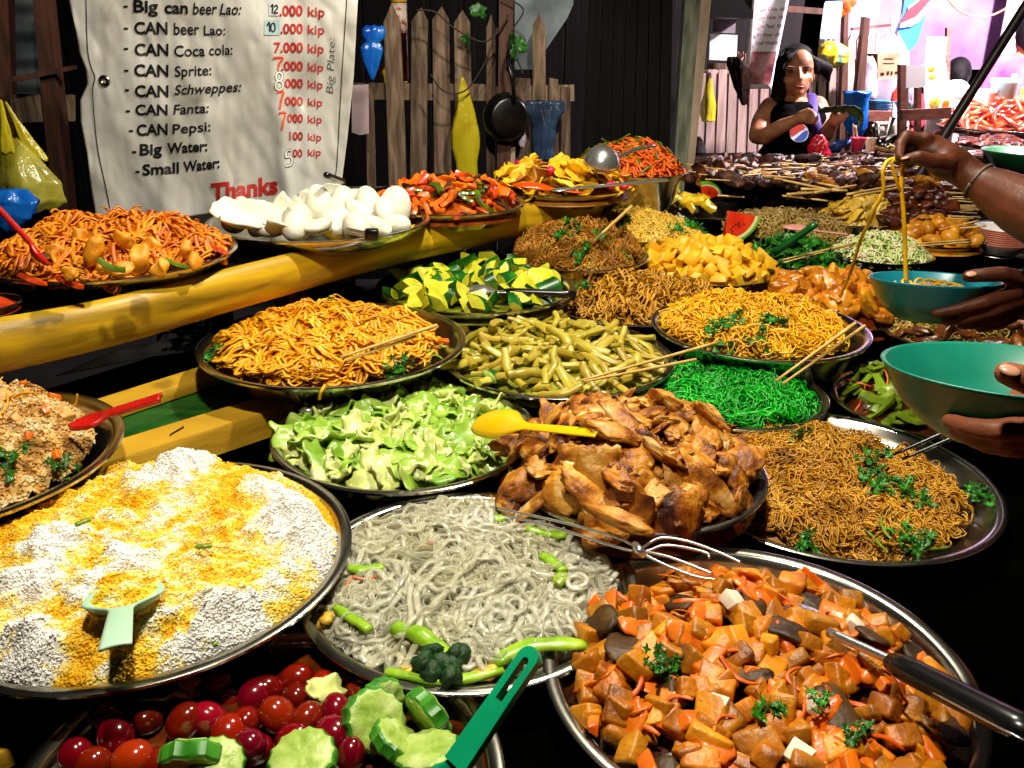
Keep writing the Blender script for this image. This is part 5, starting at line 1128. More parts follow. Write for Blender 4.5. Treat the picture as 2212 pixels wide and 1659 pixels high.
GL = [piece('t', sheetleaf(i, .03, .02, .6, .001, .9, 9, .3), HERB) for i in range(4)]
for i, (px, py) in enumerate([(395, 700), (415, 712), (430, 702), (375, 712), (440, 690), (450, 715)]):
    o = link('loose_leaf', GL[i % 4], None, PZ(px, py, .89)); o.rotation_euler = (.5, .3, i); tag(o, 'dark loose herb leaf in the gap under the yellow beam', 'leaf', 'loose leaves under the shelf')
obj('jar', lathe([(.001, 0), (.026, 0), (.028, .01), (.028, .05), (.022, .06), (.022, .066), (.001, .066)], 28, PZ(300, 725, .868)), M('clear_jar', '#6a8a8c', rough=.1, alpha=.4, spec=.8), label='small clear jar standing in the dark gap beneath the beam', cat='jar')
obj('red_pepper', blob((.024, .018, .02), 3, .2, 1.6, 4)[0:1] + (ICO[3][1],) if False else (blob((.026, .018, .018), 3, .2, 1.6, 4)[0] + PZ(992, 552, .9), ICO[3][1]), REDVEG, label='bright red pepper lying behind the cucumber tray', cat='pepper')
obj('crumpled_wrap', (blob((.022, .016, .016), 3, .35, 2.6, 7, .2)[0] + PZ(790, 655, .885), ICO[3][1]), M('clear_wrap', '#8c8478', rough=.15, spec=.8, alpha=.55), label='crumpled clear wrapper beside the paper bowls', cat='wrapper')
obj('onion', (blob((.026, .02, .018), 3, .1, 1.6, 7)[0] + PZ(772, 632, .885), ICO[3][1]), M('brown_onion', [(.3, '#4a1c0c'), (.7, '#8a4020')], 30, rough=.3), label='brown shallot lying behind the paper bowls', cat='onion')
obj('tray_clip', (blob((.014, .010, .008), 2, .2, 2, 3)[0] + PZ(663, 886, .955), ICO[2][1]), STEEL2, label='small shiny metal clip below the ribbon noodle tray', cat='clip')
obj('noodle_strand', tube(smoothpath([PZ(702, 832, 1.004), PZ(694, 845, 1.0), PZ(690, 862, .985)], 10), .0022, 6, 1.4), NRIB, label='single ribbon noodle dangling over the tray rim', cat='noodle')

tp_ = np.array([PZ(x, y, z) for x, y, z in ((368, 938, .9458), (398, 920, .9458), (400, 940, .930), (370, 960, .930))]) + np.array([.0, -.003, .0015])
o = obj('notch_patch', (np.concatenate([tp_, tp_ + [0, .002, -.002]]), [[0, 1, 2, 3], [7, 6, 5, 4], [0, 4, 5, 1], [1, 5, 6, 2], [2, 6, 7, 3], [3, 7, 4, 0]]), PLB, label='small black patch drawn for the dark notch in the front edge of the yellow board', cat='tape', smooth=False); fixn(o)  # black patch standing in for a dark notch
# ------------------------------------------------------------------ bags and things hanging at the back
def bagmat(n, c, a=.75, r=.22): return M(n, c, 8, rough=r, bump=.9, bscale=34, alpha=a, spec=.6, dist=.8)
def hangbag(name, label, cat, cx, y0, y1, prof, Y, mat, depth=.5, seed=0, amp=.12, n=30, tails=True, lean=0.):
    """prof: (fraction of height from the top, half width in photo px)"""
    c0, c1 = PY(cx, y0, Y), PY(cx + lean, y1, Y); sc_ = np.linalg.norm(PY(cx + 1, y0, Y) - PY(cx, y0, Y))
    t = np.linspace(0, 1, 34); hw = np.interp(t, *zip(*prof)) * sc_; a = np.arange(n) * 2 * math.pi / n
    C = c0 + (c1 - c0) * t[:, None]
    rr = hw[:, None] * (1 + amp * np.sin(a * 3 + seed + 2 * t[:, None]) + amp * .7 * np.sin(a * 7 + seed * 2 + 5 * t[:, None]))
    rr = rr * (1 + .05 * np.sin(a * 13 + seed + 3 * t[:, None])) + sc_ * 2.2 * nz(np.stack([np.cos(a)[None] + 0 * rr, np.sin(a)[None] + 0 * rr, t[:, None] * 5 + 0 * rr], -1), 2.6, seed % 7) * np.clip(hw[:, None] / (sc_ * 10), 0, 1)
    V = C[:, None, :] + np.stack([rr * np.cos(a), rr * np.sin(a) * depth, .004 * np.sin(a * 5 + seed) * np.ones_like(rr)], 2)
    F = [[i * n + j, i * n + (j + 1) % n, (i + 1) * n + (j + 1) % n, (i + 1) * n + j] for i in range(33) for j in range(n)] + [list(range(n)), list(range(33 * n, 34 * n))]
    o = obj(name, (V.reshape(-1, 3), F), mat, label=label, cat=cat); fixn(o); return o
YB = bagmat('yellow_bag', [(.3, '#b8a412'), (.6, '#d8c82a'), (.85, '#eee07a')], .74); BB = bagmat('blue_bag', [(.3, '#0a4ab8'), (.6, '#1e78dc'), (.85, '#5aa8f0')], .95)
CB = bagmat('clear_blue_bag', [(.3, '#1c2c44'), (.6, '#3a5274'), (.85, '#7488a4')], .7); WB = bagmat('white_bag', [(.3, '#8c8496'), (.6, '#c8c0d0'), (.85, '#eae6f0')], .85); DB = bagmat('dark_bundle', [(.3, '#0c0806'), (.6, '#2c1c16'), (.85, '#5a3a2c')], 1)
hangbag('plastic_bag', 'empty yellow plastic bag hanging on the grey picket fence', 'bag', 998, 168, 382, [(0, 3), (.05, 5), (.18, 12), (.35, 22), (.55, 31), (.7, 30), (.85, 24), (1, 23)], 3.02, YB, .4, 1, lean=12)
hangbag('plastic_bag', 'knotted bright blue plastic bag hanging at the right edge of the menu sign', 'bag', 805, 56, 172, [(0, 16), (.08, 24), (.2, 23), (.3, 14), (.42, 22), (.7, 15), (.9, 7), (1, 2)], 3.0, BB, .45, 2, .2)
hangbag('plastic_bag', 'crumpled clear bluish plastic bag hanging on the low fence pickets', 'bag', 1178, 218, 346, [(0, 34), (.15, 36), (.3, 26), (.45, 20), (.6, 22), (.8, 17), (1, 20)], 3.05, CB, .5, 3, .3)
hangbag('plastic_scrap', 'small white plastic scrap under the hanging pan', 'bag', 1128, 282, 316, [(0, 5), (.4, 9), (1, 5)], 3.0, WB, .5, 4)
yb = thing('tied_bag', PY(80, 450, 2.2), 'bulging clear bag of red and pink goods with yellow handles hanging at the far left', 'bag')
def bpart(nm, cx, y0, y1, prof, Y, mat, d, s, lean, amp=.1):
    o = hangbag(nm, None, None, cx, y0, y1, prof, Y, mat, d, s, amp, lean=lean); o.parent = yb; o.location = np.array(o.location) - np.array(yb.location)
bpart('bag_body', 20, 300, 455, [(0, 14), (.25, 42), (.6, 66), (.85, 62), (1, 34)], 2.2, bagmat('clear_yellow_bag', [(.3, '#7c7418'), (.55, '#b8b04a'), (.75, '#c85a3a'), (.9, '#e8d8b0')], .92), .6, 5, 62)
bpart('bag_handle', 2, 218, 330, [(0, 3), (.4, 8), (1, 16)], 2.18, YB, .5, 6, 14)
bpart('bag_handle', 12, 222, 345, [(0, 2), (.3, 6), (.6, 14), (1, 22)], 2.22, YB, .5, 7, 70)
hangbag('plastic_bag', 'crumpled blue plastic bag hanging under the tied bag at the far left', 'bag', 20, 410, 500, [(0, 30), (.25, 56), (.6, 52), (.85, 32), (1, 10)], 2.1, BB, .6, 8, .25)
obj('cloth_scrap', prism_px([(760, 184), (796, 182), (797, 288), (778, 292), (760, 286)], 2.95, .003), M('pink_cloth', [(.3, '#a08890'), (.7, '#c8b0b8')], 12, rough=.8, bump=.3), label='pinkish cloth scrap nailed to the fence rail beside the sign', cat='cloth', smooth=False)
# bottle standing behind the pickets
bt = thing('bottle', PY(868, 175, 3.25), 'dark glass bottle with red, yellow and green banded label behind the pickets', 'bottle')
c_ = PY(868, 175, 3.25); sc_ = 3.45 / FPX
hgt = lambda y: (175 - y) * sc_
DG = M('dark_bottle_glass', [(.3, '#120402'), (.7, '#3a0e06')], 10, rough=.1, spec=.8)
obj('glass_body', lathe([(.001, 0), (.026, 0), (.027, .01), (.027, hgt(15)), (.02, hgt(2)), (.012, hgt(-15)), (.011, hgt(-40)), (.001, hgt(-40))], 28, c_), DG, bt)
for nm, ya, yb_, cl in [('label_band', 8, 20, '#c8a830'), ('label_band', 21, 29, '#1e9a80'), ('label_band', 30, 38, '#d0a020'), ('label_panel', 39, 90, '#c8b8a8')]:
    obj(nm, lathe([(.0275, hgt(yb_)), (.0279, hgt(yb_)), (.0279, hgt(ya)), (.0275, hgt(ya))], 28, c_), M(nm + cl[1:], [(.3, cl), (.5, cl), (.62, '#a04a2a')] if nm == 'label_panel' else cl, 60, rough=.4), bt)
obj('yellow_box', box((.105, .06, .06), PY(848, 160, 3.26), .004), M('yellow_card', [(.3, '#c8b010'), (.7, '#e8d430')], 14, rough=.5), label='yellow carton standing on the rail behind the pickets', cat='box', smooth=False)
# hanging pan
pn = thing('frying_pan', PY(1100, 255, 2.95), 'blackened frying pan hanging by its handle on the brown post', 'pan')
V, F = lathe([(.0005, 0), (.055, 0), (.062, -.008), (.078, -.034), (.081, -.034), (.080, -.030), (.066, .004), (.058, .008), (.0005, .008)], 48)
obj('pan_body', (V @ rotm(math.pi / 2, 0, .35).T + PY(1100, 255, 2.95), F), M('pan_iron', [(.3, '#040303'), (.7, '#0c0a08')], 12, rough=.3, spec=.6), pn)
obj('handle', tube(smoothpath([PY(1112, 212, 2.93), PY(1106, 170, 2.91), PY(1096, 130, 2.93), PY(1098, 108, 2.96)], 16), np.linspace(.012, .008, 16), 10, .6, (0, 1, 0)), PLB, pn)
# creeper on the fence
VINE = M('vine_stem', '#2a1c10', rough=.7)
for lb, pts in (('thin dark vine looping between the second and fourth pickets', [(930, 160), (950, 190), (975, 202), (1000, 198), (1020, 180), (1050, 130), (1075, 60)]), ('thin vine climbing the brown post past the green leaves', [(1085, -10), (1130, 20), (1110, 60), (1100, 90), (1118, 130), (1130, 160)]), ('thin vine slung across the pale picket tops', [(900, 22), (940, 26), (980, 60), (1040, 90), (1075, 70), (1100, 30)])):
    obj('vine', tube(smoothpath([PY(x, y, 2.97) for x, y in pts], 40), .003, 6), VINE, label=lb, cat='vine')
IVY = M('ivy_leaf', [(.3, '#0c3a0c'), (.7, '#2c6a20')], 20, rough=.45, rand=.2); IVL = [piece('t', sheetleaf(i, .03, .024, .3, .0008, .5, 9, .12), IVY) for i in range(3)]
for i, (px, py, s) in enumerate([(1032, 22, .9), (1042, 30, .7), (1108, 86, .8), (1122, 95, .8), (1114, 112, .9), (1008, 92, .7), (1130, 104, .6), (1004, 82, .5)]):
    o = link('ivy_leaf', IVL[i % 3], None, PY(px, py, 2.95)); o.rotation_euler = (1.4, .4 * i, i); o.scale = (s,) * 3; tag(o, 'green creeper leaf hanging on the fence near the brown post', 'leaf', 'creeper leaves on the fence')

# ------------------------------------------------------------------ neighbouring stall behind the vendor
f2 = thing('picket_fence', (PY(1560, 250, 4.7)[0], 4.7, 0), 'pale pinkish plank fence behind the vendor', 'fence')
for i, x in enumerate([1482, 1506, 1529, 1552, 1574, 1597, 1620, 1643, 1666]):
    t = 150 + 10 * math.sin(i * 2.1); o = obj('picket', prism_px([(x + 2, t - 2), (x + 19, t), (x + 13, 345), (x - 6, 345)], 4.7 + .004 * (i % 2), .02), WOODP, f2, smooth=False); fixn(o)
for i, x in enumerate([1690, 1712, 1748, 1770, 1792, 1812, 1832, 1851]):
    t = 92 + 8 * math.sin(i * 1.7) if i > 2 else 140; o = obj('picket', prism_px([(x + 8, t - 12), (x + 15, t), (x + 12, 345), (x - 3, 345), (x + 1, t)], 4.72 + .004 * (i % 2), .02), WOODP, f2, smooth=False); fixn(o)
for i, x in enumerate([1874, 1883, 1893, 1903, 1912, 1921, 1930, 1939, 1948, 1957]):
    t = 84 + 3 * math.sin(i * 2.7); o = obj('picket', prism_px([(x + 3, t - 8), (x + 7, t), (x + 6, 345), (x - 1, 345), (x - 1, t)], 5.6 + .004 * (i % 2), .02), WOODP, f2, smooth=False); fixn(o)
for y in (165, 300): obj('rail', ragged_box(PY(1475, y, 4.745), PY(1860, y, 4.765), .02, .06, 12), WOODP, f2, smooth='auto')
def panel(name, label, cat, pts, Y, mat, th=.02):
    o = obj(name, prism_px(pts, Y, th), mat, label=label, cat=cat, smooth=False); fixn(o); return o
PINKW = M('pink_lit_paper', [(.3, '#d8c0cc'), (.7, '#f0e4ea')], 6, rough=.6); WHT = M('white_card', [(.3, '#e4dfe4'), (.7, '#f4f2f4')], 6, rough=.6); CARD = M('cardboard', [(.3, '#8a6248'), (.7, '#b08a6c')], 14, rough=.8, bump=.2)
DKB = M('dark_box_face', '#040304', rough=.4); GREYC = M('grey_plastic', [(.3, '#6a6268'), (.7, '#98909a')], 10, rough=.4); BRWN = M('stand_wood', [(.3, '#4a2418'), (.7, '#7a4430')], 10, rough=.6, stretch=(2, 2, 8))
panel('crate', 'black crate hanging high between the grey-green post and the far banner', 'crate', [(1538, -60), (1629, -60), (1627, 40), (1536, 37)], 4.3, DKB, .25)
panel('board', 'grey board above the white card on the plank fence', 'board', [(1543, 42), (1590, 44), (1588, 72), (1541, 70)], 4.55, GREYC)
panel('white_board', 'blank white card fixed to the plank fence right of the grey-green post', 'board', [(1534, 73), (1593, 76), (1591, 132), (1532, 129)], 4.5, WHT, .01)
panel('rail_board', 'brown cross board below the white card on the plank fence', 'board', [(1530, 136), (1600, 138), (1600, 150), (1530, 150)], 4.55, WOOD)
bn = thing('price_banner', PY(1660, 190, 4.3), 'tall far white price banner with dim lettering and a food picture at its foot', 'banner')
bq = lambda u, v: np.stack([(1632 + u * 84) * (1 - v) + (1608 + u * 58) * v, -60 + 252 * v], -1)
def bsurf(u, v, off=0.):
    q = bq(u, v); P = np.array([[PY(x, y, 4.3 + .02 * math.sin(x * .05 + y * .02) - off) for x, y in r] for r in q]); return P
obj('sheet', grid(lambda u, v: bsurf(u, v), 10, 24, -.002), WHT, bn)
FOODP = M('printed_food_picture', [(.3, '#5a2430'), (.45, '#a04a50'), (.6, '#d89aa0'), (.75, '#c07a5a'), (.9, '#f0dce0')], 16, rough=.5, detail=5)
obj('picture', grid(lambda u, v: bsurf(.12 + u * .82, .68 + v * .28, .004), 10, 10), FOODP, bn)
def btext(s, u0, u1, v, h):
    V, F = text_geo(s, 0, .02); x = V[:, 0]; t = (x - x.min()) / (x.max() - x.min()); u = u0 + t * (u1 - u0); vv = v - V[:, 1] / CAPH * h
    q = bq(u, vv); return np.array([PY(x, y, 4.3 + .02 * math.sin(x * .05 + y * .02) - .005) for x, y in q]), F
FADE = M('faded_red_print', '#8a4a5a', rough=.6)
obj('lettering', join(*[btext(s, .22, .22 + w_, v, .032) for s, w_, v in (('Can Coca', .5, .33), ('Can Fanta', .5, .40), ('Can Pepsi', .5, .475), ('Big Water', .5, .55), ('Small Water', .6, .62))], *[btext('000', .8, .95, v, .03) for v in (.33, .40, .475, .55, .62)]), FADE, bn, smooth=False)
hangbag('plastic_bag', 'long yellow plastic bag hanging on the plank fence below the white card', 'bag', 1533, 158, 262, [(0, 2), (.2, 7), (.5, 13), (.8, 15), (1, 14)], 4.55, YB, .5, 11, lean=-4)
hangbag('stick_bundle', 'dark bag of wooden sticks hanging beside the far banner', 'bag', 1594, 124, 226, [(0, 16), (.2, 21), (.5, 15), (.8, 10), (1, 5)], 4.25, DB, .6, 12, .25, lean=14)
for i in range(4): obj('wooden_stick', stick(PY(1596 + i * 4, 135, 4.24), PY(1594 + i * 5, 112 + 4 * (i % 2), 4.24), .006, .006, 6), BRWN, label='wooden stick poking out of the dark hanging bag', cat='stick', group='sticks in the hanging bag')
hangbag('plastic_bag', 'pale clear plastic bag sitting at the left end of the grill', 'bag', 1508, 296, 330, [(0, 4), (.3, 9), (.7, 14), (1, 12)], 3.9, WB, .8, 13, .2)
hangbag('plastic_bag', 'yellow and teal plastic bag hanging under the white lantern', 'bag', 1797, 90, 146, [(0, 8), (.2, 26), (.5, 32), (.8, 26), (1, 8)], 4.4, bagmat('yellow_teal_bag', [(.42, '#d8b020'), (.5, '#c8c86a'), (.56, '#5aa8a8'), (.8, '#9ad0d8')], .95), .6, 14, .2)
# lit paper lantern
lt = thing('lantern', PY(1792, 84, 4.6), 'glowing white tube lantern hanging above the vendor', 'lantern')
GLOW = M('glowing_white_lantern', '#ffffff', emit=('#e8f0ff', 2.2)); c_ = PY(1790, 84, 4.6); k_ = 4.75 / FPX
obj('lit_tube', lathe([(.001, .0), (15 * k_, 0), (16.5 * k_, 4 * k_), (16.5 * k_, 62 * k_), (15 * k_, 66 * k_), (.001, 66 * k_)], 32, c_), GLOW, lt); obj('cap', lathe([(.001, 66 * k_), (16 * k_, 66 * k_), (14 * k_, 72 * k_), (.001, 74 * k_)], 32, c_), M('blue_cap', '#3a58c8', rough=.4), lt); obj('cord', stick(c_ + [0, 0, 72 * k_], c_ + [0, 0, .6], .003, .003, 6), PLB, lt)
for s in (-5, 5): obj('prong', stick(c_ + [s * k_, 0, 0], c_ + [s * k_, 0, -7 * k_], .006, .006, 8), WHT, lt)
panel('paper_sign', 'pale pink paper hung from the roof right of the lantern', 'sign', [(1855, -50), (1905, -50), (1897, 42), (1851, 34)], 4.6, PINKW, .004)
for nm, pts, Y, lb in (('roof_post', [(1868, 36), (1880, 38), (1856, 345), (1834, 345)], 4.5, 'brown leaning roof post right of the vendor'), ('roof_post', [(1828, -60), (1836, -60), (1824, 345), (1812, 345)], 4.62, 'thin pale pole behind the roof post right of the vendor'), ('roof_beam', [(1700, 12), (1830, 22), (1830, 34), (1700, 26)], 4.9, 'dark roof beam above the lantern')):
    panel(nm, lb, 'post' if 'post' in nm else 'beam', pts, Y, BROWNW, .05)
obj('orange_cloth', (blob((.06, .03, .05), 3, .3, 3, 5, .2)[0] + PY(1822, 8, 4.6), ICO[3][1]), M('orange_cloth', [(.3, '#8a2a04'), (.7, '#e8780e')], 20, rough=.7), label='bright orange cloth bundle hanging at the top beside the lantern', cat='cloth')
# blue banner with red and white sweep
sd = thing('drink_banner', PY(1970, 60, 5.0), 'blue drink banner with a red and white sweep hanging at the upper right', 'banner')
BLUE = M('banner_blue', [(.3, '#1458c0'), (.7, '#2a8ae0')], 5, rough=.5); BRED = M('banner_red', '#b02030', rough=.5)
for nm, pts, Y, mt in (('cloth', [(1962, -60), (2022, -60), (2008, 0), (1994, 52), (1982, 92), (1964, 112), (1956, 98), (1940, 66), (1950, 30)], 5.0, BLUE), ('red_sweep', [(1962, 20), (1985, 2), (2010, -30), (2018, -10), (1998, 14), (1978, 36), (1946, 50)], 4.985, BRED), ('white_sweep', [(1946, 51), (1979, 37), (1999, 15), (2003, 22), (1986, 46), (1970, 56), (1944, 60)], 4.983, WHT), ('white_sweep', [(1963, 14), (1988, -4), (2000, -18), (1996, -10), (1985, 2), (1962, 20)], 4.984, WHT), ('pale_edge', [(1925, 40), (1962, -20), (1964, -8), (1944, 40), (1932, 110), (1926, 110)], 5.02, M('pale_banner_edge', '#9a9cb0', rough=.6))):
    o = obj(nm, prism_px(pts, Y, .006), mt, sd, smooth=False); fixn(o)
panel('tarp', 'dark tarpaulin closing the back of the far stall, violet haze put in its colour', 'tarp', [(1800, -260), (2500, -300), (2520, 150), (1990, 150), (1800, 120)], 7.2, M('haze_violet_tarp', [(.3, '#4a3a58'), (.6, '#84688c'), (.85, '#b494b4')], 2.5, rough=.7, bump=.4, bscale=6), .02)  # purple of the hazy air put into the tarp colour
panel('tarp', 'pinkish white tarpaulin at the far right edge, haze and glare put in its colour', 'tarp', [(2190, -60), (2500, -80), (2500, 330), (2140, 330), (2150, 150)], 6.9, PINKW, .02)  # colour paled to stand in for haze and glare
panel('plastic_sheet', 'pale blue plastic sheet hanging behind the fruit poster', 'sheet', [(2002, 80), (2046, 80), (2042, 142), (1998, 140)], 5.3, M('pale_blue_sheet', [(.3, '#9ab8d8'), (.7, '#dce8f8')], 5, rough=.4), .004)
ps = thing('fruit_poster', PY(2015, 240, 5.1), 'white poster with orange bowls and a round green and yellow mark', 'poster')
for nm, pts, Y, mt in (('sheet', [(1992, 140), (2044, 136), (2050, 236), (2000, 242)], 5.1, WHT),): o = obj(nm, prism_px(pts, Y, .006), mt, ps, smooth=False); fixn(o)
for px, py, rx, rz, mt in ((2012, 150, .022, .018, CARROT), (2014, 166, .026, .016, SQUASH), (2020, 222, .034, .034, M('olive_dot', [(.3, '#5a5a10'), (.7, '#a88a20')], 30, rough=.5)), (2043, 226, .022, .03, PLO)):
    obj('printed_spot', (blob((rx, .003, rz), 2, .05)[0] + PY(px, py, 5.09), ICO[2][1]), mt, ps)
bx = thing('cardboard_box', PY(1920, 168, 4.9), 'open brown cardboard box with faint dark marks on its side', 'box')
o = obj('carton', prism_px([(1896, 116), (1944, 114), (1942, 168), (1896, 170)], 4.9, .2), CARD, bx, smooth=False); fixn(o)
for px, py, w_, h_ in ((1906, 160, .02, .014), (1918, 158, .012, .02), (1926, 158, .010, .02), (1936, 157, .014, .012), (1920, 127, .05, .005), (1920, 137, .06, .004)): obj('printed_mark', box((w_, .002, h_), PY(px, py, 4.898)), DKB, bx, smooth=False)
panel('white_carton', 'white carton right behind the brown cardboard box', 'box', [(1944, 112), (1964, 112), (1963, 166), (1943, 168)], 4.95, WHT, .18)
panel('storage_tub', 'translucent grey storage tub under the cardboard box', 'tub', [(1884, 172), (1958, 168), (1954, 216), (1888, 218)], 4.85, GREYC, .25)
hangbag('plastic_bag', 'tall white plastic bag standing left of the cardboard box', 'bag', 1872, 122, 214, [(0, 10), (.15, 16), (.5, 20), (.9, 24), (1, 20)], 4.6, WB, .7, 15, .15)
for i in range(7):
    c_ = PY(1912, 240 - i * 3.2, 4.75); o = link('blue_plate', mesh('p', *lathe([(.001, .002), (.07, .002), (.095, .010), (.093, .006), (.07, 0), (.001, 0)], 30), M('blue_plate', [(.3, '#14406a'), (.7, '#2a6a9a')], 20, rough=.35) if i == 0 else bpy.data.materials['blue_plate']), None, c_); tag(o, 'blue plate in the stack on the small table behind the vendor', 'plate', 'stacked blue plates')
sm = thing('side_table', (PY(1905, 300, 4.7)[0], 4.7, 0), 'small wooden side table carrying the blue plates', 'table')
o = obj('table_top', prism_px([(1876, 241), (1962, 241), (1958, 262), (1876, 262)], 4.6, .3), BRWN, sm, smooth=False); fixn(o)
for x in (1880, 1950): o = obj('leg', prism_px([(x, 263), (x + 10, 263), (x + 10, 420), (x, 420)], 4.65, .05), BRWN, sm, smooth=False); fixn(o)
obj('flour_sack', (slabmeat(4, .085, .03, .12, .1, .1)[0] @ np.eye(3)[[0, 1, 2]] + PY(1920, 286, 4.3), ICO[3][1]), M('pale_sack', [(.3, '#8c8478'), (.7, '#c0b8ac')], 14, rough=.8, bump=.3), label='pale cloth sack slumped under the side table', cat='sack')
st = thing('sign_stand', (PY(1955, 297, 4.1)[0], 4.1, 0), 'brown wooden stand with a low cross board holding a white card', 'stand')
for nm, pts in (('post', [(1946, 140), (1960, 140), (1958, 420), (1944, 420)]), ('post', [(1982, 190), (1991, 190), (1990, 420), (1981, 420)])): o = obj(nm, prism_px(pts, 4.1, .04), BRWN, st, smooth=False); fixn(o)
o = obj('cross_board', prism_px([(1950, 238), (2056, 232), (2056, 256), (1950, 262)], 4.06, .03), BRWN, st, smooth=False); fixn(o)
panel('white_card', 'small white card with one faint pen stroke on the wooden stand', 'card', [(1958, 140), (2000, 142), (1999, 188), (1957, 190)], 4.05, WHT, .006)
hangbag('plastic_bag', 'bright blue plastic bag hanging just right of the vendor', 'bag', 1848, 198, 292, [(0, 30), (.12, 26), (.3, 24), (.6, 24), (.85, 20), (1, 12)], 4.1, BB, .5, 16, .15, lean=4)
# cups and bags on the grill counter
CUPP = M('pink_drink_cup', [(.3, '#c81e50'), (.7, '#e85a88')], 10, rough=.2, alpha=.9); CUPC = M('clear_cup', '#d8c0a8', rough=.1, alpha=.35, spec=.8); STRW = M('straw', '#e8c8a8', rough=.4)
for px, w_, mt, lb in ((1850, 15, CUPP, 'plastic cup of pink drink with two straws on the grill counter'), (1877, 11, CUPC, 'empty clear plastic cup beside the pink drink')):
    t = thing('drink_cup', PY(px, 329, 3.5), lb, 'cup'); k_ = 3.55 / FPX; c_ = PY(px, 330, 3.5)
    obj('cup_body', lathe([(.001, .002), (w_ * .66 * k_, .002), (w_ * k_, 28 * k_), (w_ * 1.1 * k_, 30 * k_), (w_ * .94 * k_, 28 * k_), (w_ * .6 * k_, .004), (.001, .004)], 28, c_), mt, t)
    if mt is CUPP:
        for a_, b_ in ((1843, 1846), (1862, 1856)): obj('straw', stick(PY(b_, 322, 3.5), PY(a_ if a_ < 1850 else 1848, 268 + (a_ - 1843) * .2, 3.5), .0035, .0035, 8), STRW, t)
hangbag('plastic_bag', 'crumpled bright red plastic bag on the grill counter in front of the vendor', 'bag', 1772, 292, 334, [(0, 6), (.2, 12), (.5, 17), (1, 20)], 3.45, bagmat('red_bag', [(.3, '#a80a1c'), (.6, '#e0203a'), (.85, '#f06878')], 1), .7, 17, .25)
obj('blue_cloth', (slabmeat(7, .055, .03, .022, .25, .5)[0] @ rotm(0, -.4, 0).T + PY(1806, 314, 3.55), ICO[3][1]), M('blue_cloth', [(.3, '#1c3a8a'), (.7, '#4a70c8')], 14, rough=.7), label='folded blue cloth between the red bag and the pink cup', cat='cloth')
obj('bread_roll', (slabmeat(9, .055, .03, .018, .15, .1)[0] + PY(1918, 320, 3.4), ICO[3][1]), M('baked_bread', [(.3, '#c88a3a'), (.7, '#f0d8a8')], 20, rough=.6), label='pale bread roll lying at the back of the grill right of the cups', cat='bread')
# grilled skewers
SKM = [piece('t', slabmeat(i + 2, .021, .016, .011, .35, .5, 3), GRILLM) for i in range(5)]; CHM = [piece('t', slabmeat(i + 12, .05, .022, .012, .25, .3), CHIX) for i in range(3)]; DARKM = M('charred_skewer_meat', [(.3, '#160804'), (.55, '#44200e'), (.8, '#7a4620')], 34, rough=.5, bump=.8, bscale=80, rand=.35, spec=.3); DKM = [piece('t', slabmeat(i + 30, .034, .017, .010, .35, .6, 3), DARKM) for i in range(6)]
STM = piece('s', stick(np.array([0, 0, 0.]), np.array([.22, 0, 0.]), .0022, .0018, 6), BAMBOO)
def skewer(p, yaw, pitch, metal_first, meats, n, gap, label, grp, sc_=1., stick_off=0.):
    t = thing('meat_skewer', p, label, 'skewer', grp); t.rotation_euler = (0, -pitch, yaw); t.scale = (sc_,) * 3
    s = link('stick', STM, t, (stick_off, 0, 0))
    for q in range(n):
        o = link('meat', meats[(q + int(p[0] * 100)) % len(meats)], t, (.02 + q * gap, 0, 0)); o.rotation_euler = (q * 1.3, .1, q * .8)
rd = random.Random(5)
for r_ in range(5):
    for i in range(4):
        p = PZ(1905 + rd.uniform(-6, 18) + r_ * 5, 470 - r_ * 17 + i * 2, .985 + .016 * r_ + .006 * i); skewer(p, rd.uniform(-.25, .0), rd.uniform(-.05, .05), 0, SKM, 5, .030, 'red-brown grilled meat skewer in the stacked pile beside the hand, stick pointing right', 'stacked meat skewers', 1.15, .02)
for i in range(30):
    px, py = 1500 + rd.uniform(0, 420), 340 + rd.uniform(0, 16); skewer(PZ(px, py, 1.066 + rd.uniform(0, .02)), rd.uniform(-.4, .4), rd.uniform(-.05, .1), 0, DKM, 5, .036, 'charred dark skewer on the back edge of the grill', 'charred skewers on the grill', 1.1)
for i in range(46):
    px, py = 1560 + rd.uniform(0, 360), 366 + rd.uniform(0, 30); skewer(PZ(px, py, 1.06 + rd.uniform(0, .025)), rd.uniform(-.5, .5) + (3.0 if i % 3 == 0 else 0), rd.uniform(-.05, .1), 0, DKM + CHM[:1], 4, .036, 'glossy brown skewer heaped at the front of the grill', 'brown skewers heaped on the grill', 1.15)
tray_b = TR['omelette']
for i in range(22):
    px, py = 1640 + rd.uniform(0, 280), 408 + rd.uniform(0, 26); p = PZ(px, py, .98 + rd.uniform(0, .03)); skewer(p, rd.uniform(-.4, .4), rd.uniform(-.05, .1), 0, DKM, 5, .034, 'dark skewer lying between the grill and the omelette tray', 'dark skewers before the grill', 1.1)
for i, (a_, b_) in enumerate([((1590, 368), (1800, 412)), ((1600, 362), (1812, 404)), ((1760, 416), (1850, 400)), ((1700, 420), (1790, 414)), ((1770, 384), (1880, 366)), ((1830, 420), (1960, 396)), ((1845, 424), (1950, 404)), ((1700, 352), (1800, 372)), ((1730, 408), (1830, 412))]):
    obj('bamboo_clamp', stick(PZ(*a_, 1.09 if i < 2 else 1.085), PZ(*b_, 1.08), .0045, .0035, 6), BAMBOO, label='split bamboo grilling stick lying across the skewers on the grill', cat='stick', group='split bamboo grilling sticks')
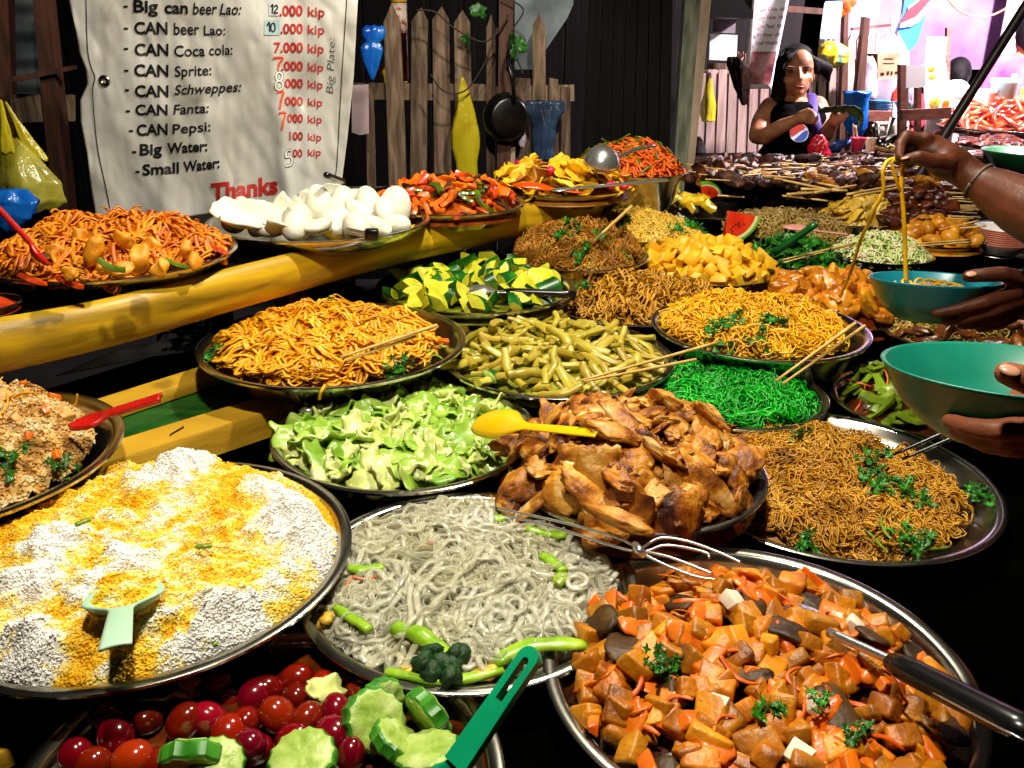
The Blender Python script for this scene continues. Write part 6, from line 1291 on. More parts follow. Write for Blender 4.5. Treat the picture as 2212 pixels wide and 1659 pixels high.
# far right stall: red food tray, dried fish
tt = thing('far_table', (PY(2200, 300, 5.2)[0], 5.2, 0), 'white covered table of the far stall at the right edge', 'table')
zt = PY(2180, 280, 5.2)[2]
o = obj('white_cover', slab_poly([PY(2060, 285, 4.9)[:2], PY(2500, 285, 4.9)[:2], PY(2500, 285, 6.2)[:2], PY(2040, 285, 6.2)[:2]], zt - .32, zt), WHT, tt, smooth=False); fixn(o)
for x in (2085, 2400): p = PY(x, 285, 5.1); obj('leg', box((.06, .06, zt - .32), (p[0], p[1], (zt - .32) / 2)), BRWN, tt, smooth=False)
FT = PZ(2190, 274, zt + .03); TRf = lathe([(.001, zt + .004), (.3, zt + .004), (.40, zt + .035), (.41, zt + .035), (.31, zt + .001), (.001, zt + .001)], 60, (FT[0], FT[1], 0)); obj('food_tray', TRf, STEEL, label='wide tray of red grilled meat on the far white table', cat='tray')
TR['far'] = (FT[0], FT[1], zt + .03, .40, zt); m = Mound('far', .10, .9, .9, .02, 10, 40)
RG = M('red_glazed_meat', [(.3, '#7a1408'), (.6, '#c0401c'), (.85, '#e88a5a')], 12, rough=.22, rand=.25, coat=.3)
pile('grilled_sausage', 'curved red glazed grilled meat strip on the far tray', 'meat', 'red grilled meat on the far tray', m, [piece('t', strip(i, .22, .030, .024, .8, .5, 14, 8), RG) for i in range(5)], 95, .4, .02, .02, .7, 1.2, seed=41); sauce('red glaze under the far grilled meat', m, RG, .02)
for i in range(16):
    px, py = 2075 + rd.uniform(0, 130), 302 + i * 2.8; skewer(PZ(px, py, 1.075 + rd.uniform(0, .02)), rd.uniform(.05, .4), .05, 0, [piece('t', slabmeat(i, .06, .02, .014, .2, .3), GRILLM)], 3, .07, 'long grilled fish on a stick at the right end of the grill', 'grilled fish at the right end of the grill', 1.1)
for i in range(26):
    px, py = 1530 + rd.uniform(0, 400), 352 + rd.uniform(0, 72); dx = rd.uniform(55, 110); zz = 1.085 if py < 392 else 1.02
    obj('bamboo_clamp', stick(PZ(px, py, zz + .01), PZ(px + dx, py + rd.uniform(-9, 13), zz), .0036, .0030, 6), BAMBOO, label='split bamboo grilling stick lying across the skewers on the grill', cat='stick', group='split bamboo grilling sticks')
cg_ = PZ(2215, 372, 1.06); BOWLG = M('green_bowl', [(.3, '#1a5a34'), (.7, '#2c7a4a')], 10, rough=.35)
obj('green_bowl', lathe([(.001, 1.075), (.09, 1.08), (.155, 1.135), (.165, 1.14), (.16, 1.13), (.095, 1.064), (.001, 1.06)], 56, (cg_[0], cg_[1], 0)), BOWLG, label='green bowl at the right end of the grill above the arm', cat='bowl')
# bottles and round things on the far white table
for nm, px, py, r_, h_, mt, lb in (('teal_bucket', 2150, 284, .075, .28, M('teal_bucket', [(.3, '#5ac0c8'), (.7, '#a8e0e8')], 6, rough=.4), 'pale teal bucket on the far white table'), ('white_jug', 2110, 284, .06, .22, WHT, 'white jug beside the teal bucket')):
    c_ = PY(px, py, 5.3); c_[2] = zt
    obj(nm, lathe([(.001, 0), (r_ * .85, 0), (r_, h_ * .9), (r_ * 1.08, h_ * .9), (r_ * 1.08, h_), (r_ * .95, h_), (r_ * .8, .01), (.001, .01)], 36, c_), mt, label=lb, cat=nm.split('_')[1])
for i, (px, py, r_) in enumerate([(2065, 196, .075), (2095, 205, .06), (2050, 222, .06), (2080, 228, .05), (2110, 225, .05)]):
    obj('steamed_bun', (blob((r_, r_, r_ * .85), 3, .04, 1.5, i)[0] + PY(px, py, 5.25), ICO[3][1]), WHT, label='round white steamed bun piled left of the pole', cat='bun', group='white steamed buns')
pb_ = PY(2078, 250, 5.25); obj('steamer_stand', lathe([(.001, 0), (.16, 0), (.17, pb_[2] - .03), (.19, pb_[2] - .02), (.19, pb_[2]), (.001, pb_[2])], 40, (pb_[0], pb_[1] + .05, 0)), WHT, label='white drum stand under the steamed buns', cat='stand')
obj('leaning_pole', stick(PD(2250, -60, 2.7), PD(2026, 312, 2.7), .018, .018, 14), M('dark_pole', [(.3, '#120c0c'), (.7, '#3a2c2c')], 10, rough=.4), label='dark pole slanting down from the upper right behind the hand', cat='pole') if False else None
pl_ = np.array([PY(2250, -42, 2.95), PY(2035, 300, 2.95)]); dn = pl_[1] + (pl_[1] - pl_[0]) * .62
obj('leaning_pole', stick(pl_[0] - (pl_[1] - pl_[0]) * .4, dn, .0165, .0165, 14), M('dark_pole', [(.3, '#120c0c'), (.7, '#40302e')], 10, rough=.4), label='dark pole slanting down from the upper right behind the hand', cat='pole')
obj('cable', tube(smoothpath([PY(x, y, 5.6) for x, y in ((2040, -10), (2070, 22), (2110, 36), (2150, 30), (2212, -5))], 30), .005, 6), M('orange_cable', '#d86a2a', rough=.4), label='orange cable drooping across the upper right corner', cat='cable')

# clutter on the far white table and around the side table
for i, (px, py, Y, r_, h_, cl, lb) in enumerate([(2130, 284, 5.4, .04, .26, '#d8581c', 'orange plastic bottle on the far white table'), (2165, 284, 5.5, .035, .30, '#c8d4e8', 'clear bluish water bottle on the far white table'), (2192, 284, 5.6, .045, .22, '#d8c030', 'yellow sauce bottle behind the red meat tray'), (2092, 284, 5.35, .04, .2, '#7a1c1c', 'dark red sauce bottle at the left end of the far white table'), (1966, 236, 4.72, .03, .16, '#3a8a4a', 'green bottle behind the post of the wooden stand'), (1934, 236, 4.72, .03, .13, '#c83a2a', 'small red bottle beside the blue plates')]):
    c_ = PY(px, py, Y)
    if Y > 5: c_[2] = zt
    obj('bottle', lathe([(.001, 0), (r_, 0), (r_ * 1.02, .01), (r_, h_ * .62), (r_ * .45, h_ * .8), (r_ * .36, h_ * .84), (r_ * .42, h_ * .85), (r_ * .42, h_), (.001, h_)], 28, c_), M('bottle_plastic_' + cl[1:], [(.3, cl), (.7, cl)], 10, rough=.25), label=lb, cat='bottle')
for i, (cx, y0, y1, w_, Y, mt, lb) in enumerate([(1968, 150, 232, 12, 4.4, WB, 'thin white plastic bag hanging behind the wooden stand'), (1722, 96, 150, 9, 4.65, DB, 'small dark bag hanging on the fence above the vendor'), (2040, 150, 196, 10, 5.2, bagmat('pink_bag', [(.3, '#c87aa0'), (.7, '#f0c0d8')], .9), 'pink plastic bag hanging beside the fruit poster')]):
    hangbag('plastic_bag', lb, 'bag', cx, y0, y1, [(0, 3), (.2, w_ * .6), (.6, w_), (.9, w_ * .8), (1, w_ * .4)], Y, mt, .6, 20 + i, .2)
for i, (pts, Y, lb) in enumerate([([(1842, 60), (1990, 44), (1990, 50), (1842, 66)], 5.2, 'long thin bamboo rail strung above the white pickets'), ([(2046, 60), (2054, 60), (2050, 284), (2042, 284)], 5.9, 'slim upright pole behind the fruit poster')]):
    panel('bamboo_rail' if i == 0 else 'upright_pole', lb, 'pole', pts, Y, BRWN, .03)
# ------------------------------------------------------------------ people
def capsule(p, q, r0, r1, n=14, m=5):
    p, q = np.array(p, float), np.array(q, float); a = q - p; Ln = np.linalg.norm(a) + 1e-9; a = a / Ln
    b = np.cross(a, [0, 0, 1.]) if abs(a[2]) < .9 else np.cross(a, [1., 0, 0]); b /= np.linalg.norm(b); c = np.cross(a, b)
    prof = [(r0 * math.cos(t), r0 * math.sin(t)) for t in np.linspace(-math.pi / 2 + .05, 0, m)] + [(r1 * math.cos(t), Ln + r1 * math.sin(t)) for t in np.linspace(0, math.pi / 2 - .05, m)]
    an = np.arange(n) * 2 * math.pi / n; V = []
    for r, h in prof:
        for t in an: V.append(p + a * h + (b * math.cos(t) + c * math.sin(t)) * r)
    k = len(prof); F = [[i * n + j, i * n + (j + 1) % n, (i + 1) * n + (j + 1) % n, (i + 1) * n + j] for i in range(k - 1) for j in range(n)] + [list(range(n))[::-1], list(range((k - 1) * n, k * n))]
    return np.array(V), F
def ell(c, r, rot=(0, 0, 0), sub=3):
    V, F = ICO[sub]; return (V * np.array(r)) @ rotm(*rot).T + np.array(c), F
def chain(pts, rs): return [capsule(pts[i], pts[i + 1], rs[i], rs[i + 1]) for i in range(len(pts) - 1)]
def flesh(name, parts, voxel, mat, parent, smooth_it=6):
    V, F, _ = join(*parts); me = mesh('tmp', V, F, mat)
    bm = bmesh.new(); bm.from_mesh(me); bmesh.ops.recalc_face_normals(bm, faces=bm.faces[:]); bm.to_mesh(me); bm.free()
    ob = bpy.data.objects.new('tmp', me); col.objects.link(ob)
    md_ = ob.modifiers.new('r', 'REMESH'); md_.mode = 'VOXEL'; md_.voxel_size = voxel; md_.use_smooth_shade = True
    ms = ob.modifiers.new('s', 'SMOOTH'); ms.factor = .5; ms.iterations = smooth_it
    bpy.context.view_layer.update()
    m2 = bpy.data.meshes.new_from_object(ob.evaluated_get(bpy.context.evaluated_depsgraph_get()))
    bpy.data.objects.remove(ob); m2.materials.clear(); m2.materials.append(mat)
    base = np.array(parent.location); co = np.zeros(len(m2.vertices) * 3, np.float32); m2.vertices.foreach_get('co', co); co = co.reshape(-1, 3) - base; m2.vertices.foreach_set('co', co.astype(np.float32).ravel())
    m2.polygons.foreach_set('use_smooth', np.ones(len(m2.polygons), bool)); m2.update()
    return link(name, m2, parent)
SKIN = M('tanned_skin', [(.3, '#74402a'), (.6, '#8e5238'), (.85, '#a46848')], 16, rough=.5, bump=.25, bscale=110, spec=.3, sss=.0)
SKIND = M('dark_tanned_skin', [(.3, '#40200f'), (.6, '#582c1a'), (.85, '#6e4028')], 16, rough=.5, bump=.25, bscale=110, spec=.3)
SKINW = M('light_tanned_skin', [(.3, '#8a5438'), (.6, '#b07a58'), (.85, '#c89674')], 16, rough=.5, bump=.25, bscale=110, spec=.3)
NAIL = M('finger_nail', '#c08a70', rough=.3)
HAIR = M('black_hair', [(.3, '#010101'), (.7, '#060404')], 60, rough=.55, bump=.8, bscale=60, stretch=(6, 6, .4), spec=.12)
BLKT = M('black_shirt', [(.3, '#030304'), (.7, '#0a090b')], 30, rough=.95, bump=.3, spec=.03)
JEAN = M('dark_trousers', [(.3, '#06070c'), (.7, '#10121a')], 30, rough=.85, spec=.2)
PURP = M('purple_apron', [(.3, '#241058'), (.7, '#40208a')], 14, rough=.7, bump=.3)
LIP = M('lips', '#9a3a34', rough=.4); EYE = M('dark_eye', '#0a0605', rough=.2)
def D(px, py, d): return PD(px, py, d)
def finger(pts, r0, r1): 
    pts = [np.array(p) for p in pts]; n = len(pts); return chain(pts, list(np.linspace(r0, r1, n)))
def nail(parent, tip, dirn, nrm, r):
    d = np.array(dirn); d /= np.linalg.norm(d); nn = np.array(nrm); nn = nn / np.linalg.norm(nn); s = np.cross(d, nn); s /= np.linalg.norm(s); nn = np.cross(s, d)
    V, F = ICO[2]; V = V * [r * .95, r * .62, r * .22]; V = V[:, :1] * d + V[:, 1:2] * s + V[:, 2:] * nn + np.array(tip); obj('nail', (V, F), NAIL, parent)

# ---- vendor behind the grill
WD = 3.66
w0 = D(1715, 330, WD); vn = thing('person', (w0[0], w0[1], 0), 'woman vendor with long dark hair in a sleeveless black top holding a green banana leaf', 'person')
P3 = lambda px, py, dz=0.: D(px, py, WD - dz)          # dz: towards the viewer
hd = [ell(P3(1720, 150), (.068, .085, .092), (.08, 0, .12)), ell(P3(1722, 180, .028), (.052, .055, .058)), ell(P3(1724, 199, .052), (.024, .022, .020)), ell(P3(1705, 172, .05), (.026, .02, .022)), ell(P3(1744, 171, .05), (.026, .02, .022)),
      capsule(P3(1726, 150, .082), P3(1728, 170, .090), .008, .009), ell(P3(1728, 171, .088), (.015, .009, .008)), ell(P3(1709, 147, .068), (.026, .012, .010)), ell(P3(1744, 147, .066), (.026, .012, .010)), ell(P3(1727, 184, .072), (.026, .016, .016)), ell(P3(1756, 165, -.005), (.010, .018, .026)),
      capsule(P3(1720, 195), P3(1716, 232, -.03), .044, .050)]
to = [ell(P3(1717, 236, -.03), (.115, .085, .05)), ell(P3(1715, 270, -.02), (.135, .095, .11)), ell(P3(1718, 330, -.02), (.12, .09, .14)), ell(P3(1722, 400, -.02), (.145, .10, .16)), ell(P3(1700, 266, .05), (.055, .05, .05)), ell(P3(1742, 266, .045), (.05, .05, .05))]
la = chain([P3(1664, 232, -.04), P3(1645, 262, .0), P3(1636, 292, .05), P3(1652, 295, .10), P3(1690, 272, .20), P3(1722, 258, .24)], [.046, .043, .038, .036, .030, .022])
ra = chain([P3(1766, 228, -.05), P3(1779, 258, -.02), P3(1782, 292, .04), P3(1788, 285, .12), P3(1800, 262, .2)], [.042, .040, .036, .032, .023])
lh = [ell(P3(1736, 253, .25), (.036, .024, .030))] + finger([P3(1744, 246, .26), P3(1756, 243, .28), P3(1764, 247, .28)], .0095, .007) + finger([P3(1746, 252, .27), P3(1760, 251, .29), P3(1766, 256, .28)], .0095, .007) + finger([P3(1745, 258, .27), P3(1758, 259, .29), P3(1763, 263, .28)], .009, .007) + finger([P3(1743, 263, .26), P3(1753, 266, .28), P3(1758, 268, .27)], .0085, .006) + finger([P3(1732, 243, .26), P3(1744, 237, .27), P3(1753, 238, .27)], .010, .008)
rh = [ell(P3(1806, 256, .22), (.030, .022, .034))] + finger([P3(1812, 248, .22), P3(1820, 243, .24), P3(1829, 243, .25)], .009, .007) + finger([P3(1813, 253, .23), P3(1824, 249, .25), P3(1832, 248, .25)], .009, .007) + finger([P3(1812, 258, .23), P3(1822, 255, .25), P3(1829, 253, .25)], .0085, .0065) + finger([P3(1810, 263, .23), P3(1819, 261, .24), P3(1825, 259, .24)], .008, .006) + finger([P3(1800, 246, .24), P3(1806, 239, .26), P3(1814, 237, .26)], .010, .008)
hp = np.array([w0[0], w0[1] + .06, 0])
legs = chain([hp + [-.09, 0, .86], hp + [-.10, 0, .48], hp + [-.10, .02, .09]], [.085, .06, .042]) + chain([hp + [.09, 0, .86], hp + [.10, 0, .48], hp + [.10, .02, .09]], [.085, .06, .042]) + [ell(hp + [-.10, -.06, .045], (.045, .12, .04)), ell(hp + [.10, -.06, .045], (.045, .12, .04))]
to.append(capsule(P3(1720, 400, -.03), hp + [0, 0, .9], .13, .13))
flesh('body', hd + to + la + ra + lh + rh + legs, .0065, SKINW, vn, 5)
for px, py, dz in ((1710, 152, .082), (1743, 152, .078)):
    obj('eye', ell(P3(px, py, dz), (.011, .005, .0034), (0, .05, 0), 2), EYE, vn); obj('eyebrow', ell(P3(px, py - 7, dz + .003), (.018, .004, .0022), (0, -.05, 0), 2), HAIR, vn)
obj('lips', ell(P3(1727, 188, .086), (.020, .007, .0058), (0, 0, 0), 2), LIP, vn)
hr = [ell(P3(1717, 136, -.03), (.077, .082, .082)), ell(P3(1721, 113, .010), (.064, .062, .032)), capsule(P3(1690, 130, .02), P3(1684, 190, -.01), .026, .034), capsule(P3(1684, 190, -.01), P3(1676, 250, -.03), .034, .03), capsule(P3(1676, 250, -.03), P3(1676, 280, -.03), .03, .014), capsule(P3(1752, 128, .0), P3(1760, 150, -.05), .018, .022), capsule(P3(1700, 190, -.08), P3(1690, 280, -.11), .06, .03), capsule(P3(1745, 135, -.05), P3(1785, 150, -.12), .035, .030), capsule(P3(1785, 150, -.12), P3(1790, 175, -.12), .028, .008), capsule(P3(1700, 118, .05), P3(1690, 150, .055), .014, .010), capsule(P3(1722, 112, .055), P3(1700, 126, .066), .014, .010), capsule(P3(1728, 110, .055), P3(1750, 130, .05), .014, .010)]
flesh('hair', hr, .006, HAIR, vn, 4)
rh_ = random.Random(9); st_ = []
for i in range(46):
    a_ = rh_.uniform(0, 1); x0, x1 = 1700 + 40 * a_, 1676 + 18 * rh_.random() if a_ < .6 else 1752 + 22 * rh_.random()
    y1_ = rh_.uniform(215, 285) if a_ < .6 else rh_.uniform(140, 185)
    st_.append(tube(smoothpath([P3(x0, 104 + rh_.uniform(0, 8), .02), P3((x0 + x1) / 2 - (8 if a_ < .6 else -8), 128, .045), P3(x1, (128 + y1_) / 2, .015), P3(x1 + rh_.uniform(-6, 6), y1_, -.02)], 14), np.linspace(.0032, .0012, 14), 5))
for i in range(12):
    x0 = rh_.uniform(1712, 1734); x1 = x0 + (rh_.uniform(-18, -6) if i % 2 else rh_.uniform(6, 18)); st_.append(tube(smoothpath([P3(x0, 108, .05), P3((x0 + x1) / 2, 122, .074), P3(x1, rh_.uniform(134, 146), .072)], 10), np.linspace(.0034, .0012, 10), 5))
obj('hair_strands', join(*st_), HAIR, vn)
ct_ = [ell(P3(1716, 240, -.032), (.105, .094, .045)), ell(P3(1715, 270, -.02), (.145, .106, .108)), ell(P3(1718, 330, -.02), (.135, .104, .145)), ell(P3(1722, 400, -.02), (.16, .115, .16)), ell(P3(1700, 266, .05), (.062, .057, .055)), ell(P3(1742, 266, .045), (.057, .057, .055)), capsule(P3(1684, 226, -.04), P3(1700, 250, .05), .032, .045), capsule(P3(1754, 222, -.04), P3(1744, 250, .05), .030, .045)]
flesh('sleeveless_top', ct_, .0075, BLKT, vn, 4)
tl_ = [capsule(hp + [0, 0, 1.0], hp + [0, 0, .84], .15, .15)] + chain([hp + [-.09, 0, .86], hp + [-.10, 0, .48], hp + [-.10, .02, .12]], [.098, .072, .056]) + chain([hp + [.09, 0, .86], hp + [.10, 0, .48], hp + [.10, .02, .12]], [.098, .072, .056])
flesh('trousers', tl_, .012, JEAN, vn, 4)
sp_ = smoothpath([P3(1752, 205, -.09), P3(1755, 212, -.0), P3(1756, 235, .075), P3(1762, 262, .115), P3(1766, 290, .115), P3(1762, 330, .10)], 24)
obj('apron_strap', tube(sp_, .0225, 12, .35, (1, 0, 0)), PURP, vn)
# round badge on the chest: red, white and blue
bc, bn_ = P3(1726, 287, .145), -_fw * .9 + np.array([0, 0, .05]); bn_ = bn_ / np.linalg.norm(bn_); bs_ = np.cross([0, 0, 1.], bn_); bs_ /= np.linalg.norm(bs_); bs_ = -bs_ if bs_[0] < 0 else bs_; bu_ = np.cross(bn_, bs_); bu_ = bu_ if bu_[2] > 0 else -bu_
def badge(yl, yh, off, r=.037):
    xs = np.linspace(-.999, .999, 30); V, F = [], []
    for x in xs:
        h = math.sqrt(1 - x * x); lo, hi = max(-h, min(h, yl(x))), max(-h, min(h, yh(x)))
        for y in (lo, hi): V.append(bc + bs_ * x * r + bu_ * y * r + bn_ * off)
    return np.array(V), [[2 * i, 2 * i + 2, 2 * i + 3, 2 * i + 1] for i in range(29)]
wv = lambda x: .42 * x + .14 * math.sin(3 * x) + .12; wv2 = lambda x: .62 * x + .12 * math.sin(3.0 * x) - .30
for nm, g, mt in (('badge_white', badge(lambda x: -2, lambda x: 2, .0, .040), WHT), ('badge_red', badge(wv, lambda x: 2, .0015), M('badge_red_print', '#d02a1c', rough=.5)), ('badge_blue', badge(lambda x: -2, wv2, .0015), M('badge_blue_print', '#1450b0', rough=.5))):
    obj(nm, grid(lambda u, v: np.stack([0 * u] * 3, -1), 2, 2) if False else g, mt, vn, smooth=False)
# banana leaf in her hands
lp = smoothpath([P3(1768, 236, .28), P3(1785, 231, .29), P3(1810, 230, .29), P3(1838, 230, .28), P3(1856, 240, .27), P3(1861, 256, .26), P3(1853, 272, .26), P3(1846, 281, .26)], 40)
Vl = lp; 
def bl_(u, v):
    i = np.clip((u * 39), 0, 39).astype(int); w_ = .030 * np.sin(np.clip(u, .03, .97) * math.pi) ** .5; s = np.array([.0, -.75, .55])
    return lp[i] + s * ((v - .5) * 2 * w_)[..., None] + np.array([0, 0, 1.]) * (-.012 * np.abs(v - .5) * 2 + .002 * np.sin(u * 60))[..., None]
obj('banana_leaf', grid(bl_, 40, 11, .0015), LEAFG, label='folded green banana leaf held by the woman vendor', cat='banana leaf')

# ---- teal bowls
TEAL = M('teal_plastic_bowl', [(.3, '#0a6a58'), (.7, '#148a72')], 5, rough=.34, spec=.5); TEALB = M('blue_teal_plastic_bowl', [(.3, '#0a6272'), (.7, '#167c8a')], 5, rough=.34, spec=.5)
def tbowl(c, r, h, tilt, mat, label, roll=0.):
    pr = [(.001, .004), (r * .46, .004), (r * .62, h * .16), (r * .82, h * .5), (r * .955, h * .97), (r * .985, h), (r, h * .985), (r * .975, h * .93), (r * .85, h * .46), (r * .65, h * .10), (r * .5, -.004), (r * .46, -.005), (r * .44, 0), (.001, 0)]
    V, F = lathe(pr, 96); V = V - [0, 0, h]; R_ = np.array(Matrix.Rotation(roll, 3, 'Y') @ Matrix.Rotation(tilt, 3, 'X')); V = V @ R_.T + np.array(c)
    return obj('bowl', (V, F), mat, label=label, cat='bowl')
b2 = D(2018, 601, 1.36); tbowl(b2, .0985, .062, -.13, TEALB, 'bluish teal bowl catching the falling noodles, held in the middle right')
b3 = D(2186, 792, .78); tbowl(b3, .112, .062, -.12, TEAL, 'large green-teal bowl held nearest at the right edge')
g = np.random.default_rng(4); Xn = []
for i in range(40):
    r_, a_ = .052 * math.sqrt(g.uniform()), g.uniform(0, 6.28); c_ = b2 + [r_ * math.cos(a_), r_ * math.sin(a_), -.022 + .014 * (1 - r_ / .052)]; t = np.linspace(0, 4, 14); Xn.append(np.stack([c_[0] + .018 * np.cos(t + a_), c_[1] + .018 * np.sin(t + a_), c_[2] + .003 * np.sin(3 * t)], 1))
obj('bowl_noodles', tubes(np.array(Xn), .0021, 6), NYEL, label='small nest of yellow noodles in the bluish teal bowl', cat='noodles', kind='stuff')
for pts, r_, lb in (([(1955, 342, 1.30), (1951, 355, 1.31), (1947, 401, 1.32), (1952, 461, 1.33), (1955, 530, 1.345), (1957, 608, 1.355)], .0034, 'thick yellow noodle strand hanging straight from the hand into the bowl'), ([(1935, 342, 1.30), (1916, 349, 1.30), (1907, 373, 1.30), (1908, 413, 1.31), (1890, 450, 1.33), (1878, 481, 1.36), (1860, 515, 1.42), (1838, 585, 1.5), (1815, 640, 1.6)], .0030, 'yellow noodle strand swinging left from the hand to the curry tray'), ([(1938, 344, 1.3), (1927, 352, 1.3), (1936, 389, 1.31), (1944, 410, 1.32)], .0026, 'short yellow noodle loop beside the thick hanging strand')):
    obj('noodle_strand', tube(smoothpath([D(*p) for p in pts], 40), r_, 8), NYEL, label=lb, cat='noodle')

# ---- customer A: right hand lifts noodles, left hand holds the bluish bowl
ca = thing('person', (1.28, 1.12, 0), 'customer at the right edge lifting noodles over the bluish teal bowl', 'person')
A0 = np.array([1.28, 1.12, 0])
h1 = [ell(D(2030, 332, 1.315), (.036, .026, .023), (0, .3, 0)), ell(D(2006, 319, 1.325), (.026, .026, .016), (0, .3, 0)), ell(D(2060, 352, 1.31), (.030, .026, .025), (0, .4, 0))]
h1 += chain([D(2040, 345, 1.31), D(2075, 365, 1.31), D(2108, 388, 1.30), D(2150, 412, 1.28), D(2215, 448, 1.23), D(2300, 492, 1.17)], [.028, .025, .025, .034, .043, .046])
for k_, (kx, ky, tx, ty, ex, ey, dd) in enumerate(((2000, 300, 1958, 295, 1943, 338, 1.305), (1998, 310, 1955, 307, 1946, 346, 1.33), (1996, 318, 1956, 318, 1952, 352, 1.352), (1998, 328, 1964, 330, 1962, 356, 1.37))):
    h1 += finger([D(kx + 26, ky + 8, dd + .006), D(kx, ky, dd), D(tx, ty, dd), D(tx - 13, ty + 16, dd - .008), D(ex, ey, dd - .016)], .0108, .0076)
    h1 += [ell(D(kx, ky - 1, dd - .002), (.0125, .0115, .0115)), ell(D(tx, ty, dd), (.0108, .0105, .0105))]
h1 += finger([D(2046, 352, 1.285), D(2012, 349, 1.268), D(1985, 339, 1.262), D(1958, 345, 1.272)], .0138, .0086)
h2 = [ell(D(2225, 632, 1.32), (.030, .036, .046), (.2, 0, .2)), ell(D(2195, 636, 1.325), (.026, .026, .036))]
h2 += chain([D(2215, 640, 1.32), D(2300, 660, 1.30), D(2420, 660, 1.22)], [.036, .030, .042])
h2 += finger([D(2205, 602, 1.275), D(2165, 592, 1.262), D(2125, 594, 1.262), D(2092, 597, 1.268)], .0132, .0098)
h2 += finger([D(2195, 632, 1.285), D(2130, 652, 1.275), D(2070, 668, 1.285), D(2022, 677, 1.30)], .0125, .0080)
h2 += finger([D(2205, 648, 1.295), D(2145, 672, 1.285), D(2090, 688, 1.295), D(2045, 694, 1.31)], .0125, .0080)
h2 += finger([D(2210, 660, 1.31), D(2160, 684, 1.305), D(2112, 699, 1.315), D(2076, 703, 1.325)], .0118, .0075)
h2 += finger([D(2214, 668, 1.325), D(2178, 690, 1.325), D(2145, 704, 1.33), D(2115, 709, 1.335)], .0105, .0068)
shR, shL = A0 + [-.06, .17, 1.38], A0 + [-.06, -.17, 1.36]
h1 += chain([D(2300, 492, 1.17), shR], [.046, .052]); h2 += chain([D(2420, 660, 1.22), A0 + [-.15, -.2, 1.08], shL], [.042, .045, .052])
def stand(b0, h=1.62, face=math.pi):
    ax = np.array([math.cos(face), math.sin(face), 0]); sx = np.array([-ax[1], ax[0], 0])
    b = [ell(b0 + [0, 0, h - .12], (.078, .092 * .85, .105)), ell(b0 + ax * .035 + [0, 0, h - .17], (.055, .05, .06)), ell(b0 + ax * .088 + [0, 0, h - .125], (.016, .012, .018)), ell(b0 + sx * .078 + [0, 0, h - .125], (.012, .012, .028)), ell(b0 - sx * .078 + [0, 0, h - .125], (.012, .012, .028)),
         capsule(b0 + [0, 0, h - .2], b0 + [0, 0, h - .3], .052, .06), capsule(b0 + sx * .15 + [0, 0, h - .3], b0 - sx * .15 + [0, 0, h - .3], .055, .055), ell(b0 + [0, 0, h - .42], (.12, .165, .16)), ell(b0 + [0, 0, h - .65], (.11, .145, .16)), ell(b0 + [0, 0, h - .82], (.12, .16, .13))]
    for s in (-1, 1): b += chain([b0 + sx * s * .085 + [0, 0, h - .85], b0 + sx * s * .09 + [0, 0, .47], b0 + sx * s * .09 + [0, 0, .08]], [.085, .06, .042]) + [ell(b0 + sx * s * .09 + ax * .06 + [0, 0, .045], (.11, .05, .04), (0, 0, face))]
    c = [capsule(b0 + sx * .165 + [0, 0, h - .31], b0 - sx * .165 + [0, 0, h - .31], .066, .066), ell(b0 + [0, 0, h - .42], (.135, .18, .17)), ell(b0 + [0, 0, h - .65], (.125, .16, .18)), ell(b0 + [0, 0, h - .84], (.14, .175, .12))]
    t = [ell(b0 + [0, 0, h - .85], (.132, .168, .12))]
    for s in (-1, 1): t += chain([b0 + sx * s * .085 + [0, 0, h - .85], b0 + sx * s * .09 + [0, 0, .47], b0 + sx * s * .09 + [0, 0, .11]], [.1, .075, .06])
    hh_ = [ell(b0 - ax * .018 + [0, 0, h - .085], (.085, .085, .09)), ell(b0 - ax * .05 + [0, 0, h - .15], (.06, .075, .09))]
    return b, c, t, hh_
b, c, t, hh_ = stand(A0, 1.64)
flesh('body', b + h1 + h2, .0036, SKIND, ca, 4); c += [capsule(shR + [.02, 0, 0], shR * .55 + D(2300, 492, 1.17) * .45, .066, .06), capsule(shL, shL * .5 + (A0 + [-.15, -.2, 1.08]) * .5, .066, .06)]
flesh('shirt', c, .012, BLKT, ca, 4); flesh('trousers', t, .012, JEAN, ca, 4); flesh('hair', hh_, .01, HAIR, ca, 4)
wb = D(2104, 386, 1.302); ax_ = D(2150, 412, 1.28) - D(2075, 365, 1.31); ax_ /= np.linalg.norm(ax_); e1 = np.cross(ax_, [0, 0, 1.]); e1 /= np.linalg.norm(e1); e2 = np.cross(ax_, e1)
obj('bracelet', tube(np.array([wb + ax_ * .008 + .0285 * (e1 * math.cos(q) + e2 * math.sin(q)) for q in np.linspace(0, 2 * math.pi, 30)]), .0024, 6, 1, ax_), M('pale_bracelet', '#5e5046', rough=.5), ca)
# ---- customer B in black: hand under the near bowl
cb = thing('person', (.76, .74, 0), 'customer in black at the right edge cupping the near teal bowl', 'person')
B0 = np.array([.765, .735, 0])
h3 = [ell(D(2262, 880, .72), (.024, .040, .034), (.2, .2, 0)), ell(D(2228, 905, .725), (.030, .036, .020))]
h3 += finger([D(2268, 840, .672), D(2232, 826, .660), D(2198, 814, .658), D(2174, 806, .662)], .0128, .0098)
h3 += finger([D(2235, 920, .695), D(2150, 930, .70), D(2090, 922, .715), D(2050, 908, .735)], .0112, .0072)
h3 += finger([D(2240, 938, .71), D(2165, 952, .715), D(2105, 946, .73), D(2066, 932, .75)], .0112, .0072)
h3 += finger([D(2246, 950, .73), D(2185, 966, .735), D(2132, 962, .75), D(2098, 950, .77)], .0105, .0068)
h3 += finger([D(2250, 958, .75), D(2200, 972, .755), D(2160, 970, .77), D(2130, 960, .785)], .0095, .0062)
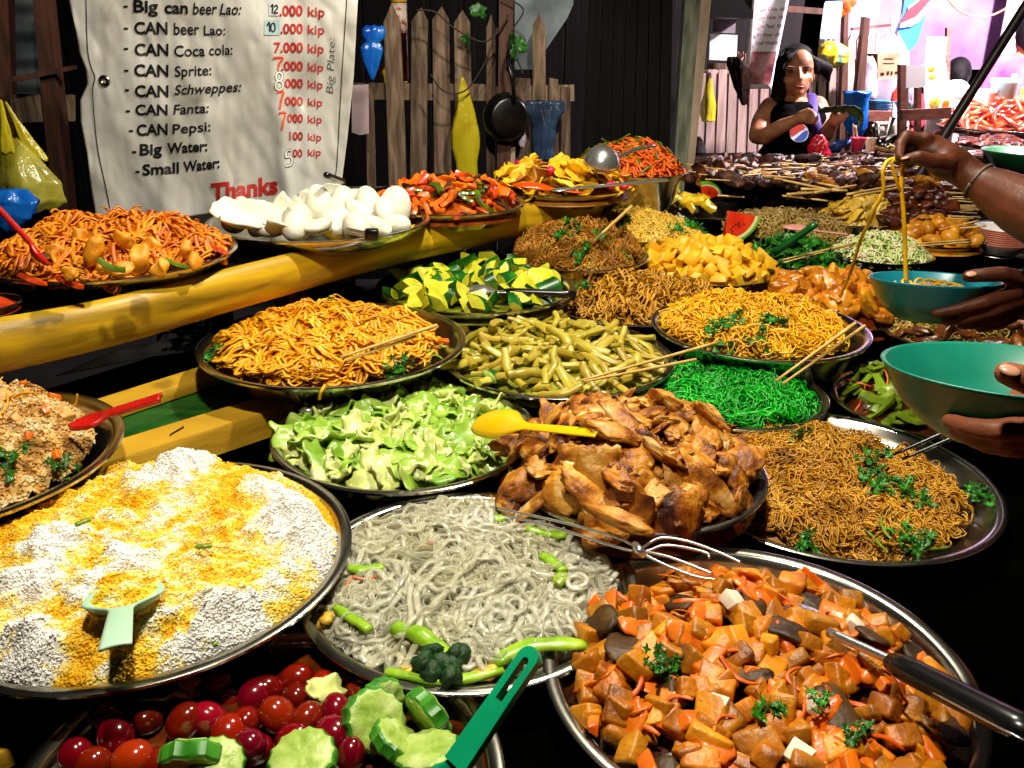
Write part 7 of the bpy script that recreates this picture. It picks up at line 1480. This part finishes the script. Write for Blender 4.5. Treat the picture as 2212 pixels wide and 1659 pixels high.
shB = B0 + [-.07, -.17, 1.34]; el_ = B0 + [-.12, -.20, 1.06]
h3 += chain([D(2262, 890, .72), D(2340, 930, .69), el_, shB], [.028, .027, .042, .05])
shB2 = B0 + [-.05, .17, 1.34]; h3 += chain([shB2, B0 + [.0, .22, 1.06], B0 + [-.02, .2, .82]], [.05, .04, .03]) + [ell(B0 + [-.02, .2, .74], (.028, .04, .06))]
b, c, t, hh_ = stand(B0, 1.62)
flesh('body', b + h3, .0036, SKIN, cb, 4); c += [capsule(shB, shB * .5 + el_ * .5, .066, .06), capsule(shB2, shB2 * .5 + (B0 + [.0, .22, 1.06]) * .5, .066, .06)]
flesh('black_shirt', c, .010, BLKT, cb, 4); flesh('trousers', t, .012, JEAN, cb, 4); flesh('hair', hh_, .01, HAIR, cb, 4)
nail(cb, D(2181, 800, .651), D(2174, 806, .662) - D(2198, 814, .658), C_UP * .5 - _fw, .0085)
nail(ca, D(1955, 341, 1.262), D(1958, 345, 1.272) - D(1985, 339, 1.262), C_UP - _fw * .8, .007)
nail(ca, D(2098, 592, 1.259), D(2092, 597, 1.268) - D(2125, 594, 1.262), C_UP * .6 - _fw, .0085)
# ---- two blurred figures far right
PINKS = M('magenta_shirt', [(.3, '#8a2a6a'), (.7, '#b84a8c')], 8, rough=.8); REDS = M('red_shirt', [(.3, '#a81c2c'), (.7, '#d04050')], 8, rough=.8)
for i, (px, Y, h, mt, lb) in enumerate(((2205, 6.2, 1.70, PINKS, 'person with dark hair in a magenta shirt at the far right'), (2068, 6.6, 1.43, REDS, 'person in a red shirt behind the steamed buns'))):
    p = PY(px, 150, Y); q = np.array([p[0], Y, 0]); tt_ = thing('person', q, lb, 'person'); b, c, t, hh_ = stand(q, h, math.pi * .5)
    hh_.append(ell(q + [0, -.02, h - .11], (.092, .09, .11)))
    for s in (-1, 1):
        b += chain([q + [s * .19, 0, h - .31], q + [s * .24, .03, h - .58], q + [s * .2, .16, h - .74]], [.05, .04, .03]) + [ell(q + [s * .19, .2, h - .77], (.028, .045, .03))]; c.append(capsule(q + [s * .19, 0, h - .31], q + [s * .22, .02, h - .46], .066, .06))
    flesh('body', b, .014, SKIN, tt_, 3); flesh('shirt', c, .014, mt, tt_, 3); flesh('trousers', t, .014, JEAN, tt_, 3); flesh('hair', hh_, .012, HAIR, tt_, 3)
# ------------------------------------------------------------------ the lamps themselves
BULB = M('lit_bulb', '#fff4e0', emit=('#fff0d8', 12.0)); SOCK = M('lamp_socket', '#101010', rough=.5)
for lb, p, wts, c, r, tgt, ang in LAMPS:
    t = thing('hanging_lamp', p, lb, 'lamp', 'bulbs hanging over the stalls')
    L = bpy.data.lights.new('lamp_light', 'SPOT' if tgt else 'POINT'); L.energy = wts; L.color = c; L.shadow_soft_size = r
    o = bpy.data.objects.new('lamp_light', L); o.parent = t; col.objects.link(o)
    o.location = (0, 0, -.13)
    if tgt:
        L.spot_size = math.radians(ang); L.spot_blend = .35
        dv = Vector(tgt) - Vector(p); o.rotation_euler = dv.to_track_quat('-Z', 'Y').to_euler()
        qm = np.array(dv.to_track_quat('-Z', 'Y').to_matrix()); V, F = lathe([(.02, .10), (.05, .09), (.13, -.02), (.128, -.02), (.048, .085), (.02, .096)], 28)
        obj('shade', (V @ qm.T + np.array(p), F), SOCK, t)  # unseen shade added to keep light off the front trays and vendor
    obj('bulb', (blob((.03, .03, .042), 2, 0)[0] + np.array(p) + [0, 0, .0], ICO[2][1]), BULB, t)
    obj('socket', lathe([(.001, .105), (.012, .105), (.016, .09), (.016, .04), (.001, .04)], 20, p), SOCK, t)
    obj('cord', tube([np.array(p) + [0, 0, .1], np.array(p) + [0, 0, .6]], .003, 6), SOCK, t)
